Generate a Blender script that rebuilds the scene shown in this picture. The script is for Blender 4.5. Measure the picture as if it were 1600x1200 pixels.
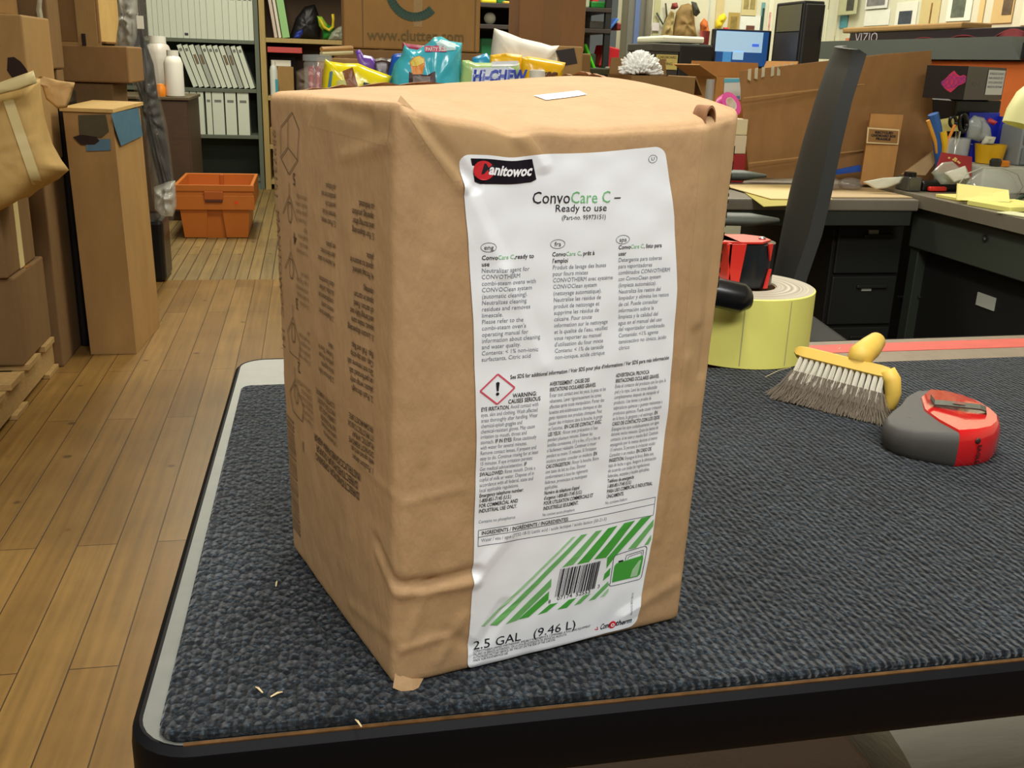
import bpy, bmesh, math, random
from mathutils import Vector, Matrix, noise
for o in list(bpy.data.objects): bpy.data.objects.remove(o)
SC = bpy.context.scene
COL = SC.collection
R = math.radians
rnd = random.Random(7)

# ---------------------------------------------------------------- camera
FPX, YAW, PITCH, ROLL = 1555.77, 0.20431, 0.31211, 0.034723
CAMP = Vector((0, 0, 1.0748))
_fw = Vector((math.sin(YAW)*math.cos(PITCH), math.cos(YAW)*math.cos(PITCH), -math.sin(PITCH)))
_r0 = Vector((math.cos(YAW), -math.sin(YAW), 0))
_u0 = _r0.cross(_fw)
_rt = math.cos(ROLL)*_r0 + math.sin(ROLL)*_u0
_up = -math.sin(ROLL)*_r0 + math.cos(ROLL)*_u0
cd = bpy.data.cameras.new('camera'); cam = bpy.data.objects.new('camera', cd); COL.objects.link(cam)
cd.sensor_fit = 'HORIZONTAL'; cd.sensor_width = 36.0; cd.lens = FPX/1600*36.0
cd.clip_start = 0.02; cd.clip_end = 60
cam.matrix_world = Matrix(((_rt.x, _up.x, -_fw.x, CAMP.x), (_rt.y, _up.y, -_fw.y, CAMP.y), (_rt.z, _up.z, -_fw.z, CAMP.z), (0, 0, 0, 1)))
SC.camera = cam

def at(px, py, X=None, Y=None, Z=None):
    """the place in the room seen at a pixel, on a plane X=, Y= or Z="""
    d = _fw + (px-800)/FPX*_rt - (py-600)/FPX*_up
    t = X/d.x if X is not None else Y/d.y if Y is not None else (Z-CAMP.z)/d.z
    return CAMP + d*t

# ---------------------------------------------------------------- light and exposure
SC.view_settings.view_transform = 'Standard'
SC.view_settings.look = 'None'
SC.view_settings.gamma = 1.0
SC.view_settings.use_curve_mapping = False
SC.view_settings.exposure = 0.0
w = bpy.data.worlds.new('world'); SC.world = w; w.use_nodes = True
w.node_tree.nodes['Background'].inputs[0].default_value = (0.9, 0.95, 0.8, 1)
w.node_tree.nodes['Background'].inputs[1].default_value = 0.12

def tube_light(name, loc, sx, sy, power, col=(1, 0.96, 0.84), rot=(0, 0, 0)):
    ld = bpy.data.lights.new(name, 'AREA'); ld.shape = 'RECTANGLE'; ld.size = sx; ld.size_y = sy
    ld.energy = power; ld.color = col
    o = bpy.data.objects.new(name, ld); COL.objects.link(o); o.location = loc; o.rotation_euler = rot
    return o
tube_light('ceiling_tubes_over_bench', (0.25, 0.62, 2.75), 0.3, 1.3, 44, (1, 0.98, 0.92))
tube_light('ceiling_tubes_behind_bench', (0.35, -1.1, 2.6), 1.6, 0.4, 46, (1, 0.985, 0.96), rot=(R(34), 0, 0))
tube_light('added_fill_beside_bench', (-1.7, 0.1, 2.6), 0.4, 1.4, 22, (1, 0.97, 0.92), rot=(0, R(-30), 0))  # added fill light that brightens the left face of the cardboard box
tube_light('ceiling_tubes_over_desk', (1.6, 4.0, 2.85), 1.6, 0.5, 74, (1, 0.98, 0.86))
tube_light('ceiling_tubes_over_aisle', (-0.4, 6.6, 2.85), 0.5, 1.6, 74, (1, 0.95, 0.75))
tube_light('ceiling_tubes_over_pallet', (0.1, 4.3, 2.85), 0.4, 1.2, 20, (1, 0.92, 0.7))

# ---------------------------------------------------------------- materials
def lin(c):
    f = lambda v: v/12.92 if v <= 0.04045 else ((v+0.055)/1.055)**2.4
    return tuple(f(v/255.0) for v in c) + (1.0,)
_M = {}
def M(name, rgb, rough=0.6, metal=0.0, var=0.0, vscale=30, bump=0.0, bscale=200, stretch=(1, 1, 1), alpha=1.0,
      trans=0.0, emit=0.0, coat=0.0, spec=0.5, rgb2=None, thresh=None, tscale=8):
    if name in _M: return _M[name]
    m = bpy.data.materials.new(name); m.use_nodes = True; _M[name] = m
    nt = m.node_tree; N = nt.nodes; b = N['Principled BSDF']
    b.inputs['Base Color'].default_value = lin(rgb); b.inputs['Roughness'].default_value = rough
    b.inputs['Metallic'].default_value = metal; b.inputs['Specular IOR Level'].default_value = spec
    b.inputs['Alpha'].default_value = alpha; b.inputs['Transmission Weight'].default_value = trans
    b.inputs['Coat Weight'].default_value = coat; b.inputs['Coat Roughness'].default_value = 0.08
    if emit:
        b.inputs['Emission Color'].default_value = lin(rgb); b.inputs['Emission Strength'].default_value = emit
    tc = N.new('ShaderNodeTexCoord'); mp = N.new('ShaderNodeMapping'); mp.inputs['Scale'].default_value = stretch
    nt.links.new(tc.outputs['Object'], mp.inputs['Vector'])
    last = None
    if var:
        n = N.new('ShaderNodeTexNoise'); n.inputs['Scale'].default_value = vscale; n.inputs['Detail'].default_value = 6
        n.inputs['Roughness'].default_value = 0.65
        nt.links.new(mp.outputs[0], n.inputs['Vector'])
        r = N.new('ShaderNodeMapRange'); r.inputs[1].default_value = 0.25; r.inputs[2].default_value = 0.75
        r.inputs[3].default_value = 1-var; r.inputs[4].default_value = 1+var
        nt.links.new(n.outputs['Fac'], r.inputs[0])
        mx = N.new('ShaderNodeVectorMath'); mx.operation = 'SCALE'; mx.inputs[0].default_value = lin(rgb)[:3]
        nt.links.new(r.outputs[0], mx.inputs['Scale']); last = mx.outputs[0]
        nt.links.new(last, b.inputs['Base Color'])
    if rgb2:
        n2 = N.new('ShaderNodeTexNoise'); n2.inputs['Scale'].default_value = tscale; n2.inputs['Detail'].default_value = 5
        nt.links.new(mp.outputs[0], n2.inputs['Vector'])
        r2 = N.new('ShaderNodeMapRange'); r2.inputs[1].default_value = thresh; r2.inputs[2].default_value = thresh+0.08
        nt.links.new(n2.outputs['Fac'], r2.inputs[0])
        mm = N.new('ShaderNodeMix'); mm.data_type = 'RGBA'
        nt.links.new(r2.outputs[0], mm.inputs[0])
        if last: nt.links.new(last, mm.inputs[6])
        else: mm.inputs[6].default_value = lin(rgb)
        mm.inputs[7].default_value = lin(rgb2)
        nt.links.new(mm.outputs[2], b.inputs['Base Color'])
    if bump:
        n3 = N.new('ShaderNodeTexNoise'); n3.inputs['Scale'].default_value = bscale; n3.inputs['Detail'].default_value = 4
        nt.links.new(mp.outputs[0], n3.inputs['Vector'])
        bp = N.new('ShaderNodeBump'); bp.inputs['Strength'].default_value = bump; bp.inputs['Distance'].default_value = 0.002
        nt.links.new(n3.outputs['Fac'], bp.inputs['Height']); nt.links.new(bp.outputs[0], b.inputs['Normal'])
    return m

def kraft(name, rgb, **k):
    a = dict(rough=0.72, var=0.10, vscale=26, bump=0.18, bscale=260, stretch=(1, 1, 0.35), spec=0.3); a.update(k)
    return M(name, rgb, **a)

# ---------------------------------------------------------------- mesh helpers
class MB:
    def __init__(s): s.V = []; s.F = []
    def add(s, V, F):
        o = len(s.V); s.V += [Vector(v) for v in V]; s.F += [tuple(i+o for i in f) for f in F]; return s
    def bm(s, bm, mat=None):
        bm.verts.index_update()
        V = [(mat @ v.co) if mat else v.co.copy() for v in bm.verts]
        s.add(V, [[v.index for v in f.verts] for f in bm.faces]); bm.free(); return s
    def box(s, c, d, rz=0, bev=0.0, seg=2, mat=None):
        b = bmesh.new(); bmesh.ops.create_cube(b, size=1)
        for v in b.verts: v.co = Vector((v.co.x*d[0], v.co.y*d[1], v.co.z*d[2]))
        if bev: bmesh.ops.bevel(b, geom=list(b.edges), offset=min(bev, min(d)*0.45), segments=seg, affect='EDGES', profile=0.5)
        T = Matrix.Translation(Vector(c)) @ (mat if mat else Matrix.Rotation(rz, 4, 'Z'))
        return s.bm(b, T)
    def span(s, a, b, bev=0.0):
        return s.box([(a[i]+b[i])/2 for i in range(3)], [abs(b[i]-a[i]) for i in range(3)], 0, bev)
    def prism(s, poly, depth):
        """poly: 3D points of one cap; depth: extrusion vector"""
        n = len(poly); d = Vector(depth); P = [Vector(p) for p in poly]
        V = P + [p+d for p in P]
        F = [tuple(range(n)), tuple(range(2*n-1, n-1, -1))] + [(i, i+n, (i+1) % n+n, (i+1) % n) for i in range(n)]
        return s.add(V, F)
    def lathe(s, prof, c, n=32, axis=(0, 0, 1), cap=True):
        q = Vector((0, 0, 1)).rotation_difference(Vector(axis)).to_matrix(); c = Vector(c); V = []; F = []
        for (r, z) in prof:
            for i in range(n):
                a = 2*math.pi*i/n; V.append(c + q @ Vector((r*math.cos(a), r*math.sin(a), z)))
        for k in range(len(prof)-1):
            for i in range(n):
                j = (i+1) % n; F.append((k*n+i, k*n+j, (k+1)*n+j, (k+1)*n+i))
        if cap:
            if prof[0][0] > 1e-6: F.append(tuple(range(n-1, -1, -1)))
            if prof[-1][0] > 1e-6: F.append(tuple((len(prof)-1)*n+i for i in range(n)))
        return s.add(V, F)
    def tube(s, pts, r, n=8):
        P = [Vector(p) for p in pts]; V = []; F = []; up = Vector((0.13, 0.2, 0.97))
        rr = r if isinstance(r, (list, tuple)) else [r]*len(P)
        for i, p in enumerate(P):
            t = (P[min(i+1, len(P)-1)] - P[max(i-1, 0)]).normalized()
            if abs(t.dot(up)) > 0.98: up = Vector((1, 0, 0.1))
            a = t.cross(up).normalized(); b = t.cross(a)
            for k in range(n):
                g = 2*math.pi*k/n; V.append(p + rr[i]*(math.cos(g)*a + math.sin(g)*b))
        for i in range(len(P)-1):
            for k in range(n):
                j = (k+1) % n; F.append((i*n+k, i*n+j, (i+1)*n+j, (i+1)*n+k))
        F.append(tuple(range(n-1, -1, -1))); F.append(tuple((len(P)-1)*n+k for k in range(n)))
        return s.add(V, F)
    def grid(s, fn, nu, nv):
        V = [fn(i/nu, j/nv) for j in range(nv+1) for i in range(nu+1)]
        return s.add(V, [(j*(nu+1)+i, j*(nu+1)+i+1, (j+1)*(nu+1)+i+1, (j+1)*(nu+1)+i) for j in range(nv) for i in range(nu)])
    def ball(s, c, r, n=16, sc=(1, 1, 1)):
        b = bmesh.new(); bmesh.ops.create_uvsphere(b, u_segments=n, v_segments=n//2+2, radius=1)
        return s.bm(b, Matrix.Translation(Vector(c)) @ Matrix.Diagonal((r*sc[0], r*sc[1], r*sc[2], 1)))
    def pillow(s, outline, thick, nrm=(0, -1, 0), rings=7, wr=0.0, seed=0, mid=0.0, flat=2.2):
        """bag: an outline puffed to both sides"""
        P = []
        L = [Vector(p) for p in outline]
        for i, p in enumerate(L):
            q = L[(i+1) % len(L)]; k = max(1, int((q-p).length/0.012))
            P += [p.lerp(q, j/k) for j in range(k)]
        c = sum(P, Vector())/len(P); n = len(P); nr = Vector(nrm).normalized(); V = []; F = []
        for side in (1, -1):
            o = len(V)
            for k in range(rings):
                sc = 1-k/rings
                for p in P:
                    q = c + (p-c)*sc
                    h = thick*(max(0.0, 1-sc**flat))**0.6
                    h += wr*(1-sc**4)*noise.noise(q*38+Vector((seed, side*3, 0)))
                    V.append(q + nr*side*h + nr*mid)
            V.append(c + nr*side*(thick + wr*noise.noise(c*38)) + nr*mid); ci = len(V)-1
            for k in range(rings-1):
                for i in range(n):
                    j = (i+1) % n; f = (o+k*n+i, o+k*n+j, o+(k+1)*n+j, o+(k+1)*n+i); F.append(f if side > 0 else f[::-1])
            for i in range(n):
                j = (i+1) % n; f = (o+(rings-1)*n+i, o+(rings-1)*n+j, ci); F.append(f if side > 0 else f[::-1])
        o2 = rings*n+1
        for i in range(n):
            j = (i+1) % n; F.append((i, o2+i, o2+j, j))
        return s.add(V, F)

ROOT = {}
def thing(name, label, cat, loc, group=None):
    o = bpy.data.objects.new(name, None); COL.objects.link(o); o.location = loc; o.empty_display_size = 0.05
    o['label'] = label; o['category'] = cat
    if group: o['group'] = group
    ROOT[o.name] = Vector(loc); return o
def mk(name, mb, mat, parent=None, smooth=False, label=None, fix=True):
    """one mesh object from world-space geometry"""
    off = ROOT[parent.name] if parent else Vector()
    me = bpy.data.meshes.new(name); me.from_pydata([v-off for v in mb.V], [], mb.F); me.validate()
    if fix:
        b = bmesh.new(); b.from_mesh(me); bmesh.ops.remove_doubles(b, verts=b.verts, dist=1e-6)
        bmesh.ops.recalc_face_normals(b, faces=b.faces); b.to_mesh(me); b.free()
    me.materials.append(mat)
    if smooth:
        for p in me.polygons: p.use_smooth = True
        if smooth == 'auto':
            try: me.set_sharp_from_angle(angle=R(38))
            except Exception: pass
    o = bpy.data.objects.new(name, me); COL.objects.link(o)
    if parent: o.parent = parent; ROOT[o.name] = off
    if label: o['label'] = label
    return o
def solo(name, mb, mat, label, cat, loc=None, group=None, smooth=False):
    lo = Vector(loc) if loc else Vector((sum(v.x for v in mb.V)/len(mb.V), sum(v.y for v in mb.V)/len(mb.V), min(v.z for v in mb.V)))
    for v in mb.V: v -= lo
    o = mk(name, mb, mat, None, smooth); o.location = lo
    o['label'] = label; o['category'] = cat; ROOT[o.name] = lo
    if group: o['group'] = group
    return o
def struct(name, mb, mat):
    o = mk(name, mb, mat); o['kind'] = 'structure'; return o
def copy_tree(o, loc=None, rz=None, label=None, parent=None):
    c = o.copy(); COL.objects.link(c)
    if parent: c.parent = parent
    for ch in o.children: copy_tree(ch, parent=c)
    if loc is not None: c.location = loc
    if rz is not None: c.rotation_euler = (c.rotation_euler.x, c.rotation_euler.y, rz)
    if label: c['label'] = label
    return c

# ---- lettering: text curves turned into meshes and laid on a surface
_TC = {}
def glyphs(s, bold=0.0, res=2):
    k = (s, bold, res)
    if k in _TC: return _TC[k]
    cu = bpy.data.curves.new('t', 'FONT'); cu.body = s; cu.size = 1.0; cu.resolution_u = res; cu.offset = bold; cu.fill_mode = 'FRONT'
    ob = bpy.data.objects.new('t', cu); COL.objects.link(ob)
    me = bpy.data.meshes.new_from_object(ob)
    V = [v.co.copy() for v in me.vertices]; F = [tuple(p.vertices) for p in me.polygons]
    bpy.data.objects.remove(ob); bpy.data.curves.remove(cu); bpy.data.meshes.remove(me)
    _TC[k] = (V, F); return V, F
def maxx(s, bold=0.0):
    V, F = glyphs(s, bold); return max([v.x for v in V] or [0])
def adv(s, bold=0.0): return maxx(s+'i', bold) - maxx('i', bold)
class Print:
    """batches of flat marks, one per ink, later laid on a surface with fn(x, y)"""
    def __init__(s): s.B = {}
    def mb(s, ink): return s.B.setdefault(ink, MB())
    def text(s, ink, t, x, y, size, width=None, xs=1.0, bold=0.0, align='l', rot=0.0, shear=0.0):
        V, F = glyphs(t, bold)
        if not V: return
        mxx = max(v.x for v in V); mnx = min(v.x for v in V)
        if width: xs = width/((mxx-mnx)*size)
        o = 0 if align == 'l' else -mxx*size*xs/2 if align == 'c' else -mxx*size*xs
        c, sn = math.cos(rot), math.sin(rot); P = []
        for v in V:
            a = v.x*size*xs + o + shear*v.y*size; b = v.y*size
            P.append(Vector((x + a*c - b*sn, y + a*sn + b*c, 0)))
        s.mb(ink).add(P, F)
    def line(s, segs, x, y, size, xs=1.0, rot=0.0):
        for (st, t) in segs:
            bold = 0.012 if st == 'b' else 0.0
            ink = {'b': 'dark', 'r': 'grey', 'd': 'dark', 'G': 'green'}[st]
            s.text(ink, t, x, y, size, xs=xs, bold=bold, rot=rot)
            x += adv(t, bold)*size*xs*math.cos(rot); y += adv(t, bold)*size*xs*math.sin(rot)
    def poly(s, ink, pts): s.mb(ink).add([Vector((p[0], p[1], 0)) for p in pts], [tuple(range(len(pts)))])
    def rect(s, ink, x0, y0, x1, y1, n=1):
        for i in range(n):
            a = x0+(x1-x0)*i/n; b = x0+(x1-x0)*(i+1)/n
            s.poly(ink, [(a, y0), (b, y0), (b, y1), (a, y1)])
    def stroke(s, ink, pts, wd):
        for a, b in zip(pts[:-1], pts[1:]):
            d = Vector((b[0]-a[0], b[1]-a[1], 0)); L = d.length
            if L < 1e-9: continue
            n = Vector((-d.y, d.x, 0))/L*wd/2; k = max(1, int(L/0.004))
            for i in range(k):
                p = Vector((a[0], a[1], 0))+d*i/k; q = Vector((a[0], a[1], 0))+d*(i+1)/k
                s.mb(ink).add([p-n, q-n, q+n, p+n], [(0, 1, 2, 3)])
    def ring(s, ink, cx, cy, rx, ry, wd, n=28, a0=0, a1=360):
        s.stroke(ink, [(cx+rx*math.cos(R(a0+(a1-a0)*i/n)), cy+ry*math.sin(R(a0+(a1-a0)*i/n))) for i in range(n+1)], wd)
    def disc(s, ink, cx, cy, rx, ry, n=28, a0=0, a1=360):
        s.poly(ink, [(cx+rx*math.cos(R(a0+(a1-a0)*i/n)), cy+ry*math.sin(R(a0+(a1-a0)*i/n))) for i in range(n)])
    def lay(s, fn, inks, parent, name='printing', lift={}):
        for ink, mb in s.B.items():
            m2 = MB(); m2.add([fn(v.x, v.y, lift.get(ink, 0.0)) for v in mb.V], mb.F)
            mk(inks[ink][0], m2, inks[ink][1], parent, label=inks[ink][2] if len(inks[ink]) > 2 else None, fix=False)
def plane_fn(o, xd, yd, lift=0.0012):
    o = Vector(o); xd = Vector(xd).normalized(); yd = Vector(yd).normalized(); n = xd.cross(yd)
    return lambda x, y, l=0.0: o + xd*x + yd*y + n*(lift+l)
# ================================================================ room shell
def floor_mat(name, c1, c2, width, mort, roughness):
    m = bpy.data.materials.new(name); m.use_nodes = True; nt = m.node_tree; N = nt.nodes; b = N['Principled BSDF']
    tc = N.new('ShaderNodeTexCoord'); mp = N.new('ShaderNodeMapping')
    mp.inputs['Rotation'].default_value = (0, 0, R(90)); mp.inputs['Location'].default_value = (0.33, 0.022, 0)
    nt.links.new(tc.outputs['Object'], mp.inputs[0])
    br = N.new('ShaderNodeTexBrick'); br.offset = 0.37; br.offset_frequency = 2
    br.inputs['Scale'].default_value = 1.0; br.inputs['Brick Width'].default_value = 1.35; br.inputs['Row Height'].default_value = width
    br.inputs['Mortar Size'].default_value = mort; br.inputs['Mortar Smooth'].default_value = 0.3; br.inputs['Bias'].default_value = 0.0
    br.inputs['Color1'].default_value = lin(c1); br.inputs['Color2'].default_value = lin(c2); br.inputs['Mortar'].default_value = lin((66, 46, 20))
    nt.links.new(mp.outputs[0], br.inputs['Vector'])
    gm = N.new('ShaderNodeMapping'); gm.inputs['Scale'].default_value = (60, 2.2, 1); nt.links.new(tc.outputs['Object'], gm.inputs[0])
    g = N.new('ShaderNodeTexNoise'); g.inputs['Scale'].default_value = 1.0; g.inputs['Detail'].default_value = 5; nt.links.new(gm.outputs[0], g.inputs['Vector'])
    s = N.new('ShaderNodeTexNoise'); s.inputs['Scale'].default_value = 3.2; s.inputs['Detail'].default_value = 7; s.inputs['Roughness'].default_value = 0.7
    nt.links.new(tc.outputs['Object'], s.inputs['Vector'])
    ad = N.new('ShaderNodeMath'); ad.operation = 'ADD'; nt.links.new(g.outputs['Fac'], ad.inputs[0]); nt.links.new(s.outputs['Fac'], ad.inputs[1])
    mr = N.new('ShaderNodeMapRange'); mr.inputs[1].default_value = 0.7; mr.inputs[2].default_value = 1.3; mr.inputs[3].default_value = 0.72; mr.inputs[4].default_value = 1.25
    nt.links.new(ad.outputs[0], mr.inputs[0])
    sc = N.new('ShaderNodeVectorMath'); sc.operation = 'SCALE'; nt.links.new(br.outputs['Color'], sc.inputs[0]); nt.links.new(mr.outputs[0], sc.inputs['Scale'])
    # dark spots of old oil
    v = N.new('ShaderNodeTexVoronoi'); v.inputs['Scale'].default_value = 7.5; nt.links.new(tc.outputs['Object'], v.inputs['Vector'])
    vr = N.new('ShaderNodeMapRange'); vr.inputs[1].default_value = 0.07; vr.inputs[2].default_value = 0.11; vr.inputs[3].default_value = 0.45; vr.inputs[4].default_value = 1.0
    nt.links.new(v.outputs['Distance'], vr.inputs[0])
    s2 = N.new('ShaderNodeVectorMath'); s2.operation = 'SCALE'; nt.links.new(sc.outputs[0], s2.inputs[0]); nt.links.new(vr.outputs[0], s2.inputs['Scale'])
    nt.links.new(s2.outputs[0], b.inputs['Base Color']); b.inputs['Roughness'].default_value = roughness
    bp = N.new('ShaderNodeBump'); bp.inputs['Strength'].default_value = 0.35; bp.inputs['Distance'].default_value = 0.002
    nt.links.new(br.outputs['Fac'], bp.inputs['Height']); bp.invert = True; nt.links.new(bp.outputs[0], b.inputs['Normal'])
    return m
FL1 = floor_mat('varnished_planks', (138, 106, 56), (122, 90, 44), 0.0866, 0.0016, 0.38)
FL2 = floor_mat('grey_planks', (136, 112, 66), (120, 100, 62), 0.06, 0.003, 0.5)
struct('floor', MB().add([(-3.2, -2.5, 0), (3.4, -2.5, 0), (3.4, 5.05, 0), (-3.2, 5.05, 0)], [(0, 1, 2, 3)]), FL1)
struct('floor', MB().add([(-3.2, 5.05, 0), (3.4, 5.05, 0), (3.4, 9.6, 0), (-3.2, 9.6, 0)], [(0, 1, 2, 3)]), FL2)
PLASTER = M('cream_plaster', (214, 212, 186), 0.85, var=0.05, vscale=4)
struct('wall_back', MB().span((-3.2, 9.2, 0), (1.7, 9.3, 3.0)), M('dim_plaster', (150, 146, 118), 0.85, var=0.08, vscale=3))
struct('wall_center', MB().span((1.62, 5.3, 0), (2.95, 5.4, 3.0)), PLASTER)
struct('wall_right', MB().span((2.85, -2.5, 0), (2.95, 5.3, 3.0)), PLASTER)
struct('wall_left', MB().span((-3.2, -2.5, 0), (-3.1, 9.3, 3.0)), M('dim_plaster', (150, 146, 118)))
struct('wall_front', MB().span((-3.2, -2.6, 0), (2.95, -2.5, 3.0)), M('low_reflection_dark', (70, 64, 54), 0.85))  # unseen wall, coloured dark so the bench trim reflects less of it
struct('ceiling', MB().span((-3.2, -2.6, 3.0), (2.95, 9.3, 3.1)), PLASTER)

# ================================================================ workbench and carpet mat
BLACK_TRIM = M('black_vinyl', (9, 9, 13), 0.55, spec=0.12, bump=0.05, bscale=40)
LAM = M('grey_laminate', (106, 108, 102), 0.42, var=0.10, vscale=60)
LAM2 = M('worn_brown_laminate', (122, 106, 88), 0.5, var=0.18, vscale=40)
REDP = M('scuffed_red_paint', (196, 78, 66), 0.55, var=0.12, vscale=60, rgb2=(104, 78, 66), thresh=0.63, tscale=40, stretch=(0.35, 1, 1))
def rounded(pts, rad, n=8):
    out = []; k = len(pts)
    for i in range(k):
        p = Vector(pts[i]); a = (Vector(pts[i-1])-p).normalized(); b = (Vector(pts[(i+1) % k])-p).normalized(); r = rad[i] if isinstance(rad, (list, tuple)) else rad
        if r <= 0: out.append(p); continue
        h = a.angle(b)/2; t = r/math.tan(h); c = p+(a+b).normalized()*(r/math.sin(h)); s = p+a*t-c; e = p+b*t-c
        for j in range(n+1):
            g = (s.lerp(e, j/n) if s.angle(e) > 1e-4 else s).normalized()*r; out.append(c+g)
    return out
TZ = 0.7445
tb = thing('work_table', 'grey topped workbench with a black edge, under the blue carpet mat', 'table', (0.6, 0.78, 0))
base = [(-0.096, 0.437, 0), (1.9, 0.462, 0), (1.9, 1.185, 0), (-0.083, 1.118, 0)]
top = rounded(base, [0.03, 0.02, 0.02, 0.03])
mk('tabletop', MB().prism([p+Vector((0, 0, TZ-0.03)) for p in top], (0, 0, 0.03)), LAM, tb)
def ring_loft(poly, layers):
    """layers: (inset, z); poly is counter-clockwise"""
    n = len(poly); V = []; F = []
    for (ins, z) in layers:
        for i, p in enumerate(poly):
            a = (p-poly[i-1]); b = (poly[(i+1) % n]-p); d = (a.normalized() if a.length > 1e-9 else Vector())+(b.normalized() if b.length > 1e-9 else Vector()); d.normalize()
            V.append(p + Vector((-d.y, d.x, 0))*ins + Vector((0, 0, z)))
    for k in range(len(layers)-1):
        for i in range(n):
            j = (i+1) % n; F.append((k*n+i, k*n+j, (k+1)*n+j, (k+1)*n+i))
    return V, F
tr = MB(); V, F = ring_loft(top, [(0.004, TZ-0.0005), (0.0005, TZ+0.0005), (-0.003, TZ-0.003), (-0.004, TZ-0.012), (-0.004, TZ-0.032), (-0.001, TZ-0.037), (0.012, TZ-0.038)]); tr.add(V, F)
mk('edge_trim', tr, BLACK_TRIM, tb, 'auto')
mk('wood_seam', MB().prism([(-0.07, 0.4382, TZ-0.002), (1.88, 0.4632, TZ-0.002), (1.88, 0.4656, TZ-0.002), (-0.07, 0.4406, TZ-0.002)], (0, 0, 0.0032)), M('seam_brown', (84, 58, 30), 0.4, var=0.5, vscale=90), tb)
mk('back_border', MB().prism([(-0.03, 1.0125, TZ), (1.89, 1.0735, TZ), (1.89, 1.18, TZ), (0.0, 1.117, TZ)], (0, 0, 0.0006)), LAM2, tb)
mk('red_stripe', MB().prism([(0.05, 1.072, TZ), (0.5, 1.083, TZ), (1.89, 1.116, TZ), (1.89, 1.165, TZ), (0.5, 1.117, TZ), (0.05, 1.097, TZ)], (0, 0, 0.0012)), REDP, tb, label='scuffed red stripe along the back edge')
LEGM = M('black_steel', (20, 20, 22), 0.45)
for (x, y) in ((0.0, 0.55), (1.8, 0.55), (0.05, 1.05), (1.8, 1.08)):
    mk('leg', MB().span((x-0.02, y-0.02, 0), (x+0.02, y+0.02, TZ-0.03), 0.003), LEGM, tb)
def mat_material():
    m = bpy.data.materials.new('ribbed_carpet'); m.use_nodes = True; nt = m.node_tree; N = nt.nodes; b = N['Principled BSDF']
    tc = N.new('ShaderNodeTexCoord'); o = tc.outputs['Object']
    wv = N.new('ShaderNodeTexWave'); wv.bands_direction = 'X'; wv.inputs['Scale'].default_value = 58; wv.inputs['Distortion'].default_value = 1.4
    wv.inputs['Detail'].default_value = 2; wv.inputs['Detail Scale'].default_value = 2.5; nt.links.new(o, wv.inputs['Vector'])
    mp = N.new('ShaderNodeMapping'); mp.inputs['Scale'].default_value = (1, 0.62, 1); nt.links.new(o, mp.inputs[0])
    vo = N.new('ShaderNodeTexVoronoi'); vo.inputs['Scale'].default_value = 260; nt.links.new(mp.outputs[0], vo.inputs['Vector'])
    no = N.new('ShaderNodeTexNoise'); no.inputs['Scale'].default_value = 420; no.inputs['Detail'].default_value = 3; nt.links.new(o, no.inputs['Vector'])
    n2 = N.new('ShaderNodeTexNoise'); n2.inputs['Scale'].default_value = 9; n2.inputs['Detail'].default_value = 4; nt.links.new(o, n2.inputs['Vector'])
    a = N.new('ShaderNodeMath'); a.operation = 'MULTIPLY_ADD'; a.inputs[1].default_value = 0.55; nt.links.new(wv.outputs['Fac'], a.inputs[0])
    iv = N.new('ShaderNodeMath'); iv.operation = 'SUBTRACT'; iv.inputs[0].default_value = 0.9; nt.links.new(vo.outputs['Distance'], iv.inputs[1]); nt.links.new(iv.outputs[0], a.inputs[2])
    cr = N.new('ShaderNodeValToRGB'); e = cr.color_ramp.elements
    e[0].position = 0.36; e[0].color = lin((8, 12, 16)); e[1].position = 0.72; e[1].color = lin((58, 70, 79))
    k = e.new(0.52); k.color = lin((23, 30, 37))
    mi = N.new('ShaderNodeMath'); mi.operation = 'ADD'; nt.links.new(no.outputs['Fac'], mi.inputs[0])
    m2 = N.new('ShaderNodeMath'); m2.operation = 'MULTIPLY_ADD'; m2.inputs[1].default_value = 0.25; m2.inputs[2].default_value = -0.125; nt.links.new(n2.outputs['Fac'], m2.inputs[0])
    m3 = N.new('ShaderNodeMath'); m3.operation = 'MULTIPLY_ADD'; m3.inputs[1].default_value = 0.12; nt.links.new(a.outputs[0], m3.inputs[0]); nt.links.new(m2.outputs[0], m3.inputs[2])
    nt.links.new(m3.outputs[0], mi.inputs[1])
    m4 = N.new('ShaderNodeMath'); m4.operation = 'SUBTRACT'; m4.inputs[1].default_value = 0.12; nt.links.new(mi.outputs[0], m4.inputs[0])
    nt.links.new(m4.outputs[0], cr.inputs[0]); nt.links.new(cr.outputs[0], b.inputs['Base Color'])
    b.inputs['Roughness'].default_value = 0.95; b.inputs['Specular IOR Level'].default_value = 0.15; b.inputs['Sheen Weight'].default_value = 0.15
    bp = N.new('ShaderNodeBump'); bp.inputs['Strength'].default_value = 0.9; bp.inputs['Distance'].default_value = 0.003
    nt.links.new(a.outputs[0], bp.inputs['Height']); nt.links.new(bp.outputs[0], b.inputs['Normal'])
    return m
mp_ = MB(); mpoly = [(-0.083, 0.4412, 0), (1.87, 0.4662, 0), (1.87, 1.07, 0), (-0.075, 1.008, 0)]
mpp = rounded(mpoly, [0.012, 0.01, 0.01, 0.01], 4)
V, F = ring_loft(mpp, [(0.0, TZ+0.0014), (0.0, TZ+0.004), (0.002, TZ+0.0055)])
n = len(mpp); F.append(tuple(range(2*n, 3*n))); mp_.add(V, F)
solo('carpet_mat', mp_, mat_material(), 'dark blue ribbed carpet mat covering the workbench top', 'mat')
MZ = TZ+0.0055

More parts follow.
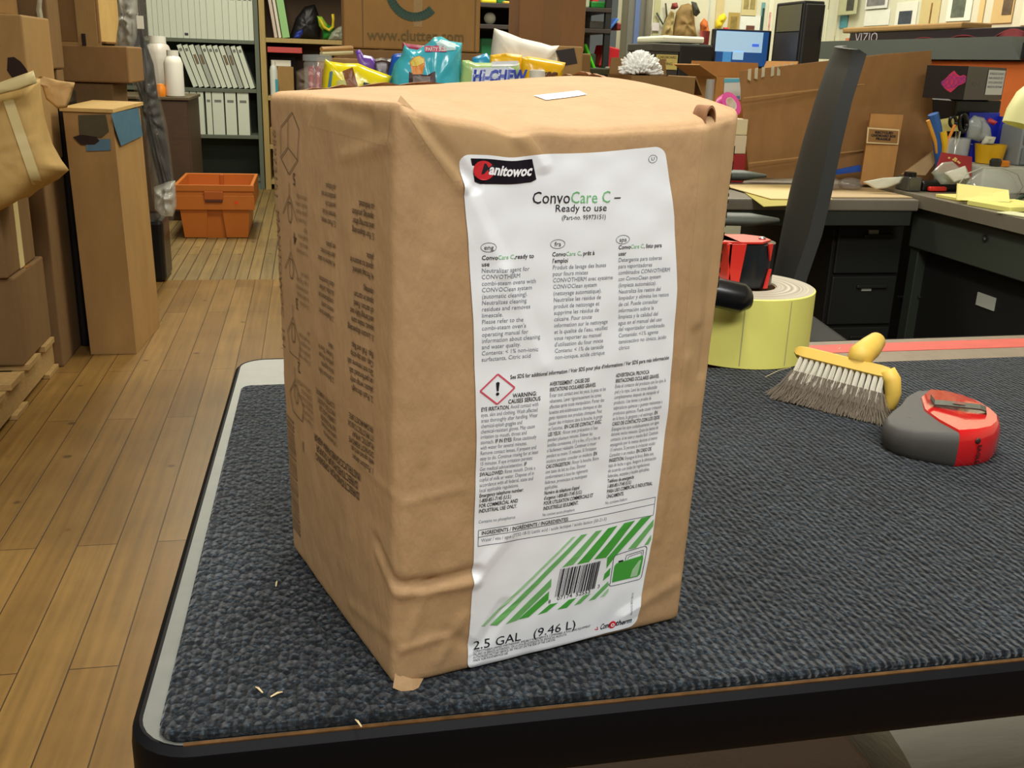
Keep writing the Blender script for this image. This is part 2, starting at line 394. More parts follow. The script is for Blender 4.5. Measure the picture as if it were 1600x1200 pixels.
# ================================================================ shipping box
KB = kraft('kraft_board', (174, 141, 102), var=0.10, vscale=40, stretch=(1, 1, 0.5), bump=0.25)
bF, bL, bR = Vector((0.0365, 0.463, MZ)), Vector((-0.0195, 0.636, MZ)), Vector((0.217, 0.5085, MZ)); bB = bL+bR-bF
tF, tR, tL, tB = Vector((0.0395, 0.4665, 1.058)), Vector((0.2275, 0.516, 1.0555)), Vector((-0.0235, 0.637, 1.0535)), Vector((0.172, 0.682, 1.067))
BW, BD, BH, BR = 0.183, 0.178, 0.305, 0.0055
AX = (bR-bF).normalized(); AY = (bL-bF).normalized(); AZ = Vector((0, 0, 1))
def seg_d(p, a, b):
    a = Vector(a); b = Vector(b); p = Vector(p); t = max(0, min(1, (p-a).dot(b-a)/(b-a).length_squared)); return (p-(a+(b-a)*t)).length
FOLDS_F = [  # front face folds in mm: ax, ay, bx, by, width, height
    (0, 63, 20, 60, 5, -2.0), (20, 60, 44, 63, 5, -1.9), (0, 57, 44, 56, 5, 1.4), (15, 52, 8, 30, 5, 0.9), (38, 36, 25, 12, 5, 0.9), (4, 24, 30, 27, 4, 1.0),
    (30, 28, 44, 16, 5, -1.0), (5, 300, 31, 268, 5, 1.5), (9, 300, 36, 268, 5, -1.3), (58, 301, 70, 280, 6, 1.0), (31, 268, 52, 225, 6, 0.55), (52, 225, 75, 175, 6, 0.5),
    (44, 61, 62, 82, 6, 0.6), (46, 10, 62, 38, 6, -0.8), (6, 60, 7, 300, 5, 0.8), (14, 130, 14, 230, 5, 0.5), (2, 108, 34, 112, 4, 0.5), (160, 300, 168, 190, 5, 1.3), (174, 298, 176, 160, 4, -1.0),
    (164, 170, 158, 60, 5, 0.7), (140, 14, 176, 28, 6, 0.8)]
FOLDS_L = [(0, 62, 22, 78, 6, -1.2), (0, 58, 20, 72, 5, 0.9), (2, 30, 60, 20, 6, 0.6), (10, 285, 60, 275, 6, 0.8), (30, 296, 80, 300, 5, -0.8), (0, 112, 40, 116, 4, 0.4)]
def dis(face, u, v):
    s = math.sin(math.pi*min(1, max(0, u)))*math.sin(math.pi*min(1, max(0, v)))
    x, z = (u*BW if face == 'F' else u*BD), v*BH
    sd = {'F': 0, 'L': 11, 'R': 23, 'B': 37}[face]
    d = 0.0045*s + 0.0016*(0.25+0.75*s)*noise.noise(Vector((x*22, z*16, sd))) + 0.0005*noise.noise(Vector((x*70, z*60, sd+5)))
    for f in (FOLDS_F if face == 'F' else FOLDS_L if face == 'L' else []):
        q = seg_d((x*1000, z*1000), f[0:2], f[2:4])
        if q < f[4]: d += f[5]*0.00135*(1-q/f[4])
    return d
def topz(u, wv):
    su = max(0.0, math.sin(math.pi*min(1, max(0, u))))
    z = -0.0125*(1-wv)**1.6*su**0.55 + 0.0065*u*math.sin(math.pi*min(1, max(0, wv)))**0.8 + 0.0012*noise.noise(Vector((u*5, wv*5, 2)))*su
    z -= 0.003*math.exp(-((u-0.30)/0.05)**2)*(1-wv)
    return z
def boxP(a, b, c, lift=0.0):
    p = Vector((a*BW, b*BD, c*BH)); dm = (BW, BD, BH)
    q = Vector([min(max(p[i], BR), dm[i]-BR) for i in range(3)]); n = (p-q)
    n = n.normalized() if n.length > 1e-9 else Vector((0, 0, 0)); p = q + n*BR
    A, B, C = p.x/BW, p.y/BD, p.z/BH
    lo = (bF*(1-A)+bR*A)*(1-B) + (bL*(1-A)+bB*A)*B
    hi = (tF*(1-A)+tR*A)*(1-B) + (tL*(1-A)+tB*A)*B
    P = lo*(1-C)+hi*C
    N = AX*n.x + AY*n.y + AZ*n.z
    if n.y < 0: P += -AY*(-n.y)*dis('F', a, c)
    if n.x < 0: P += -AX*(-n.x)*dis('L', b, c)
    if n.x > 0: P += AX*n.x*dis('R', b, c)
    if n.y > 0: P += AY*n.y*dis('B', a, c)
    P.z += topz(a, b)*C**12
    P.z = max(P.z, MZ+0.0003)
    return P + N*lift
surfF = lambda u, v, l=0.0: boxP(u, 0.0, v, l)
surfL = lambda u, v, l=0.0: boxP(0.0, u, v, l)
surfT = lambda u, v, l=0.0: boxP(u, v, 1.0, l)
bx = thing('shipping_box', 'large brown cardboard box with a white label, on the dark carpet mat', 'box', (0.098, 0.571, MZ))
def steps(n):  # finer rows near the rounded edges
    e = [0, 0.006, 0.013, 0.022, 0.032]; return e + [0.032+(0.936)*i/n for i in range(1, n)] + [1-x for x in reversed(e)]
bm_ = MB()
sx, sy, sz = steps(78), steps(74), steps(136)
def face_grid(fn, us, vs):
    V = [fn(u, v) for v in vs for u in us]; k = len(us)
    bm_.add(V, [(j*k+i, j*k+i+1, (j+1)*k+i+1, (j+1)*k+i) for j in range(len(vs)-1) for i in range(k-1)])
face_grid(lambda u, v: boxP(u, 0, v), sx, sz); face_grid(lambda u, v: boxP(u, 1, v), sx, sz)
face_grid(lambda u, v: boxP(0, u, v), sy, sz); face_grid(lambda u, v: boxP(1, u, v), sy, sz)
face_grid(lambda u, v: boxP(u, v, 0), sx, sy); face_grid(lambda u, v: boxP(u, v, 1), sx, sy)
mk('carton', bm_, KB, bx, True)

# label sheet
def lerp_t(tab, v):
    for (a, x), (b, y) in zip(tab[:-1], tab[1:]):
        if v <= b: return x+(y-x)*(v-a)/(b-a)
    return tab[-1][1]
LE = [(0.0, 0.229), (0.2, 0.232), (0.45, 0.224), (0.66, 0.203), (0.80, 0.182), (0.96, 0.150)]
RE = [(0.0, 0.817), (0.2, 0.842), (0.45, 0.846), (0.69, 0.8324), (0.82, 0.80), (0.97, 0.742)]
def label_fn(s, t):
    t = 0.5-0.5*math.cos(math.pi*t)
    v0 = 0.005+0.011*s; v1 = 0.9325+0.0205*s; v = v0+(v1-v0)*t
    d = min(v-v0, v1-v)*BH; r = 0.0055; ins = (r-math.sqrt(max(0, r*r-(r-d)**2)))/BW if d < r else 0
    a, b = lerp_t(LE, v)+ins, lerp_t(RE, v)-ins
    return surfF(a+(b-a)*s, v, 0.0007)
LABW = M('label_paper', (236, 240, 244), 0.42, var=0.02, vscale=9, bump=0.03, bscale=60)
lab = mk('label', MB().grid(label_fn, 96, 300), LABW, bx, True, label='white product label with black print')
INKS = {'dark': ('dark_print', M('ink_black', (22, 22, 34), 0.5)), 'grey': ('grey_print', M('ink_grey', (122, 128, 140), 0.55)),
        'green': ('green_print', M('ink_green', (112, 182, 120), 0.5)), 'red': ('brand_disc', M('ink_red', (206, 42, 50), 0.45)), 'red2': ('oven_brand_mark', M('ink_red', (206, 42, 50), 0.45)), 'dred': ('hazard_diamond', M('ink_pinkred', (206, 82, 100), 0.5)),
        'mk': ('brand_letter', M('ink_black', (22, 22, 34), 0.5)), 'black': ('black_panel', M('ink_panel', (20, 14, 26), 0.35)), 'white': ('white_lettering', M('ink_white', (240, 240, 244), 0.5)),
        's1': ('green_stripe', M('stripe_deep', (70, 160, 62), 0.5)), 's2': ('green_stripe', M('stripe_mid', (110, 176, 104), 0.5)), 's3': ('green_stripe', M('stripe_pale', (164, 204, 160), 0.5)),
        'thin': ('thin_rule', M('ink_rule', (70, 74, 86), 0.5))}
MM = 1/0.183, 1/0.305
PR = Print()
X = lambda u: u*0.183
Y = lambda v: v*0.305
def T(ink, t, u, v, size, u1=None, **k): PR.text(ink, t, X(u), Y(v), size, width=(X(u1)-X(u)) if u1 else None, **k)
# maker panel at the top
pan = [(X(0.1852), Y(0.926)), (X(0.3514), Y(0.9316))]
pts = [(X(0.1852), Y(0.926)), (X(0.203), Y(0.890)), (X(0.207), Y(0.8835)), (X(0.214), Y(0.882)), (X(0.352), Y(0.8875)), (X(0.362), Y(0.8895)), (X(0.367), Y(0.896)), (X(0.3514), Y(0.9316))]
for i in range(12):
    f0, f1 = i/12, (i+1)/12
    tl = lambda f: (X(0.1852+0.1662*f), Y(0.926+0.0056*f)); blf = lambda f: (X(0.200+0.167*f), Y(0.882+0.0065*f + (0.004*(1-f*12) if f*12 < 1 else 0.004*(f*12-11) if f*12 > 11 else 0)))
    PR.poly('black', [blf(f0), blf(f1), tl(f1), tl(f0)])
PR.disc('red', X(0.221), Y(0.9065), 0.0052, 0.0052)
T('mk', 'M', 0.2125, 0.9005, 0.0078, bold=0.025, shear=0.22)
T('white', 'anitowoc', 0.2335, 0.9005, 0.0082, 0.3505, bold=0.035, shear=0.2)
PR.ring('thin', X(0.7146), Y(0.9285), 0.0024, 0.0024, 0.00025); T('thin', 'U', 0.7146, 0.9255, 0.0030, align='c')
# title
PR.line([('d', 'Convo'), ('G', 'Care C'), ('d', ' –')], X(0.357), Y(0.8495), 0.0092, xs=(X(0.262)/(0.0092*(adv('ConvoCare C –')))))
T('dark', 'Ready to use', 0.424, 0.8352, 0.0054, 0.574)
T('dark', '(Part-no. 95973151)', 0.444, 0.8212, 0.0034, 0.574)
for (t, u, v) in (('eng', 0.238, 0.7790), ('fra', 0.437, 0.7800), ('spa', 0.634, 0.7835)):
    T('dark', t, u, v-0.0035, 0.0033, align='c'); PR.ring('thin', X(u), Y(v), 0.0038, 0.0023, 0.00022)
def block(rows, u0, v0, u1, v1, size, xs):
    n = len(rows)
    for i, rw in enumerate(rows):
        f = i/(n-1); PR.line(rw if isinstance(rw, list) else [('r', rw)], X(u0+(u1-u0)*f), Y(v0+(v1-v0)*f), size, xs=xs)
block([[('b', 'Convo'), ('G', 'Care C'), ('b', ',ready to')], [('b', 'use')], 'Neutralizer agent for', 'CONVOTHERM', 'combi-steam ovens with', 'CONVOClean system', '(automatic cleaning).', 'Neutralizes cleaning',
       'residues and removes', 'limescale.', 'Please refer to the', "combi-steam oven's", 'operating manual for', 'information about cleaning', 'and water quality.', 'Contents: < 1% non-ionic', 'surfactants, Citric acid'],
      0.2206, 0.7588, 0.2292, 0.5902, 0.0031, 0.93)
block([[('b', 'Convo'), ('G', 'Care C'), ('b', ', prêt à')], [('b', "l'emploi")], 'Produit de lavage des buses', 'pour fours mixtes', 'CONVOTHERM avec système', 'CONVOClean system', '(nettoyage automatique).', 'Neutralise les résidus de',
       'produit de nettoyage et', 'supprime les résidus de', 'calcaire. Pour toute', 'information sur le nettoyage', "et la qualité de l'eau, veuillez", 'vous reporter au manuel', "d'utilisation du four mixte", 'Contenu: < 1% de tenside', 'non-ionique, acide citrique'],
      0.4223, 0.7595, 0.4446, 0.5835, 0.0031, 0.86)
block([[('b', 'Convo'), ('G', 'Care C'), ('b', ', listo para')], [('b', 'usar')], 'Detergente para toberas', 'para vaporizadores', 'combinados CONVOTHERM', 'con ConvoClean system', '(limpieza automática).', 'Neutraliza los restos del', 'limpiador y elimina los restos',
       'de cal. Puede consultar', 'información sobre la', 'limpieza y la calidad del', 'agua en el manual del uso', 'del vaporizador combinado.', 'Contenido: <1% agente', 'tensioactivo no iónico, ácido', 'cítrico'],
      0.6215, 0.7670, 0.6469, 0.5890, 0.0031, 0.84)
PR.text('dark', 'See SDS for additional information / Voir SDS pour plus d’informations / Ver SDS para más información', X(0.3137), Y(0.556), 0.0030, width=X(0.5121), bold=0.012, rot=R(0.9))
PR.stroke('dred', [(X(0.2277), Y(0.540)), (X(0.2777), Y(0.5663)), (X(0.3277), Y(0.5405)), (X(0.2777), Y(0.5145)), (X(0.2277), Y(0.540))], 0.0009)
PR.poly('dark', [(X(0.2725), Y(0.5515)), (X(0.2752), Y(0.5375)), (X(0.2802), Y(0.5375)), (X(0.2829), Y(0.5515)), (X(0.2777), Y(0.5535))]); PR.disc('dark', X(0.2777), Y(0.5325), 0.00085, 0.00085)
T('dark', 'WARNING:', 0.322, 0.5235, 0.0031, 0.394, bold=0.014); T('dark', 'CAUSES SERIOUS', 0.309, 0.5140, 0.0031, 0.405, bold=0.014)
block([[('b', 'EYE IRRITATION. '), ('r', 'Avoid contact with')], 'eyes, skin and clothing. Wash affected', 'areas thoroughly after handling. Wear', 'chemical-splash goggles and', 'chemical-resistant gloves. May cause', 'irritation to mouth, throat and', [('r', 'stomach. '), ('b', 'IF IN EYES: '), ('r', 'Rinse cautiously')],
       'with water for several minutes.', 'Remove contact lenses, if present and', 'easy to do. Continue rinsing for at least', '15 minutes. If eye irritation persists:', [('r', 'Get medical advice/attention. '), ('b', 'IF')], [('b', 'SWALLOWED: '), ('r', 'Rinse mouth. Drink a')], 'cupful of milk or water. Dispose of in',
       'accordance with all federal, state and', 'local applicable regulations.', [('b', 'Emergency telephone number:')], [('b', '1-800-851-7145 (U.S.)')], [('b', 'FOR COMMERCIAL AND')], [('b', 'INDUSTRIAL USE ONLY.')]],
      0.2324, 0.5045, 0.2400, 0.3190, 0.0030, 0.66)
block([[('b', 'AVERTISSEMENT : CAUSE DES')], [('b', 'IRRITATIONS OCULAIRES GRAVES.')], 'Éviter tout contact avec les yeux, la peau et les', 'vêtements. Laver rigoureusement les zones', 'affectées après toute manipulation. Porter des', 'lunettes anti-éclaboussures chimiques et des', 'gants résistants aux produits chimiques. Peut',
       'causer des irritations dans la bouche, la gorge', [('r', "et l'estomac. "), ('b', 'EN CAS DE CONTACT AVEC')], [('b', 'LES YEUX : '), ('r', "Rincer avec précaution à l'eau")], 'pendant plusieurs minutes. Enlever les', "lentilles cornéennes, s'il y a lieu, s'il y a lieu et", 'si facilement réalisable. Continuer à rincer', "pendant au moins 15 minutes. Si l'irritation",
       [('r', 'oculaire persiste: consulter un médecin. '), ('b', 'EN')], [('b', "CAS D'INGESTION : "), ('r', 'Rincer la bouche. Boire')], "une tasse de lait ou d'eau. Éliminer", 'conformément à tous les règlements', 'fédéraux, provinciaux et municipaux', 'applicables.', [('b', "Numéro de téléphone d'appel")], [('b', "d'urgence 1-800-851-7145 (U.S.)")],
       [('b', 'POUR UTILISATION COMMERCIALE ET')], [('b', 'INDUSTRIELLE SEULEMENT.')]], 0.4327, 0.5375, 0.4412, 0.3050, 0.0030, 0.58)
block([[('b', 'ADVERTENCIA: PROVOCA')], [('b', 'IRRITACIONES OCULARES GRAVES.')], 'Evite el contacto del producto con los ojos, la', 'piel y la ropa. Lave las zonas afectadas', 'completamente después de manipular el', 'producto. Use lentes a prueba de', 'salpicaduras químicas y guantes resistentes a', 'productos químicos. Puede causar irritación',
       [('r', 'en la boca, la garganta y el estómago. '), ('b', 'EN')], [('b', 'CASO DE CONTACTO CON LOS OJOS:')], 'Enjuague los ojos cuidadosamente con agua', 'durante varios minutos. Quite los lentes de', 'contacto, si se usan y resulta fácil. Continúe', 'enjuagando por lo menos durante al menos', '15 minutos. Si persiste la irritación ocular:',
       [('r', 'Consultar a un médico. '), ('b', 'EN CASO DE')], [('b', 'INGESTIÓN: '), ('r', 'Enjuague la boca. Beba una')], 'taza de leche o agua. Asegure la eliminación', 'de acuerdo con todas las regulaciones', 'federales, estatales y locales aplicables.', [('b', 'Teléfono de emergencia')], [('b', '1-800-851-7145 (U.S.)')], [('b', 'PARA USO COMERCIAL E INDUSTRIAL')], [('b', 'ÚNICAMENTE.')]],
      0.6454, 0.5390, 0.6530, 0.3070, 0.0030, 0.58)
for (t, u, v, u1) in (('Contains no phosphorus', 0.2414, 0.2985, 0.352), ('Ne contient aucun phosphore', 0.4402, 0.2930, 0.545), ('No contiene fósforo', 0.650, 0.2950, 0.728)): T('grey', t, u, v, 0.0026, u1)
PR.stroke('thin', [(X(0.242), Y(0.2855)), (X(0.8355), Y(0.2896)), (X(0.8346), Y(0.2526)), (X(0.242), Y(0.2555)), (X(0.242), Y(0.2855))], 0.0003)
PR.stroke('thin', [(X(0.242), Y(0.2725)), (X(0.835), Y(0.2755))], 0.0003)
T('dark', 'INGREDIENTS / INGRÉDIENTS / INGREDIENTES:', 0.2515, 0.2760, 0.0030, 0.527, bold=0.012); T('grey', 'Water / eau / agua (7732-18-5) Lactic acid / acide lactique / acido láctico (50-21-5)', 0.2515, 0.2625, 0.0028, 0.66)
STR = [('s3', [(0.267, 0.092), (0.281, 0.09), (0.558, 0.241), (0.546, 0.241)]), ('s2', [(0.298, 0.089), (0.321, 0.086), (0.597, 0.242), (0.576, 0.242)]), ('s2', [(0.346, 0.086), (0.384, 0.089), (0.489, 0.146), (0.488, 0.163)]),
       ('s2', [(0.52, 0.182), (0.557, 0.184), (0.648, 0.244), (0.626, 0.244)]), ('s1', [(0.387, 0.09), (0.422, 0.091), (0.484, 0.119), (0.484, 0.137)]), ('s1', [(0.569, 0.183), (0.611, 0.183), (0.703, 0.246), (0.669, 0.245)]),
       ('s1', [(0.451, 0.092), (0.481, 0.094), (0.519, 0.109), (0.49, 0.109)]), ('s1', [(0.629, 0.186), (0.673, 0.184), (0.768, 0.249), (0.728, 0.248)]), ('s1', [(0.517, 0.094), (0.551, 0.094), (0.582, 0.111), (0.555, 0.11)]),
       ('s1', [(0.68, 0.16), (0.709, 0.183), (0.828, 0.252), (0.79, 0.251), (0.678, 0.183)]), ('s2', [(0.576, 0.095), (0.599, 0.096), (0.633, 0.113), (0.606, 0.112)]), ('s1', [(0.673, 0.134), (0.676, 0.149), (0.695, 0.16), (0.695, 0.143)]),
       ('s2', [(0.752, 0.19), (0.783, 0.19), (0.839, 0.229), (0.838, 0.244)]), ('s2', [(0.627, 0.097), (0.652, 0.098), (0.695, 0.12), (0.693, 0.131)]), ('s2', [(0.813, 0.192), (0.829, 0.192), (0.837, 0.201), (0.836, 0.212)]), ('s3', [(0.669, 0.099), (0.686, 0.1), (0.698, 0.108), (0.697, 0.116)])]
for ink, q in STR:
    if len(q) == 4:
        a, b, c, d = [Vector((X(p[0]), Y(p[1]))) for p in q]; k = max(1, int((c-b).length/0.006))
        for i in range(k): PR.poly(ink, [a.lerp(d, i/k), b.lerp(c, i/k), b.lerp(c, (i+1)/k), a.lerp(d, (i+1)/k)])
    else: PR.poly(ink, [(X(p[0]), Y(p[1])) for p in q])
bars = random.Random(3); xb = 0.0
while xb < 0.96:
    wb = bars.choice([0.012, 0.012, 0.024, 0.036]); f0, f1 = xb, min(1, xb+wb); sh = lambda f: 0.5155+0.1433*f
    PR.poly('dark', [(X(sh(f0)-0.010), Y(0.122)), (X(sh(f1)-0.010), Y(0.1225)), (X(sh(f1)), Y(0.180)), (X(sh(f0)), Y(0.179))]); xb += wb + bars.choice([0.012, 0.014, 0.026])
T('dark', '8', 0.484, 0.1115, 0.0032); T('dark', '07174  52553', 0.513, 0.1145, 0.0034, 0.628); T('dark', '3', 0.655, 0.121, 0.0032)
rr_ = [(0.7027, 0.184), (0.8257, 0.1904), (0.818, 0.1187), (0.6955, 0.1186)]
PR.stroke('thin', [(p.x, p.y) for p in rounded([(X(a), Y(b), 0) for a, b in reversed(rr_)], 0.002, 4)]+[(X(0.7010), Y(0.123))], 0.0004)
PR.poly('s1', [(X(0.707), Y(0.126)), (X(0.803), Y(0.126)), (X(0.811), Y(0.130)), (X(0.815), Y(0.163)), (X(0.813), Y(0.171)), (X(0.715), Y(0.166)), (X(0.709), Y(0.161))])
PR.poly('s3', [(X(0.774), Y(0.128)), (X(0.800), Y(0.128)), (X(0.808), Y(0.162)), (X(0.784), Y(0.160))])
PR.stroke('thin', [(X(0.748), Y(0.168)), (X(0.75), Y(0.178)), (X(0.812), Y(0.182)), (X(0.813), Y(0.171))], 0.0004); PR.stroke('thin', [(X(0.757), Y(0.169)), (X(0.759), Y(0.174)), (X(0.806), Y(0.178)), (X(0.806), Y(0.171))], 0.0003)
PR.rect('dark', X(0.722), Y(0.167), X(0.740), Y(0.1705))
T('dark', '2.5 GAL', 0.2464, 0.0445, 0.0080, 0.400); T('dark', '(9.46 L)', 0.4402, 0.0445, 0.0080, 0.5856)
for i in range(4):
    a = Random = None
    T('dark', ['CONVOTHERM LIMITED PARTNERSHIP, WELBILT FOODSERVICE COMPANIES, A FULL LINE EQUIPMENT', 'TALLERES DE SERVICIO AUTORIZADO, VER LA LISTA EN LA ETIQUETA DEL ENVASE DEL PRODUCTO', 'AUTHORIZED FACTORY SERVICE, SEE THE LIST ON THE SIDE OF THE CARTON', 'MADE FOR FOODSERVICE USE'][i], 0.2475, 0.0385-0.0058*i, 0.0020, [0.645, 0.56, 0.52, 0.36][i])
PR.disc('red2', X(0.7275), Y(0.031), 0.0024, 0.0024)
T('dark', 'Conv', 0.682, 0.0265, 0.0052, 0.717, bold=0.02, shear=0.2); PR.ring('white', X(0.7275), Y(0.031), 0.0009, 0.0009, 0.0006); T('dark', 'therm', 0.738, 0.0275, 0.0052, 0.797, bold=0.02, shear=0.2)
PR.stroke('red2', [(X(0.663), Y(0.030)), (X(0.675), Y(0.0275)), (X(0.672), Y(0.0345))], 0.0005)
PR.text('grey', '9597315 REV 06/16', X(0.795), Y(0.045), 0.0018, rot=R(90))
PR.lay(lambda x, y, l: surfF(x/0.183, max(0.010, y/0.305), 0.00098+l), INKS, lab, lift={'dark': 0.00012, 'white': 0.00050, 'mk': 0.00042, 'red': 0.00030, 'red2': 0.00004, 's3': 0.00006})

# printing on the left side, upside down
SP = Print(); LX = lambda u: (1-u)*0.178
def st(t, u, v, size, xs=0.8, bold=0.015, ink='head', **k): SP.text(ink, t, LX(u), v*0.305, size, xs=xs, bold=bold, rot=math.pi, **k)
def sblock(rows, u, v0, size, pitch, xs, ink='en', bold=0.012):
    for i, t in enumerate(rows): st(t, u, v0+pitch*i, size, xs, bold, ink)
for t, v in (('DIRECTIONS FOR OPENING', 0.322), ('DIRECTIVES POUR OUVRIR', 0.3415), ('INSTRUCCIONES PARA ABRIR', 0.361)): st(t, 0.42, v, 0.0064, 0.82, 0.02, align='c')
pz = 0.0152
EN = [(0.390, ['1. Position carton', 'with spout end up.', 'DO NOT REMOVE', 'PLASTIC WRAP.', 'IT PROTECTS BOX', 'FROM MOISTURE.']), (0.520, ['2. Push through', 'plastic wrap only', 'on perforated tab.', 'Do not remove tab.', 'Cap, use zip-strip', 'flap. Pull out flap.']), (0.625, ['3. Locate dispensing', 'spout, make sure', 'and bring fully out', 'of carton. Feed', 'spout in carton', 'opening.']), (0.727, ['4. Fit tap behind', 'spout to secure in', 'place.']), (0.792, ['5. For dispensing', 'and storing after', 'opening, position', 'as indicated.'])]
FR = [(0.388, ['1. Positionner la', 'boîte, bec en haut.', 'NE PAS ENLEVER', "L'EMBALLAGE QUI", 'PROTÈGE LA BOÎTE', "CONTRE L'HUMIDITÉ."]), (0.512, ['2. Enfoncer le film', 'de la languette', 'perforée. Ne pas', "l'enlever. Tirer le", 'rabat.']), (0.625, ['3. Repérer le bec', 'verseur, sortir', "complètement de", 'la boîte. Le fixer', "dans l'ouverture."]), (0.722, ['4. Insérer le rabat', 'derrière le bec', 'en place.']), (0.792, ['5. Pour verser,', 'fermer le bec', 'ouvert, le', 'positionner tel', "qu'indiqué."])]
ES = [(0.375, ['1. Coloque la caja', 'con la boquilla', 'hacia arriba. NO', 'QUITE EL PLÁSTICO', 'QUE PROTEGE', 'CONTRA HUMEDAD']), (0.505, ['2. Empuje a través', 'del plástico sólo', 'en la lengüeta.', 'No quite la tapa.', 'Jale.']), (0.615, ['3. Localice la', 'boquilla y sáquela', 'completamente de', 'la caja. Póngala en', 'la abertura.']), (0.715, ['4. Inserte la tapa', 'detrás de la', 'boquilla en su', 'lugar.']), (0.775, ['5. Para servir y', 'guardar después', 'de abrir, coloque', 'como se indica.'])]
for v, rows in EN: sblock(rows, 0.130, v, 0.0047, pz, 0.74)
for v, rows in FR: sblock(rows, 0.385, v, 0.0045, pz, 0.74, 'fr')
for v, rows in ES: sblock(rows, 0.620, v, 0.0042, pz*0.95, 0.72, 'es', 0.0)
def dr(pts, wd=0.0006): SP.stroke('draw', [(LX(u), v*0.305) for u, v in pts], wd)
dr([(0.76, 0.965), (0.70, 0.935), (0.71, 0.88), (0.80, 0.85), (0.88, 0.878), (0.87, 0.935), (0.76, 0.965)]); dr([(0.80, 0.90), (0.80, 0.95)]); dr([(0.71, 0.88), (0.80, 0.90), (0.88, 0.878)])
for k, v in enumerate((0.80, 0.69, 0.56, 0.43)):
    dr([(0.80, v+0.035), (0.80, v+0.01), (0.72, v-0.035)]); dr([(0.80, v+0.01), (0.88, v-0.03)]); SP.ring('draw', LX(0.80), (v-0.022)*0.305, 0.004, 0.006, 0.0008)
    if k > 1: dr([(0.72, v-0.035), (0.74, v-0.07), (0.86, v-0.07), (0.88, v-0.03)])
for t, v in (('5', 0.855), ('4', 0.742), ('3', 0.615), ('2', 0.485), ('1', 0.315)): st(t, 0.735, v, 0.010, 0.9, 0.01, 'num')
SP.text('pn', '95973151  MANITOWOC  151', LX(0.965), 0.93*0.305, 0.0085, width=0.135, rot=-math.pi/2)
rb = random.Random(5); vv = 0.065
while vv < 0.335:
    h = rb.choice([0.0022, 0.0035, 0.006]); sk = 0.45*(vv-0.065)
    SP.rect('bar', LX(0.965), vv*0.305, LX(0.87), (vv+h)*0.305); vv += h+rb.choice([0.0028, 0.004, 0.0055])
SI, SIM, SIP = M('side_ink', (78, 60, 46), 0.7), M('side_ink_worn', (96, 76, 56), 0.7), M('side_ink_pale', (128, 104, 76), 0.7)
SP.lay(lambda x, y, l: surfL(1-x/0.178, y/0.305, 0.0006), {'head': ('heading_print', SI), 'en': ('english_directions', SI), 'fr': ('french_directions', SIM), 'es': ('spanish_directions', SIP), 'draw': ('line_drawings', SIM), 'num': ('step_numbers', SI), 'pn': ('part_number', SIP), 'bar': ('barcode_print', SIP)}, bx)
# clear tape, sticker, torn edges
TAPE = M('clear_tape', (214, 184, 134), 0.16, alpha=0.28, spec=0.6)
def patch(q, fn, nu, nv, lift): 
    a, b, c, d = q
    return MB().grid(lambda s, t: fn((a[0]*(1-s)+b[0]*s)*(1-t)+(d[0]*(1-s)+c[0]*s)*t, (a[1]*(1-s)+b[1]*s)*(1-t)+(d[1]*(1-s)+c[1]*s)*t, lift), nu, nv)
mk('packing_tape', patch([(0.02, 0.985), (0.14, 0.885), (0.40, 0.925), (0.34, 0.988)], surfF, 40, 20, 0.0004), TAPE, bx, True)
mk('packing_tape', patch([(0.885, 0.46), (0.985, 0.46), (0.985, 0.985), (0.865, 0.985)], surfF, 16, 70, 0.0004), TAPE, bx, True)
mk('packing_tape', patch([(0.05, 0.93), (0.62, 0.945), (0.55, 0.99), (0.03, 0.985)], surfL, 50, 10, 0.0004), TAPE, bx, True)
mk('sticker', patch([(0.585, 0.355), (0.735, 0.39), (0.74, 0.45), (0.58, 0.42)], surfT, 20, 10, 0.0005), M('sticker_white', (248, 248, 246), 0.4), bx, True, label='torn white sticker on the top')
KT = kraft('torn_board', (150, 110, 78), var=0.3, vscale=160)
def ragged(path, h, th, seed, nrm=Vector((0, 0, 1))):
    q = random.Random(seed); m = MB(); n = len(path)
    P = [Vector(p) for p in path]; V = []
    for i, p in enumerate(P):
        hh = h*(0.35+0.65*q.random())*(0.2 if i in (0, n-1) else 1); d = (P[min(i+1, n-1)]-P[max(0, i-1)]).normalized(); s = d.cross(nrm).normalized()*th/2
        V += [p-s, p+s, p+s+nrm*hh+s*2, p-s+nrm*hh+s*2]
    F = []
    for i in range(n-1):
        for k in range(4): F.append((i*4+k, i*4+(k+1) % 4, (i+1)*4+(k+1) % 4, (i+1)*4+k))
    F += [(3, 2, 1, 0), tuple((n-1)*4+k for k in range(4))]
    return m.add(V, F)
tornm = ragged([surfT(0.985, 0.985-0.30*i/13, -0.001) for i in range(14)], 0.0042, 0.003, 4)
mk('torn_flap', tornm, KT, bx, label='torn cardboard edge at the back of the top')
mk('torn_flap', ragged([surfT(0.08+0.5*i/11, 0.985, -0.0005) for i in range(12)], 0.0035, 0.003, 9), KT, bx)
mk('torn_corner', MB().add([surfF(0.0, 0.03), surfF(0.03, 0.012), surfF(0.09, 0.012, 0.001), surfF(0.05, 0.004, 0.008)+Vector((0, 0, -0.0005)), surfF(0.0, 0.008, 0.004), surfF(0.05, 0.02, 0.002)],
   [(0, 4, 5), (4, 3, 5), (3, 2, 5), (5, 2, 1), (0, 5, 1), (4, 3, 2, 1)]), KB, bx)
cl = MB(); c0 = surfT(0.90, 0.025)
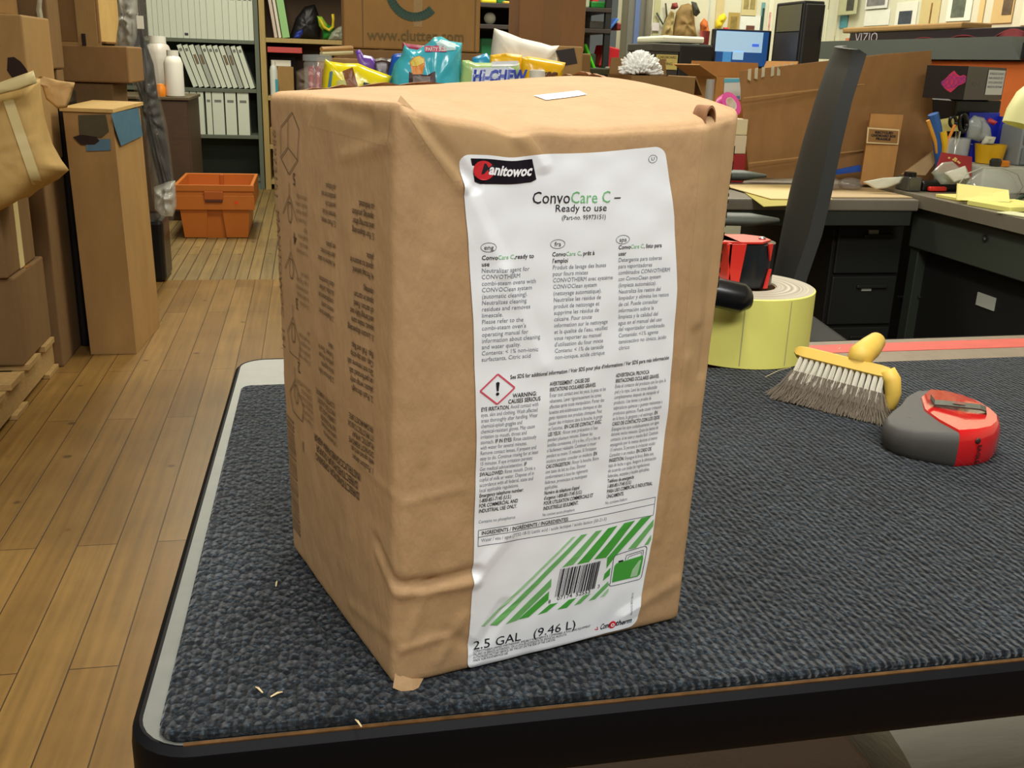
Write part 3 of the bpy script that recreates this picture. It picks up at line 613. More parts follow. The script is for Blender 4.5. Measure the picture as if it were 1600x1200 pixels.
for k in range(1):
    prof = []
    for i in range(15):
        a = R(-20+220*i/14); prof.append((0.0034*math.cos(a), 0.0075*math.sin(a)))
    V = []
    for (x, z) in prof:
        for rr in (1.0, 0.82):
            for yy in (-0.003, 0.008): V.append(c0 + AX*x*rr + AZ*(z*rr-0.001) + AY*yy)
    F = []
    for i in range(14):
        a, b = i*4, (i+1)*4; F += [(a, b, b+1, a+1), (a+2, a+3, b+3, b+2), (a, a+2, b+2, b), (a+1, b+1, b+3, a+3)]
    cl.add(V, F)
mk('curled_tab', cl, KT, bx, 'auto')
mk('corner_tuft', MB().add([surfT(0.0, 0.02), surfT(0.05, 0.0), surfT(0.06, 0.06), surfT(0.02, 0.03)+Vector((0, 0, 0.004))], [(0, 1, 3), (1, 2, 3), (2, 0, 3), (0, 2, 1)]), KB, bx)
SB = Print(); rb = random.Random(9); vv = 0.66
while vv < 0.93:
    h = rb.choice([0.006, 0.010, 0.016]); SB.rect('k', 0.0, vv*0.305, 0.02, (vv+h)*0.305, 2); vv += h+rb.choice([0.006, 0.010])
SB.lay(lambda x, y, l: boxP(1.0, 0.016+x/0.178, y/0.305, 0.0006), {'k': ('barcode_print', INKS['dark'][1])}, bx)

# ================================================================ things on the mat
# roll of yellow labels
RC = Vector((0.505, 1.092, MZ)); RRad, RHt = 0.083, 0.082
def roll_mat():
    m = bpy.data.materials.new('label_roll_edge'); m.use_nodes = True; nt = m.node_tree; N = nt.nodes; b = N['Principled BSDF']
    tc = N.new('ShaderNodeTexCoord'); ln = N.new('ShaderNodeVectorMath'); ln.operation = 'LENGTH'; mp = N.new('ShaderNodeMapping'); mp.inputs['Scale'].default_value = (1, 1, 0)
    nt.links.new(tc.outputs['Object'], mp.inputs[0]); nt.links.new(mp.outputs[0], ln.inputs[0])
    n = N.new('ShaderNodeTexNoise'); n.noise_dimensions = '1D'; n.inputs['Scale'].default_value = 260; n.inputs['Detail'].default_value = 3; nt.links.new(ln.outputs['Value'], n.inputs['W'])
    cr = N.new('ShaderNodeValToRGB'); cr.color_ramp.elements[0].color = lin((142, 132, 112)); cr.color_ramp.elements[1].color = lin((192, 183, 162)); cr.color_ramp.elements[0].position = 0.3; cr.color_ramp.elements[1].position = 0.7
    nt.links.new(n.outputs['Fac'], cr.inputs[0]); nt.links.new(cr.outputs[0], b.inputs['Base Color']); b.inputs['Roughness'].default_value = 0.7
    return m
lr = thing('label_roll', 'thick roll of pale yellow labels standing behind the cardboard box', 'roll of labels', RC)
YEL = M('yellow_paper', (226, 222, 116), 0.6, var=0.03, vscale=20)
mk('paper_winding', MB().lathe([(RRad-0.002, 0), (RRad, 0.001), (RRad, RHt-0.001), (RRad-0.0015, RHt)], RC, 72, cap=False), YEL, lr, 'auto')
mk('roll_edge', MB().lathe([(0.038, 0.001), (0.038, RHt), (RRad-0.0015, RHt), (RRad-0.002, 0.0003), (0.038, 0.001)], RC, 72, cap=False), roll_mat(), lr, 'auto', label='grey-white edge of the wound labels')
mk('core', MB().lathe([(0.0365, 0), (0.0365, RHt-0.001), (0.038, RHt-0.001), (0.038, 0), (0.0365, 0)], RC, 40, cap=False), kraft('core_board', (160, 128, 92)), lr, 'auto')
lines = MB()
for a in (-112, -74):
    ca, sa = math.cos(R(a)), math.sin(R(a)); p = RC+Vector((ca*(RRad+0.0003), sa*(RRad+0.0003), 0)); t = Vector((-sa, ca, 0))*0.0006
    lines.add([p-t+Vector((0, 0, .004)), p+t+Vector((0, 0, .004)), p+t+Vector((0, 0, RHt-.003)), p-t+Vector((0, 0, RHt-.003))], [(0, 1, 2, 3)])
mk('label_gap', lines, M('gap_grey', (170, 166, 120), 0.7), lr)

# tape dispenser lying on the roll
RT = RC.z+RHt
td = thing('tape_dispenser', 'red tape dispenser with black tape and black handle, on the yellow label roll', 'tape dispenser', (0.49, 1.08, RT))
RED = M('red_enamel', (206, 44, 36), 0.35, coat=0.3); BLK = M('black_plastic', (17, 17, 19), 0.3); BTAPE = M('black_tape', (26, 30, 34), 0.22)
tc_ = Vector((0.505, 1.098, RT+0.001))
mk('tape_roll', MB().lathe([(0.018, 0), (0.034, 0), (0.034, 0.050), (0.018, 0.050), (0.018, 0)], tc_, 40, cap=False), BTAPE, td, 'auto')
oc = [Vector((0.033*math.cos(R(45*i+22)), 0.030*math.sin(R(45*i+22)), 0)) for i in range(8)]
plate = MB().prism([tc_+p+Vector((-0.006, -0.002, 0.0515)) for p in oc], (0, 0, 0.0022))
plate.box(tc_+Vector((-0.045, -0.005, 0.0526)), (0.05, 0.044, 0.0022))
mk('frame_plate', plate, RED, td)
mk('rivet', MB().ball(tc_+Vector((0.016, -0.008, 0.0545)), 0.0045, 14, (1, 1, 0.45)), M('zinc', (190, 190, 186), 0.25, 1.0), td, True)
mk('side_arm', MB().prism([tc_+Vector((-0.040, -0.0352, 0.0525)), tc_+Vector((-0.016, -0.0352, 0.0525)), tc_+Vector((-0.021, -0.0352, 0.005)), tc_+Vector((-0.030, -0.0352, 0.004))], (0, -0.0018, 0)), RED, td)
mk('side_arm', MB().prism([tc_+Vector((0.011, -0.0335, 0.0525)), tc_+Vector((0.0185, -0.0300, 0.0525)), tc_+Vector((0.0165, -0.0312, 0.032))], (0.0008, -0.002, 0)), RED, td)
mk('side_arm', MB().prism([tc_+Vector((0.017, -0.031, 0.0225)), tc_+Vector((0.020, -0.030, 0.0225)), tc_+Vector((0.016, -0.0325, 0.0)), tc_+Vector((0.011, -0.034, 0.0))], (0.0006, -0.002, 0)), RED, td)
mk('side_arm', MB().box(tc_+Vector((-0.035, -0.012, 0.027)), (0.0025, 0.05, 0.052)), RED, td)

hd = at(1160, 466, Y=1.0); hs = hd + Vector((-0.085, 0.035, 0.014))
mk('frame_arm', MB().tube([tc_+Vector((-0.050, -0.005, 0.050)), tc_+Vector((-0.085, -0.012, 0.045)), hs+Vector((-0.012, 0.006, 0.004)), hs+Vector((0.006, -0.002, 0))], 0.009, 12), RED, td, True)
mk('handle', MB().tube([hs, hs.lerp(hd, 0.5), hd, hd+Vector((0.006, 0.001, 0)), hd+Vector((0.010, 0.0015, 0))], [0.016, 0.0165, 0.0165, 0.0125, 0.002], 20), BLK, td, True)

# counter brush
br = thing('counter_brush', 'yellow dusting brush with grey bristles, lying beside the yellow label roll', 'brush', (0.55, 0.92, MZ))
BY = M('yellow_plastic', (214, 178, 76), 0.55, var=0.05, vscale=40)
A0 = at(1252, 549, Z=MZ+0.049); A1 = at(1386, 582, Z=MZ+0.046)
ax = (A1-A0).normalized(); fwd = Vector((0, 0, 1)).cross(ax).normalized()   # away from the camera side
if fwd.y < 0: fwd = -fwd
bd = (-fwd*0.42 + Vector((0, 0, -0.90))).normalized()           # the way the bristles point
bn = ax.cross(bd).normalized()
if bn.z < 0: bn = -bn
blk = MB()
def brv(s, d, h): return A0 + ax*s + bd*d + bn*h
Lb = (A1-A0).length
prof = [(-0.004, -0.010), (-0.006, 0.0), (-0.004, 0.007), (0.006, 0.008), (0.009, 0.004), (0.009, -0.010), (0.0, -0.013)]
V = []; st_ = [(-0.006, 0.4), (-0.002, 0.85), (0.006, 1), (Lb-0.006, 1), (Lb+0.001, 0.9), (Lb+0.005, 0.5)]
for s, k in st_:
    for d, h in prof: V.append(brv(s, d*k, h*k))
n = len(prof); F = [(i*n+k, i*n+(k+1) % n, (i+1)*n+(k+1) % n, (i+1)*n+k) for i in range(len(st_)-1) for k in range(n)] + [tuple(range(n))[::-1], tuple((len(st_)-1)*n+k for k in range(n))]
mk('block', blk.add(V, F), BY, br, 'auto')
endc = MB()   # rounded end cap that runs down beside the last tufts
endc.tube([brv(Lb+0.001, -0.002, 0.004), brv(Lb+0.007, 0.006, 0.001), brv(Lb+0.010, 0.018, -0.004), brv(Lb+0.009, 0.030, -0.008), brv(Lb+0.005, 0.037, -0.010)], [0.007, 0.0085, 0.008, 0.007, 0.004], 12)
mk('end_guard', endc, BY, br, True)
hp = A0 + ax*(Lb*0.66)
mk('handle', MB().tube([hp - bd*0.001, hp - bd*0.010 + fwd*0.004, hp + fwd*0.030 + Vector((0, 0, 0.012)), hp + fwd*0.048 + Vector((0, 0, 0.016)), hp+fwd*0.056+Vector((0, 0, 0.017))], [0.011, 0.0125, 0.012, 0.0095, 0.003], 18), BY, br, True)
def bristles(mb, d0, d1, per, w0, w1, seed, jit):
    q = random.Random(seed)
    for t in range(15):
        s0 = 0.004 + (Lb-0.006)*t/14
        for row in range(3):
            h0 = -0.008+0.006*row
            for k in range(per):
                a = q.random()*6.28; rr = 0.0022*math.sqrt(q.random()); fl = -0.003*(1-t/14) 
                s = s0+rr*math.cos(a); h = h0+rr*math.sin(a)
                spread = (s0/Lb-0.6)*0.008 + q.gauss(0, jit)
                def pt(d):
                    f = d/0.055
                    p = brv(s + spread*f*f*1.6 + fl*f*f*1.5, d, h*(1+f*0.9) - 0.004*f*f + q.gauss(0, jit*0.35)*f)
                    if p.z < MZ+0.0008: p.z = MZ+0.0008+0.002*q.random()
                    return p
                a_, b_, c_ = pt(d0), pt((d0+d1)/2), pt(d1+q.gauss(0, 0.0025))
                sd = ax*w0; sd2 = ax*w1
                mb.add([a_-sd, a_+sd, b_+sd, b_-sd, c_+sd2, c_-sd2], [(0, 1, 2, 3), (3, 2, 4, 5)])
    return mb
mk('bristles', bristles(MB(), 0.006, 0.031, 130, 0.0003, 0.00026, 1, 0.0014), M('bristle_white', (196, 190, 170), 0.7), br, fix=False, label='pale roots of the bristles')['kind'] = 'stuff'
mk('bristles', bristles(MB(), 0.022, 0.054, 170, 0.00034, 0.0003, 2, 0.0052), M('bristle_grey', (108, 97, 82), 0.95), br, fix=False, label='dark dusty bristle tips')['kind'] = 'stuff'

# tape measure
tm = thing('tape_measure', 'red and grey tape measure with a belt clip, at the right of the mat', 'tape measure', (0.565, 0.765, MZ))
spl = [(0.546, 0.715), (0.545, 0.745), (0.549, 0.776), (0.568, 0.812), (0.594, 0.836)]
grey_poly = [(0.594, 0.836), (0.580, 0.836), (0.556, 0.818), (0.540, 0.800), (0.524, 0.789), (0.511, 0.778), (0.506, 0.765), (0.508, 0.750), (0.518, 0.737), (0.532, 0.725)] + spl[:-1]
red_poly = list(reversed(spl)) 
red_poly = spl[:1] + [(0.566, 0.716), (0.586, 0.722), (0.602, 0.735), (0.614, 0.752), (0.620, 0.772), (0.622, 0.795), (0.618, 0.815), (0.608, 0.830)] + [spl[-1]] + list(reversed(spl[1:-1]))
def loft(poly, lay):
    c = Vector((0.565, 0.772, 0)); P = [Vector((x, y, 0)) for x, y in poly]; n = len(P); V = []; F = []
    for sc, z in lay:
        for p in P: V.append(c+(p-c)*sc+Vector((0, 0, MZ+z - 0.006*max(0, (0.545-p.x)/0.035)*(1 if z > 0.015 else 0))))
    for k in range(len(lay)-1):
        for i in range(n): j = (i+1) % n; F.append((k*n+i, k*n+j, (k+1)*n+j, (k+1)*n+i))
    F += [tuple(range(n))[::-1], tuple((len(lay)-1)*n+i for i in range(n))]
    return MB().add(V, F)
RUB = M('grey_rubber', (74, 72, 68), 0.62, bump=0.05, bscale=300); REDG = M('red_gloss', (200, 24, 28), 0.16, coat=0.6)
mk('rubber_grip', loft(grey_poly, [(0.955, 0.0005), (1.0, 0.005), (1.0, 0.023), (0.975, 0.029), (0.93, 0.0315)]), RUB, tm, 'auto', label='dark grey rubber grip')
mk('case', loft(red_poly, [(0.95, 0.0003), (0.99, 0.005), (0.985, 0.024), (0.95, 0.031), (0.90, 0.0335)]), REDG, tm, 'auto', label='glossy red plastic case')
cp = [(0.562, 0.787, 0.0415), (0.566, 0.785, 0.0365), (0.574, 0.780, 0.0372), (0.598, 0.763, 0.0385), (0.602, 0.760, 0.0375), (0.6025, 0.7595, 0.0345)]
clip = MB(); wv = Vector((0.56, 0.83, 0)).normalized()*0.0075; V = []
for x, y, z in cp:
    p = Vector((x, y, MZ+z)); V += [p-wv, p+wv, p+wv-Vector((0, 0, 0.0014)), p-wv-Vector((0, 0, 0.0014))]
F = [(0, 1, 2, 3), tuple(len(V)-4+k for k in (3, 2, 1, 0))]
for i in range(len(cp)-1):
    for k in range(4): F.append((i*4+k, (i+1)*4+k, (i+1)*4+(k+1) % 4, i*4+(k+1) % 4))
mk('belt_clip', clip.add(V, F), M('dark_steel', (70, 74, 68), 0.42, 0.4), tm)
sl = MB(); slc = Vector((0.583, 0.7735, MZ+0.0382)); e1 = Vector((0.024, -0.017, 0)).normalized(); e2 = wv.normalized()
sl.add([slc+e1*0.006*math.cos(2*math.pi*i/18)+e2*0.0028*math.sin(2*math.pi*i/18)+Vector((0, 0, 0.0003)) for i in range(18)], [tuple(range(18))])
mk('clip_slot', sl, M('slot_red', (120, 50, 40), 0.4), tm)
mk('screw', MB().ball((0.531, 0.768, MZ+0.0275), 0.0026, 12, (1, 1, 0.5)), M('screw_dark', (60, 34, 30), 0.5), tm, True)
mk('screw', MB().ball((0.5655, 0.7165, MZ+0.024), 0.0028, 12, (1, 0.4, 1)), M('screw_dark', (60, 34, 30), 0.5), tm, True)
tp = Print(); tp.text('k', 'EAGLE', 0, 0, 0.0062, width=0.017, bold=0.02)
tp.lay(lambda x, y, l: Vector((0.566+y*0.98, 0.7158+y*0.2-0.0003, MZ+0.0205-x)), {'k': ('marker_writing', M('marker_black', (24, 10, 14), 0.5))}, tm)
# loose bits on the mat
tq = random.Random(21)
for k, (px_, py_) in enumerate(((432, 1085), (405, 1078), (560, 1130), (432, 912), (1312, 545))):
    p = at(px_, py_, Z=MZ+0.0008); a = tq.random()*3.14; d = Vector((math.cos(a), math.sin(a), 0))*0.0035
    s = solo('wood_splinter', MB().tube([p-d, p+d*0.2+Vector((0, 0, 0.0006)), p+d], [0.0004, 0.0006, 0.0003], 6), M('splinter', (206, 186, 140), 0.6),
         ['tiny pale splinter on the mat, right one of a close pair left of the box', 'tiny pale splinter on the mat, left one of a close pair left of the box', 'tiny pale splinter on the mat below the box corner, near the front edge', 'tiny pale splinter on the mat by the left side of the box', 'tiny white speck on the brown border behind the yellow brush'][k], 'splinter', group='splinters on the mat')
h0 = at(1196, 589, Z=MZ+0.001); h1 = at(1236, 574, Z=MZ+0.002)
solo('loose_bristle', MB().tube([h0, h0.lerp(h1, 0.5)+Vector((0, 0, 0.002)), h1], 0.0003, 6), M('splinter', (206, 186, 140)), 'single long stray bristle on the mat at the left end of the brush', 'bristle')
# under the bench
wr = M('stretch_film', (214, 212, 204), 0.32, bump=0.35, bscale=30, stretch=(0.4, 1, 6), var=0.05)
wc = Vector((0.575, 0.83, 0.205)); fr = thing('film_roll', 'large grey-white roll wrapped in clear film, on the floor under the bench', 'roll', (1.0, 0.83, 0))
mk('wound_film', MB().lathe([(0.05, 0), (0.17, 0.0), (0.2, 0.02), (0.2, 0.85), (0.17, 0.87), (0.05, 0.87)], wc, 48, (1, 0, 0)), wr, fr, 'auto')
mk('core', MB().lathe([(0.05, -0.01), (0.05, 0.88), (0.035, 0.88), (0.035, -0.01), (0.05, -0.01)], wc, 24, (1, 0, 0), cap=False), kraft('core_board', (160, 128, 92)), fr, 'auto')
# ================================================================ cartons and other packing
K1 = kraft('kraft_tan', (158, 124, 76)); K2 = kraft('kraft_brown', (136, 102, 60)); K3 = kraft('kraft_pale', (196, 162, 100)); K4 = kraft('kraft_dim', (122, 94, 60))
TAPE2 = M('paper_tape', (214, 196, 140), 0.5); TAPEC = M('brown_tape', (160, 116, 66), 0.22, spec=0.6); DARKHOLE = M('hole_dark', (40, 22, 14), 0.9)
def carton(name, label, x0, x1, y0, y1, z0, z1, mat=None, rz=0.0, tape=True, group=None, bev=0.006, cat='box', sidetape=False):
    """closed cardboard box; x, y, z spans in the room, turned rz about its middle"""
    mat = mat or K1; c = Vector(((x0+x1)/2, (y0+y1)/2, z0)); t = thing(name, label, cat, c, group)
    mk('carton', MB().box(c+Vector((0, 0, (z1-z0)/2)), (x1-x0, y1-y0, z1-z0), 0, bev), mat, t)
    w_, d_, h_ = x1-x0, y1-y0, z1-z0
    if tape:
        tw = min(0.05, d_*0.4, w_*0.4)
        a = MB().span((x0-0.0008, c.y-tw/2, z1-0.0004), (x1+0.0008, c.y+tw/2, z1+0.0012)) if w_ >= d_ else MB().span((c.x-tw/2, y0-0.0008, z1-0.0004), (c.x+tw/2, y1+0.0008, z1+0.0012))
        mk('tape', a, TAPEC, t)
    if sidetape:
        mk('tape', MB().span((x1-0.0005, c.y-0.025, z0+0.003), (x1+0.0012, c.y+0.025, z1-0.003)), TAPE2, t)
    t.rotation_euler = (0, 0, rz); return t
def open_carton(name, label, x0, x1, y0, y1, z0, z1, mat, flaps, rz=0.0, th=0.005, cat='box', group=None):
    """open box; flaps: (side, length, angle from upright outward)"""
    c = Vector(((x0+x1)/2, (y0+y1)/2, z0)); t = thing(name, label, cat, c, group)
    m = MB().span((x0, y0, z0), (x1, y0+th, z1)); m.span((x0, y1-th, z0), (x1, y1, z1)); m.span((x0, y0+th, z0), (x0+th, y1-th, z1)); m.span((x1-th, y0+th, z0), (x1, y1-th, z1)); m.span((x0+th, y0+th, z0), (x1-th, y1-th, z0+th))
    mk('carton', m, mat, t)
    for side, L, ang in flaps:
        a = R(ang); dz, do = math.cos(a)*L, math.sin(a)*L
        if side == 'f': P = [(x0+.004, y0, z1), (x1-.004, y0, z1), (x1-.01, y0-do, z1+dz), (x0+.01, y0-do, z1+dz)]; n = Vector((0, math.cos(a), math.sin(a)))
        if side == 'b': P = [(x0+.004, y1, z1), (x1-.004, y1, z1), (x1-.01, y1+do, z1+dz), (x0+.01, y1+do, z1+dz)]; n = Vector((0, -math.cos(a), math.sin(a)))
        if side == 'l': P = [(x0, y0+.004, z1), (x0, y1-.004, z1), (x0-do, y1-.01, z1+dz), (x0-do, y0+.01, z1+dz)]; n = Vector((math.cos(a), 0, math.sin(a)))
        if side == 'r': P = [(x1, y0+.004, z1), (x1, y1-.004, z1), (x1+do, y1-.01, z1+dz), (x1+do, y0+.01, z1+dz)]; n = Vector((-math.cos(a), 0, math.sin(a)))
        mk('flap', MB().prism(P, n*0.004), mat, t)
    t.rotation_euler = (0, 0, rz); return t

# ---- pallet with cartons, left
pt = thing('pallet', 'worn wooden pallet on the plank floor under the cartons at the left', 'pallet', (-1.3, 3.2, 0))
PW = M('pallet_wood', (168, 136, 84), 0.75, var=0.22, vscale=14, stretch=(3, 3, 12))
for i in range(5): mk('board', MB().span((-1.8, 2.62+i*0.205, 0.10), (-0.885, 2.62+i*0.205+0.13, 0.12), 0.002), PW, pt)
for x in (-0.92, -1.32, -1.76): mk('stringer', MB().span((x-0.018, 2.60, 0.016), (x+0.020, 3.60, 0.10), 0.002), PW, pt)
for y in (2.62, 3.05, 3.46): mk('bottom_board', MB().span((-1.8, y, 0), (-0.885, y+0.13, 0.016), 0.002), PW, pt)
carton('cardboard_box', 'brown carton on the pallet, lowest box of the left stack', -1.45, -0.895, 3.22, 3.58, 0.12, 0.40, K4, sidetape=False)
carton('cardboard_box', 'brown taped carton second from the bottom of the left stack', -1.45, -0.905, 3.20, 3.53, 0.402, 0.64, K4, sidetape=True)
# soft, bulging carton on top
bg = thing('cardboard_box', 'crushed bulging tan carton with pale paper tape, on top of the left stack', 'box', (-0.95, 3.2, 0.642))
Y0 = 3.16
ol = [at(px, py, Y=Y0) for px, py in ((-150, 190), (-90, 150), (-20, 137), (62, 121), (64, 150), (70, 185), (82, 225), (96, 250), (108, 266), (92, 280), (60, 297), (30, 322), (0, 338), (-60, 350), (-150, 355))]
bgm = MB().pillow(ol, 0.14, (0.22, -1, 0.1), 12, 0.008, 3, -0.05, 7.0)
for v in bgm.V:
    if v.y > 3.16: v.z = max(v.z, 0.645)
mk('carton', bgm, K3, bg, True)
def strip_on(px_pts, Yv, wd, off=0.0):
    P = [at(px, py, Y=Yv)+Vector((0, -off, 0)) for px, py in px_pts]; m = MB(); V = []
    for i, p in enumerate(P):
        d = (P[min(i+1, len(P)-1)]-P[max(i-1, 0)]).normalized(); s = d.cross(Vector((0, 1, 0))).normalized()*wd/2; V += [p-s, p+s]
    m.add(V, [(2*i, 2*i+1, 2*i+3, 2*i+2) for i in range(len(P)-1)])
    m2 = MB().add(V+[v+Vector((0, 0.002, 0)) for v in V], m.F+[tuple(len(V)+k for k in f[::-1]) for f in m.F]); return m2
mk('top_fold', MB().pillow([at(px, py, Y=3.06) for px, py in ((-60, 160), (0, 142), (60, 121), (66, 140), (40, 150), (0, 160), (-60, 185))], 0.008, (0, -1, 0.4), 4, 0.003, 5, 0.05), TAPE2, bg, True)
def front_of(o, px, py):   # first point of a part seen at a pixel
    dg = None
    d = (_fw + (px-800)/FPX*_rt - (py-600)/FPX*_up).normalized(); off = ROOT[o.name]
    from mathutils.bvhtree import BVHTree
    me = o.data; t = BVHTree.FromPolygons([v.co+off for v in me.vertices], [tuple(p.vertices) for p in me.polygons])
    h = t.ray_cast(CAMP, d); return h[0]
bulge = [o for o in bg.children if o.name.startswith('carton')][0]
def drape(o, centre_px, wd, lift=0.010):
    L = []
    for (px, py) in centre_px:
        a = front_of(o, px-wd/2, py); b = front_of(o, px+wd/2, py)
        if a and b: L.append((a+Vector((0, -lift, 0)), b+Vector((0, -lift, 0))))
    V = [p for q in L for p in q]; return MB().add(V, [(2*i, 2*i+1, 2*i+3, 2*i+2) for i in range(len(L)-1)])
mk('paper_tape', drape(bulge, [(14+46*t, 155+133*t) for t in [i/16 for i in range(17)]], 17), TAPE2, bg, True, label='pale paper tape running down the front')
# cartons behind and above the bulging one
hb = carton('cardboard_box', 'tan carton with a torn hand hole, behind the bulging carton at the left edge', -1.35, -0.858, 3.50, 3.85, 0.70, 1.165, K1, tape=False)
hp_ = [at(px, py, Y=3.498) for px, py in ((12, 90), (22, 89), (32, 96), (40, 106), (46, 116), (40, 122), (28, 124), (18, 120), (11, 110))]
mk('hand_hole', MB().prism(hp_, (0, -0.0012, 0)), DARKHOLE, hb)
carton('cardboard_box', 'plain closed carton holding up the carton with the torn hand hole', -1.40, -0.87, 3.60, 3.95, 0.0, 0.698, K4, tape=False)
carton('cardboard_box', 'carton at the very top left corner, over the carton with the hand hole', -1.45, -0.955, 3.52, 3.86, 1.167, 1.50, K2, tape=False)
carton('cardboard_box', 'dark brown carton in shade behind the top left carton', -1.25, -0.87, 3.90, 4.07, 1.0, 1.52, K4, tape=False)
carton('cardboard_box', 'carton below the dark shaded carton at the upper left', -1.25, -0.875, 3.97, 4.07, 0.0, 0.998, K4, tape=False)
# pile of larger cartons further back
carton('cardboard_box', 'wide flat carton with taped end under the big upright carton, left', -1.12, -0.690, 4.35, 4.72, 0.945, 1.085, K2, tape=False)
p0 = at(150, 145, Y=4.35); p1 = at(190, 95, Y=4.35)
carton('cardboard_box', 'small plain carton propping up the flat carton at the left', -1.05, -0.76, 4.37, 4.70, 0.60, 0.943, K4, tape=False)
carton('cardboard_box', 'carton on the floor at the back of the left pile', -1.1, -0.74, 4.36, 4.72, 0.0, 0.598, K4, tape=False)
oc = thing('cardboard_box', 'large upright carton with open flap and hand slot, upper left', 'box', (-0.93, 4.55, 1.092))
xa, xb, xc = at(55, 60, Y=4.36).x, at(158, 60, Y=4.36).x, at(184, 60, Y=4.42).x
mk('carton', MB().span((xa, 4.36, 1.092), (xb, 4.72, 1.62), 0.006), K2, oc)
mk('flap', MB().prism([(xb, 4.365, 1.10), (xc-0.012, 4.44, 1.10), (xc+0.004, 4.45, 1.18), (xc+0.008, 4.45, 1.62), (xb, 4.365, 1.62)], (-0.002, 0.006, 0)), K3, oc, label='pale open flap at the right')
mk('side_panel', MB().span((at(122, 60, Y=4.355).x, 4.352, at(122, 72, Y=4.352).z), (xb-0.012, 4.358, 1.60)), K1, oc)
mk('hand_slot', MB().box(at(131, 62, Y=4.35), (0.016, 0.004, 0.045), 0, 0.003), DARKHOLE, oc)
mk('bottom_strip', MB().span((xa, 4.353, 1.095), (xb, 4.358, at(100, 72, Y=4.353).z)), K1, oc)
solo('plastic_scrap', MB().pillow([at(px, py, Y=3.88) for px, py in ((59, -10), (66, -10), (65, 12), (68, 30), (67, 48), (63, 66), (58, 60), (60, 35), (56, 15))], 0.012, wr=0.012, seed=4), M('cloudy_plastic', (200, 196, 170), 0.2, alpha=0.55), 'thin strip of clear plastic hanging between the upper left cartons', 'plastic', smooth=True)
fl_ = [at(px, py, Y=3.30) for px, py in ((40, 128), (65, 119), (92, 126), (98, 127), (117, 129), (113, 145), (105, 168), (90, 170), (72, 155), (66, 135))]
solo('kraft_paper', MB().pillow(fl_, 0.006, (0.1, -1, 0.5), 5, 0.014, 8), kraft('kraft_paper', (206, 168, 112), bump=0.4, bscale=60), 'crumpled sheet of kraft paper sticking out behind the bulging carton', 'paper', smooth=True)
# tall narrow carton with blue tape
tall = thing('cardboard_box', 'tall narrow carton with blue tape, standing on the plank floor', 'box', (-0.73, 3.93, 0))
ta, tb_ = (-0.810, 3.75), (-0.650, 3.745); tcx, tdx = (-0.619, 4.147), (-0.79, 4.15); th0 = 0.885
TALLM = kraft('kraft_tall', (164, 128, 78), var=0.16, vscale=9)
mk('carton', MB().prism([(ta[0], ta[1], 0.001), (tb_[0], tb_[1], 0.001), (tcx[0], tcx[1], 0.001), (tdx[0], tdx[1], 0.001)], (-0.012, 0, th0-0.02)), TALLM, tall)
mk('lid', MB().prism([(-0.830, 3.74, th0-0.018), (-0.657, 3.735, th0-0.020), (-0.618, 4.15, th0-0.012), (-0.80, 4.16, th0-0.01)], (0, 0, 0.012)), K3, tall)
BT = M('blue_tape', (74, 112, 134), 0.5, var=0.2, vscale=30)
def on_y(px_pts, Yv, dep=0.0015, off=0.0): return MB().prism([at(px, py, Y=Yv-off) for px, py in px_pts], (0, -dep, 0))
mk('blue_tape', on_y(((133, 218), (172, 217), (173, 235), (135, 236)), 3.742), BT, tall)
mk('dark_patch', on_y(((122, 180), (165, 179), (170, 205), (158, 215), (124, 210)), 3.742), M('patch_dark', (74, 66, 44), 0.8, var=0.2, vscale=20), tall)
mk('hand_hole', on_y(((114, 214), (124, 211), (150, 214), (156, 220), (148, 226), (126, 226)), 3.741), DARKHOLE, tall)
def on_side(px_pts, off=0.002):   # right-hand face of the tall carton
    P = []
    a = Vector((tb_[0]-0.006, tb_[1], 0)); b = Vector((tcx[0]-0.006, tcx[1], 0)); n = Vector(((b-a).y, -(b-a).x, 0)).normalized()
    for px, py in px_pts:
        d = _fw + (px-800)/FPX*_rt - (py-600)/FPX*_up; t = (a-CAMP).dot(n)/d.dot(n); P.append(CAMP+d*t+n*off)
    return MB().prism(P, n*0.001)
mk('blue_tape', on_side(((172, 178), (215, 168), (222, 212), (188, 228), (180, 205))), BT, tall)
mk('blue_tape', on_side(((215, 470), (228, 465), (229, 480), (216, 490))), BT, tall)
# dark things between the stacks
solo('black_post', MB().span((-0.868, 3.86, 0.0), (-0.836, 4.06, 0.93), 0.01), BLK, 'black upright post in the gap between the pallet and the tall carton', 'post')
solo('blue_bin', MB().lathe([(0.09, 0), (0.12, 0.2), (0.125, 0.2), (0.125, 0.21), (0.112, 0.21), (0.085, 0.01)], (-0.955, 4.215, 0.11), 28), M('blue_plastic', (24, 70, 170), 0.4), 'blue plastic bin half hidden behind the tall carton', 'bin', smooth='auto')
solo('black_crate', MB().span((-1.12, 4.085, 0.0), (-0.825, 4.34, 0.108), 0.008), BLK, 'low black crate under the blue bin', 'crate')
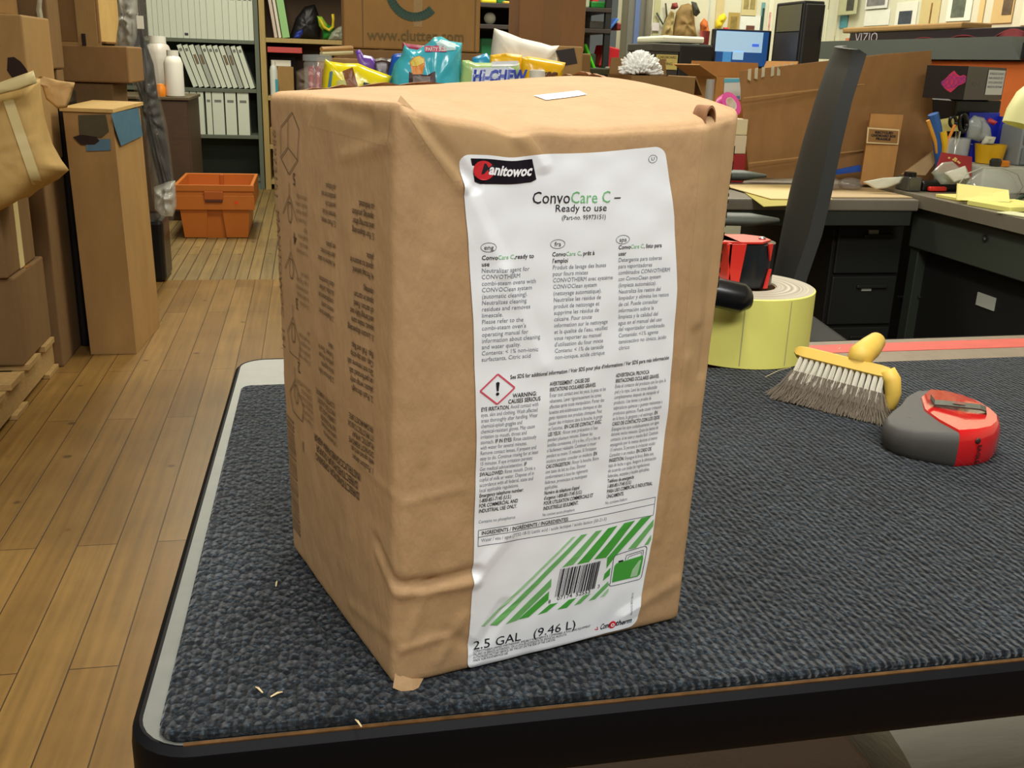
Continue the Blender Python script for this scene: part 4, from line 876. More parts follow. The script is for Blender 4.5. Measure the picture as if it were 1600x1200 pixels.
# dark bundle in clear plastic
wb = thing('wrapped_bundle', 'tall dark grey bundle in a clear plastic bag, leaning beside the tall carton', 'bundle', (-0.84, 5.1, 0))
Yb = 5.1
def bag(px_pts, Yv, th, **k): return MB().pillow([at(px, py, Y=Yv) for px, py in px_pts], th, **k)
mk('dark_core', bag(((195, -30), (212, -30), (222, 50), (240, 100), (248, 160), (262, 230), (270, 300), (252, 305), (236, 240), (222, 170), (205, 100), (196, 40)), Yb, 0.06, wr=0.01, seed=2), M('charcoal_cloth', (24, 25, 32), 0.45), wb, True)
PL = M('clear_bag', (196, 192, 180), 0.07, alpha=0.11, spec=1.0, bump=0.9, bscale=22)
mk('plastic_bag', bag(((188, -30), (225, -30), (232, 40), (246, 100), (252, 160), (262, 200), (272, 280), (276, 320), (272, 340), (258, 370), (250, 360), (240, 320), (232, 250), (222, 180), (202, 110), (184, 70), (178, 60)), Yb-0.02, 0.10, wr=0.05, seed=6, rings=12), PL, wb, True)
MILK = M('milky_plastic', (214, 212, 202), 0.15, alpha=0.5, spec=0.9, bump=0.7, bscale=24)
mk('bag_neck', bag(((186, -30), (212, -30), (216, 20), (214, 60), (206, 86), (190, 92), (180, 80), (184, 40)), Yb-0.05, 0.11, wr=0.06, seed=11, rings=10), MILK, wb, True, label='bunched milky top of the clear bag')
mk('bag_hem', bag(((240, 292), (262, 284), (274, 282), (276, 322), (270, 338), (252, 338), (242, 326)), Yb-0.05, 0.09, wr=0.05, seed=12, rings=8), MILK, wb, True)
mk('foot', MB().span((-0.98, 5.0, 0), (-0.70, 5.25, 0.30), 0.02), BLK, wb)
mk('bag_tag', MB().box(at(219, 35, Y=4.96), (0.03, 0.003, 0.055), 0, 0.001), M('tag_white', (226, 226, 214), 0.6), wb)
# brown cabinet with bottles
cb = thing('cabinet', 'low dark brown cabinet beside the grey bookcase', 'cabinet', (-1.25, 7.2, 0)); cz = at(296, 152, Y=6.95).z
BRN = M('dark_brown_wood', (78, 60, 44), 0.5, var=0.15, vscale=8, stretch=(1, 1, 6))
cxr = at(297, 200, Y=6.95).x
mk('body', MB().span((cxr-0.75, 6.95, 0), (cxr, 7.6, cz-0.02), 0.004), BRN, cb); mk('top', MB().span((cxr-0.77, 6.93, cz-0.02), (cxr+0.012, 7.62, cz), 0.004), M('cabinet_top', (96, 84, 62), 0.5), cb)
for k in range(2):
    d = mk('door', MB().span((cxr-0.74+k*0.37, 6.938, 0.06), (cxr-0.38+k*0.37, 6.95, cz-0.03), 0.002), BRN, cb); mk('knob', MB().ball((cxr-0.41+k*0.06, 6.93, cz*0.6), 0.012), M('brass', (150, 120, 60), 0.3, 1.0), d, True)
def jug(x, y, z, r, h, body, cap, label, capr=0.4, group=None):
    t = thing('bottle', label, 'bottle', (x, y, z), group)
    mk('body', MB().lathe([(r*0.9, 0), (r, r*0.1), (r, h*0.72), (r*0.8, h*0.84), (r*capr, h*0.9)], (x, y, z), 24), body, t, 'auto'); mk('cap', MB().lathe([(r*capr*1.25, h*0.88), (r*capr*1.25, h), (0.001, h)], (x, y, z), 20), cap, t, 'auto'); return t
WP = M('white_plastic', (226, 224, 216), 0.4); ORG = M('orange_plastic', (236, 140, 30), 0.4); GRYB = M('smoky_plastic', (150, 140, 132), 0.35)
q = at(262, 157, Y=7.02); jug(q.x-0.06, 7.20, cz, 0.085, 0.37, M('frosted_plastic', (190, 184, 176), 0.35), WP, 'large frosted bottle with white cap on the brown cabinet, left one', 0.5)
q = at(272, 157, Y=7.0); jug(q.x+0.01, 7.0, cz, 0.06, 0.285, WP, WP, 'smaller white bottle with white cap on the brown cabinet, right one', 0.5)
q = at(251, 152, Y=6.6); solo('orange_canister', MB().lathe([(0.03, 0), (0.032, 0.01), (0.032, 0.05), (0.028, 0.06), (0.026, 0.075), (0.001, 0.08)], (q.x-0.045, 6.965, cz), 20), ORG, 'bright orange plastic canister top at the left edge of the brown cabinet', 'canister', smooth='auto')

# ---- orange tote
OR = M('orange_tote', (192, 108, 36), 0.45, var=0.05, vscale=12); OR2 = M('orange_tote_inside', (176, 90, 28), 0.5)
cr = thing('tote', 'orange plastic tote box with rim, on the floor by the bookcase', 'tote', (-0.56, 6.5, 0))
cx0, cx1 = -0.752, -0.382; zb = 0.225
def frustum(x0, x1, y0, y1, z0, z1, g): return MB().add([(x0, y0, z0), (x1, y0, z0), (x1, y1, z0), (x0, y1, z0), (x0-g, y0-g, z1), (x1+g, y0-g, z1), (x1+g, y1+g, z1), (x0-g, y1+g, z1)], [(3, 2, 1, 0), (4, 5, 6, 7), (0, 1, 5, 4), (1, 2, 6, 5), (2, 3, 7, 6), (3, 0, 4, 7)])
mk('tub', frustum(cx0, cx1, 6.28, 6.83, 0, zb, 0.02), OR, cr)
for a, b in ((0.0, 0.34), (0.66, 1.0)):
    xx0 = cx0+(cx1-cx0)*a; xx1 = cx0+(cx1-cx0)*b; mk('front_rib', MB().add(*(lambda m: (m.V, m.F))(frustum(xx0, xx1, 6.262, 6.3, 0.004, zb-0.03, 0.018))), OR, cr)
rim = MB(); X0, X1, Y0_, Y1_ = cx0-0.045, cx1+0.045, 6.235, 6.89
for a, b in (((X0, Y0_), (X1, Y0_+0.02)), ((X0, Y1_-0.02), (X1, Y1_)), ((X0, Y0_+0.02), (X0+0.02, Y1_-0.02)), ((X1-0.02, Y0_+0.02), (X1, Y1_-0.02))): rim.span((a[0], a[1], zb-0.045), (b[0], b[1], zb+0.095), 0.004)
mk('rim', rim, OR, cr)
mk('lower_rim', MB().span((X0-0.004, Y0_-0.006, zb-0.05), (X1+0.004, Y0_+0.002, zb+0.035), 0.003), OR, cr)
mk('upper_rim', MB().span((X0-0.006, Y0_-0.008, zb+0.06), (X1+0.006, Y0_+0.002, zb+0.098), 0.003), OR, cr)
mk('inner_rib', MB().span(((X0+X1)/2-0.012, Y1_-0.034, zb+0.002), ((X0+X1)/2+0.012, Y1_-0.021, zb+0.09), 0.003), OR2, cr)
mk('liner', MB().span((X0+0.021, Y0_+0.021, zb+0.001), (X1-0.021, Y1_-0.021, zb+0.006)), OR2, cr)
mk('latch', MB().span(((cx0+cx1)/2-0.055, Y0_-0.016, zb+0.012), ((cx0+cx1)/2+0.055, Y0_-0.006, zb+0.06), 0.003), OR2, cr)
mk('latch_slot', MB().span(((cx0+cx1)/2-0.05, Y0_-0.018, zb-0.004), ((cx0+cx1)/2+0.05, Y0_-0.008, zb+0.012), 0.002), M('slot_brown', (84, 40, 18), 0.6), cr)
mk('dot', MB().lathe([(0.001, 0), (0.01, 0), (0.01, 0.002), (0.001, 0.002)], (X1-0.10, Y0_-0.0062, zb-0.005), 16, (0, -1, 0)), M('dot_red', (236, 70, 30), 0.4), cr)

# ---- grey bookcase with white binders
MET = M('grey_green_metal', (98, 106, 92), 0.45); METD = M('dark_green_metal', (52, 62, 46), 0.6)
bc = thing('bookcase', 'grey metal bookcase full of white binders at the back of the aisle', 'bookcase', (-1.0, 8.85, 0))
SX0, SX1 = -1.62, -0.375; SY0, SY1 = 8.66, 9.05
zs = [at(405, 64, Y=SY0).z, at(405, 140, Y=SY0).z, at(405, 212, Y=SY0).z, 0.09, 1.56]
zs[4] = zs[0]+0.40
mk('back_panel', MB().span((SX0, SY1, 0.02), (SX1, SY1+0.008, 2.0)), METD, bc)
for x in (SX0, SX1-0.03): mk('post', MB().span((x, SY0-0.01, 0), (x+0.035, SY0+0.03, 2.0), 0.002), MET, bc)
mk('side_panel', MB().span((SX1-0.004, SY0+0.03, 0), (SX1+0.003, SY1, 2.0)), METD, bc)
for z in zs: mk('shelf', MB().span((SX0+0.036, SY0, z-0.028), (SX1-0.031, SY1, z), 0.002), MET, bc)
mk('kick_plate', MB().span((SX0, SY0+0.01, 0), (SX1, SY0+0.02, 0.085)), M('teal_metal', (92, 116, 108), 0.5), bc)
WB = M('white_binder', (214, 222, 208), 0.42); SPM = M('binder_label', (120, 122, 118), 0.7); WB2 = M('grey_binder', (172, 178, 168), 0.45)
def binder(x, y, z, wd, h, d=0.27, lean=0.0, m=None, lab=None, label='', group=None):
    t = thing('binder', label, 'binder', (x, y, z), group)
    b = MB().span((x, y, z), (x+wd, y+0.003, z+h), 0.0008); b.span((x, y+0.003, z), (x+0.003, y+d, z+h)); b.span((x+wd-0.003, y+0.003, z), (x+wd, y+d, z+h))
    mk('cover', b, m or WB, t); mk('pages', MB().span((x+0.004, y+0.02, z+0.01), (x+wd-0.004, y+d-0.012, z+h-0.012)), M('paper_white', (230, 228, 214), 0.7), t)
    if lab: mk('spine_label', MB().span((x+wd*0.2, y-0.0012, z+h*lab[0]), (x+wd*0.8, y-0.0002, z+h*lab[1])), lab[2], t)
    t.rotation_euler = (0, lean, 0); return t
zz = zs[0]+0.001; x = at(232, 60, Y=SY0).x; xe = at(397, 60, Y=SY0).x; n = 17; q = random.Random(2); wds = [q.choice([0.8, 1, 1, 1.25]) for _ in range(n)]; sc = (xe-x-n*0.002)/sum(wds)
for i in range(n):
    binder(x, SY0+0.012+q.random()*0.008, zz, wds[i]*sc, 0.33, lab=(0.9, 0.95, SPM) if i != 6 else (0.06, 0.12, M('tag_dark', (60, 62, 70), 0.6)), label='white binder standing upright on the top visible shelf of the metal bookcase', group='upright binders on the top shelf'); x += wds[i]*sc+0.002
zz = zs[1]+0.002; x0_ = at(302, 138, Y=SY0).x; x1_ = at(400, 138, Y=SY0).x; n = 11; ln = -0.33
for i in range(n):
    s = (x1_-x0_)/n; dk = i in (2, 3, 7, 8)
    t = binder(x0_+s*i, SY0+0.01+q.random()*0.012, zz, s*0.80, 0.335, lean=ln+0.004*i, m=WB if i not in (3, 8) else WB2, lab=(0.55, 0.78, M('label_brown', (120, 104, 84), 0.7)) if dk else (0.85, 0.92, SPM),
               label='white binder with a brown spine label, leaning on the middle shelf' if dk else 'white binder leaning left on the middle shelf of the metal bookcase', group='leaning binders with brown labels' if dk else 'leaning binders on the middle shelf')
    t.location.z += math.sin(-(ln+0.004*i))*0.0
zz = zs[2]+0.001; edges = [293, 302, 312, 321, 325, 333, 352.5, 371, 391]
for i, (a, b) in enumerate(((288, 299), (300, 310), (311, 321), (324, 333), (334, 352), (354, 371), (373, 391))):
    xa_, xb_ = at(a, 205, Y=SY0).x, at(b, 205, Y=SY0).x
    binder(xa_, SY0+0.012, zz, xb_-xa_-0.002, 0.335, lab=(0.76, 0.82, SPM) if i > 2 else None,
           label=['thin white binder on the lower shelf, beside the brown cabinet', 'second white binder from the left on the lower shelf', 'third white binder from the left on the lower shelf', 'narrow white binder after the gap on the lower shelf', 'wide white binder in the middle of the lower shelf', 'wide white binder second from the right on the lower shelf', 'wide white binder at the right end of the lower shelf'][i], group='binders on the lower shelf')

# ---- wooden bookcase
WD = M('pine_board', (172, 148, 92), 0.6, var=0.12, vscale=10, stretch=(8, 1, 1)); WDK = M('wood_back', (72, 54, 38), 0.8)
ws = thing('bookcase', 'wooden bookcase with clutter, right of the grey metal one', 'bookcase', (0.1, 8.85, 0))
wx0, wx1, wy0, wy1 = -0.362, 0.62, 8.62, 8.98
for x in (wx0, wx1-0.04): mk('side_panel', MB().span((x, wy0, 0), (x+0.045, wy1, 2.0), 0.002), WD, ws)
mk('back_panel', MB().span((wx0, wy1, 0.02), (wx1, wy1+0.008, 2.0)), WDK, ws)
wz = [at(450, 60, Y=wy0).z, at(425, 150, Y=wy0).z, at(425, 226, Y=wy0).z, 0.08, 1.72]
for z in wz: mk('shelf', MB().span((wx0+0.046, wy0, z-0.035), (wx1-0.041, wy1, z), 0.002), WD, ws)
def book(pxa, pxb, py, Yv, z, h, lean, mat, label, d=0.2):
    xa_, xb_ = at(pxa, py, Y=Yv).x, at(pxb, py, Y=Yv).x
    t = thing('book', label, 'book', (xa_, Yv, z)); mk('cover', MB().span((xa_, Yv, z), (xb_, Yv+d, z+h), 0.002), mat, t)
    mk('pages', MB().span((xa_+0.004, Yv+0.004, z+h), (xb_-0.004, Yv+d-0.004, z+h+0.0015)), M('paper_white', (230, 228, 214), 0.7), t)
    t.rotation_euler = (0, lean, 0)
book(429, 434, 60, 8.66, wz[0]+0.001, 0.36, -0.14, M('pale_pink_cover', (206, 190, 178), 0.6), 'pale book leaning on the upper shelf of the wooden bookcase')
book(435.5, 440, 60, 8.66, wz[0]+0.001, 0.37, -0.14, M('white_cover', (220, 214, 196), 0.6), 'thin white book leaning between the pale and the green book')
book(441.5, 453, 60, 8.66, wz[0]+0.001, 0.37, -0.14, M('green_cover', (150, 200, 132), 0.55), 'light green book leaning on the upper shelf of the wooden bookcase')
book(428, 431.5, 60, 8.90, wz[0]+0.001, 0.34, 0.0, M('pink_cover', (190, 116, 108), 0.6), 'dusty pink book at the left end of the upper wooden shelf')
def bagw(px_pts, Yv, th, name, mat, label, cat, group=None, wr=0.01, seed=0, rings=7, z0=None):
    P = [at(px, py, Y=Yv) for px, py in px_pts]
    m = MB().pillow(P, th, wr=wr, seed=seed, rings=rings)
    if z0 is not None:
        mn = min(v.z for v in m.V)
        for v in m.V: v.z += z0-mn
    return solo(name, m, mat, label, cat, group=group, smooth=True)
bagw(((452, 62), (462, 30), (476, 12), (492, 8), (498, 25), (499, 62)), 8.90, 0.06, 'black_bag', M('black_nylon', (22, 20, 24), 0.5), 'crumpled black bag on the upper shelf of the wooden bookcase', 'bag', z0=wz[0]+0.001)
bagw(((458, 62), (463, 52), (472, 47), (474, 54), (468, 62)), 8.66, 0.02, 'blue_strap', M('blue_nylon', (30, 50, 150), 0.5), 'dark blue strap lying before the black bag', 'strap', z0=wz[0]+0.001)
bagw(((495, 14), (503, 15), (512, 28), (514, 40), (507, 42), (498, 30)), 8.81, 0.03, 'toy_ring', M('lime_plastic', (150, 190, 60), 0.4), 'lime and yellow plastic toy behind the black bag', 'toy', z0=wz[0]+0.05)
solo('yellow_hoop', MB().tube([at(px, py, Y=8.72) for px, py in ((500, 30), (506, 42), (514, 47), (520, 42), (521, 30), (520, 22))], 0.012, 10), M('yellow_gloss', (214, 190, 40), 0.35), 'thin yellow plastic hoop on the upper wooden shelf', 'hoop', smooth=True)
bagw(((504, 60), (504, 46), (512, 36), (522, 38), (524, 60)), 8.8, 0.05, 'green_bowl', M('green_plastic', (40, 130, 50), 0.4), 'green plastic bowl inside the yellow hoop', 'bowl', z0=wz[0]+0.001)
bagw(((512, 60), (518, 48), (528, 40), (540, 36), (546, 60)), 8.68, 0.06, 'plastic_bag', M('clear_wrinkled', (200, 206, 190), 0.15, alpha=0.5, bump=0.5, bscale=30), 'clear wrinkled plastic bag beside the green bowl', 'plastic bag', wr=0.04, z0=wz[0]+0.001)
zr = at(440, 78, Y=8.65).z
solo('red_folder', MB().span((wx0+0.055, 8.65, zr-0.022), (at(472, 78, Y=8.65).x, 8.96, zr+0.022), 0.004), M('red_board', (196, 74, 72), 0.6), 'flat red folder case under the upper wooden shelf', 'folder')
solo('dark_box', MB().span((wx0+0.06, 8.885, wz[1]+0.001), (at(461, 78, Y=8.9).x, 8.965, zr-0.024), 0.003), M('box_charcoal', (48, 42, 38), 0.7), 'dark box at the back of the middle wooden shelf, under the red folder', 'box')
q = at(429, 150, Y=8.68); jug(q.x, 8.70, wz[1]+0.001, 0.032, 0.27, M('white_bottle', (214, 220, 212), 0.4), WP, 'slim white bottle with teal stripe on the middle wooden shelf')
jb = at(431, 140, Y=8.66); solo('teal_card', MB().span((jb.x-0.002, 8.655, wz[1]+0.001), (jb.x+0.02, 8.66, wz[1]+0.13)), M('teal_card', (60, 150, 170), 0.6), 'teal card strip standing before the slim white bottle', 'card')
q0, q1 = at(435, 150, Y=8.70).x, at(460, 150, Y=8.70).x
carton('cardboard_box', 'small tan carton on the middle wooden shelf beside the white bottle', q0, q1, 8.70, 8.86, wz[1]+0.001, at(440, 104, Y=8.70).z, K1, tape=False)
solo('paper_stack', MB().span((q0-0.05, 8.72, at(440, 104, Y=8.70).z+0.001), (q1-0.02, 8.86, at(440, 94, Y=8.70).z), 0.004), M('paper_white', (230, 228, 214), 0.7), 'stack of white paper on the small tan carton', 'paper')
bagw(((462, 150), (462, 112), (478, 104), (500, 112), (506, 150)), 8.80, 0.08, 'grey_bag', M('taupe_cloth', (104, 90, 78), 0.7), 'dull taupe cloth bag on the middle wooden shelf', 'bag', wr=0.03, z0=wz[1]+0.001)
carton('cardboard_box', 'long carton on the third shelf of the wooden bookcase', wx0+0.05, 0.1, 8.65, 8.95, wz[2]+0.001, wz[2]+0.135, K1, tape=False)
# ================================================================ long desk behind the bench
DT = M('desk_top', (126, 118, 104), 0.5, var=0.06, vscale=30); DG = M('desk_dark_green', (46, 52, 44), 0.5); DB = M('desk_black', (24, 25, 24), 0.55)
dk = thing('desk', 'long dark office desk running behind the cardboard box', 'desk', (0.9, 3.0, 0)); DZ = 0.738
mk('desktop', MB().span((0.06, 2.60, DZ-0.032), (1.715, 3.55, DZ), 0.004), DT, dk)
mk('front_rail', MB().span((0.06, 2.606, DZ-0.075), (1.70, 2.625, DZ-0.032), 0.002), DG, dk)
for x in (0.10, 0.80): mk('leg', MB().span((x, 2.66, 0), (x+0.04, 3.5, DZ-0.032), 0.003), DB, dk)
mk('modesty_panel', MB().span((0.12, 3.45, 0.1), (1.28, 3.47, DZ-0.032)), DB, dk)
pdx0, pdx1 = at(1302, 400, Y=2.72).x, at(1412, 400, Y=2.72).x
pd = thing('drawer_pedestal', 'black three drawer pedestal under the desk corner, with white label cards', 'drawers', (1.6, 3.0, 0))
mk('body', MB().span((pdx0, 2.735, 0.03), (pdx1, 3.40, DZ-0.08), 0.003), DB, pd)
for k, (a, b) in enumerate(((0.045, 0.33), (0.34, 0.49), (0.50, 0.645))):
    d = mk('drawer', MB().span((pdx0+0.01, 2.722, a), (pdx1-0.01, 2.735, b), 0.003), M('drawer_black', (34, 36, 33), 0.5), pd)
    mk('handle', MB().span((pdx0+0.09, 2.712, b-0.035), (pdx0+0.19, 2.722, b-0.025), 0.002), M('dull_metal', (80, 82, 78), 0.4, 0.8), d)
for (px, py) in ((1365, 364), (1354, 450)):
    p = at(px, py, Y=2.72); mk('label_card', MB().box((p.x, 2.7205, p.z), (0.032, 0.003, 0.018)), M('card_grey', (176, 180, 168), 0.6), pd)
# right-hand wing with apron drawer
wg = thing('desk_wing', 'dark green desk wing with a thick brown-grey top, at the right', 'desk', (2.1, 2.2, 0)); WZ = 0.75; WX = 1.718
mk('desktop', MB().add(*(lambda m: (m.V, m.F))(MB().prism([(WX, 1.2, WZ-0.036), (2.84, 1.2, WZ-0.036), (2.84, 5.0, WZ-0.036), (2.24, 5.0, WZ-0.036), (2.24, 3.6, WZ-0.036), (WX, 3.6, WZ-0.036)], (0, 0, 0.036)))), M('wing_top', (120, 112, 96), 0.45, var=0.06, vscale=30), wg)
ap = mk('drawer', MB().span((WX+0.022, 1.25, WZ-0.155), (WX+0.04, 2.66, WZ-0.038), 0.003), M('apron_green', (62, 68, 58), 0.5), wg)
kp = at(1540, 371, X=WX+0.021); mk('keyhole', MB().lathe([(0.001, 0), (0.011, 0), (0.011, 0.003), (0.006, 0.003), (0.001, -0.001)], (WX+0.0215, kp.y, kp.z), 20, (-1, 0, 0)), M('dull_metal', (80, 82, 78), 0.4, 0.8), ap)
mk('panel', MB().span((WX+0.06, 1.3, 0.03), (WX+0.08, 2.64, WZ-0.155)), DB, wg)
mk('leg', MB().span((WX+0.03, 2.62, 0), (WX+0.07, 2.66, WZ-0.155), 0.003), DG, wg)
mk('leg', MB().span((2.76, 1.25, 0), (2.80, 1.29, WZ-0.036), 0.003), DG, wg); mk('leg', MB().span((2.76, 4.9, 0), (2.80, 4.94, WZ-0.036), 0.003), DG, wg); mk('leg', MB().span((WX+0.06, 3.50, 0), (WX+0.1, 3.54, WZ-0.036), 0.003), DG, wg)
mk('back_panel', MB().span((pdx1+0.004, 2.95, 0.02), (2.2, 2.97, WZ-0.04)), DB, wg)  # dark sheet added to give the shade between pedestal and wing
lp = at(1540, 471, X=WX+0.058); mk('label_card', MB().box((WX+0.0585, lp.y, lp.z), (0.003, 0.075, 0.035)), M('card_grey', (176, 180, 168), 0.6), wg)
rp = [at(1403, 464, X=WX+0.056), at(1437, 464, X=WX+0.056)]; mk('rail', MB().tube(rp, 0.004), M('dull_metal', (80, 82, 78), 0.4, 0.8), wg)

# ================================================================ cartons and sweets on the long desk
czt = at(650, 79, Y=3.38).z
carton('cardboard_box', 'brown carton on the desk carrying the big moving box', 0.09, 0.575, 3.34, 3.53, DZ+0.001, czt-0.002, K2, tape=False)
cl_ = thing('cardboard_box', 'big brown moving box with a dark green letter C, behind the candy bags', 'box', (0.34, 3.45, czt))
qx0, qx1 = at(537, 60, Y=3.36).x, at(750, 60, Y=3.36).x
mk('carton', MB().span((qx0, 3.36, czt), (qx1, 3.54, czt+0.42), 0.006), kraft('kraft_clutter', (162, 120, 66)), cl_)
for pa, pb in ((566, 568), (741, 743)): mk('crease', MB().span((at(pa, 60, Y=3.36).x, 3.3585, czt+0.005), (at(pb, 60, Y=3.36).x, 3.36, czt+0.41)), K4, cl_)
mk('tape', MB().span((at(646, 20, Y=3.358).x, 3.3582, at(650, 42, Y=3.36).z), (at(660, 20, Y=3.358).x, 3.3598, czt+0.42)), M('clear_tape', (214, 184, 134)), cl_)
cp_ = Print(); cc = at(647, -14, Y=3.358); pxm = (at(700, 0, Y=3.358)-at(600, 0, Y=3.358)).x/100
cp_.ring('g', 0, 0, 38*pxm, 38*pxm, 13*pxm, 40, 35, 318)
cp_.text('w', 'www.clutter.com', at(574, 62, Y=3.358).x-cc.x, at(574, 62, Y=3.358).z-cc.z, 0.046, width=at(725, 55, Y=3.358).x-at(574, 55, Y=3.358).x, bold=0.012, rot=R(1.0))
cp_.text('w', 'BOX 12', at(557, 42, Y=3.358).x-cc.x, at(557, 40, Y=3.358).z-cc.z, 0.02, rot=R(90)) if False else None
cp_.lay(plane_fn((cc.x, 3.3585, cc.z), (1, 0, 0), (0, 0, 1)), {'g': ('letter_print', M('print_green', (44, 76, 58), 0.6)), 'w': ('web_address', M('print_olive', (112, 90, 44), 0.7))}, cl_)
q0, q1 = at(797, 60, Y=3.5).x, at(897, 60, Y=3.5).x; z2 = at(840, 80, Y=3.36).z
cc2 = carton('cardboard_box', 'plain brown carton with shiny clear tape, right of the moving box', q0, q1, 3.36, 3.54, z2, z2+0.42, kraft('kraft_red', (138, 98, 60)), tape=False)
mk('tape', MB().span(((q0+q1)/2-0.03, 3.3585, z2+0.005), ((q0+q1)/2+0.03, 3.3598, z2+0.415)), M('shiny_clear_tape', (170, 130, 90), 0.08, alpha=0.4, spec=0.8, bump=0.3, bscale=60), cc2)
carton('cardboard_box', 'lower brown carton under the plain taped carton on the desk', q0-0.03, q1+0.02, 3.34, 3.53, DZ+0.001, z2-0.002, K2, tape=False)
q0, q1 = at(870, 100, Y=3.2).x, at(913, 100, Y=3.2).x; z3 = at(890, 72, Y=3.2).z
sc_ = carton('cardboard_box', 'small carton with a square of black tape, beside the yellow candy bag', q0-0.12, q1, 3.22, 3.33, DZ+0.001, z3, K1, tape=False)
mk('black_tape', on_y(((868, 79), (897, 75), (902, 99), (878, 103)), 3.219), M('tape_black', (44, 36, 32), 0.5), sc_)
# tray of sweets
carton('cardboard_box', 'low closed carton on the desk that the candy bags stand on', 0.02, 0.86, 2.86, 3.14, DZ+0.001, DZ+0.16, K2, tape=False); SZ = DZ+0.162
def sweet(px_pts, Yv, th, mat, label, name='candy_bag', cat='candy bag', prints=None, wr=0.008, seed=0):
    P = [at(px, py, Y=Yv) for px, py in px_pts]
    lo = min(p.z for p in P); P = [p if p.z > lo+0.02 else Vector((p.x, p.y, SZ+0.001)) for p in P]
    m = MB().pillow(P, th, wr=wr, seed=seed, rings=8); c = sum(P, Vector())/len(P)
    t = thing(name, label, cat, (c.x, Yv, SZ)); b = mk('bag', m, mat, t, True); return t, b
def drape_poly(o, px_pts, lift=0.0025, sub=6):
    """a printed patch lying on the bag"""
    c = (sum(p[0] for p in px_pts)/len(px_pts), sum(p[1] for p in px_pts)/len(px_pts)); V = []; F = []; n = len(px_pts); P = []
    for i in range(n):
        a, b = px_pts[i], px_pts[(i+1) % n]; P += [(a[0]+(b[0]-a[0])*k/4, a[1]+(b[1]-a[1])*k/4) for k in range(4)]
    n = len(P)
    for k in range(4):
        s = 1-k/4
        for p in P:
            h = front_of(o, c[0]+(p[0]-c[0])*s, c[1]+(p[1]-c[1])*s); V.append((h or at(c[0]+(p[0]-c[0])*s, c[1]+(p[1]-c[1])*s, Y=ROOT[o.name].y))+Vector((0, -lift, 0)))
    V.append((front_of(o, *c) or V[0])+Vector((0, -lift, 0)))
    for k in range(3):
        for i in range(n): j = (i+1) % n; F.append((k*n+i, k*n+j, (k+1)*n+j, (k+1)*n+i))
    for i in range(n): F.append((3*n+i, 3*n+(i+1) % n, 4*n))
    return MB().add(V, F)
def drape_text(o, t, px, py, pxw, pxh, ink, parent, name='lettering', rot=0.0, bold=0.03, shear=0.0, lift=0.004):
    V, F = glyphs(t, bold); w_ = max(v.x for v in V); h_ = max(v.y for v in V); P = []
    c, s = math.cos(rot), math.sin(rot)
    for v in V:
        a = v.x/w_*pxw+shear*v.y/h_*pxh; b = v.y/h_*pxh; x, y = px+a*c-b*s, py-(a*s+b*c)
        h = front_of(o, x, y); P.append((h or at(x, y, Y=ROOT[o.name].y))+Vector((0, -lift, 0)))
    return mk(name, MB().add(P, F), ink, parent, fix=False)
t, b = sweet(((500, 150), (504, 118), (508, 92), (516, 96), (538, 99), (560, 99), (576, 106), (612, 119), (608, 132), (612, 150)), 2.92, 0.035, M('yellow_film', (240, 222, 20), 0.22, spec=0.6), 'bright yellow candy bag with a brown bar on it, leftmost of the bags', seed=1)
mk('brown_bar', drape_poly(b, ((535, 111), (551, 105), (562, 146), (546, 146))), M('bar_brown', (132, 74, 26), 0.4), b); mk('blue_stripe', drape_poly(b, ((515, 112), (520, 111), (516, 146), (511, 146))), M('bag_blue', (90, 140, 150), 0.4), b)
mk('pale_patch', drape_poly(b, ((526, 125), (540, 125), (543, 146), (524, 146))), M('bag_pale', (206, 206, 120), 0.4), b); mk('dark_patch', drape_poly(b, ((568, 128), (590, 134), (594, 146), (566, 146))), M('bag_dark', (40, 70, 80), 0.4), b)
t, b = sweet(((612, 150), (611, 118), (616, 100), (627, 86), (632, 70), (640, 76), (652, 78), (668, 68), (678, 58), (690, 57), (702, 64), (722, 67), (720, 100), (722, 150)), 2.93, 0.045, M('teal_film', (70, 186, 204), 0.2, spec=0.6), 'big turquoise candy bag with a cup picture, centre of the bags', seed=2)
mk('dark_wrapper_picture', drape_poly(b, ((639, 112), (648, 116), (668, 117), (680, 111), (682, 150), (638, 150))), M('wrapper_brown', (70, 44, 40), 0.4), b)
mk('cup_picture', drape_poly(b, ((640, 97), (645, 90), (655, 87), (663, 91), (664, 100), (660, 116), (644, 116), (642, 106))), M('cup_orange', (226, 140, 50), 0.4), b)
mk('cup_top_picture', drape_poly(b, ((641, 97), (646, 91), (655, 88), (662, 92), (662, 98), (652, 103), (643, 103)), 0.0034), M('cup_yellow', (240, 214, 100), 0.4), b)
mk('pink_banner', drape_poly(b, ((663, 72), (698, 70), (698, 81), (664, 81))), M('banner_pink', (206, 60, 110), 0.4), b); drape_text(b, 'PARTY SIZE', 665, 79.5, 32, 6, WP, b)
mk('pale_panel', drape_poly(b, ((680, 66), (692, 62), (712, 68), (712, 78), (690, 80))), M('panel_pale', (190, 220, 222), 0.4), b); mk('grey_picture', drape_poly(b, ((645, 119), (672, 119), (672, 148), (645, 148)), 0.004), M('picture_grey', (128, 116, 112), 0.5), b)
t, b = sweet(((590, 150), (612, 88), (616, 84), (640, 82), (650, 150)), 3.02, 0.03, M('blue_film', (28, 90, 190), 0.25), 'deep blue candy bag peeking out left of the turquoise bag', seed=3)
t, b = sweet(((625, 150), (629, 66), (636, 68), (668, 72), (676, 150)), 2.995, 0.014, M('maroon_film', (150, 44, 74), 0.25), 'dark red and navy candy bag behind the turquoise bag', seed=4)
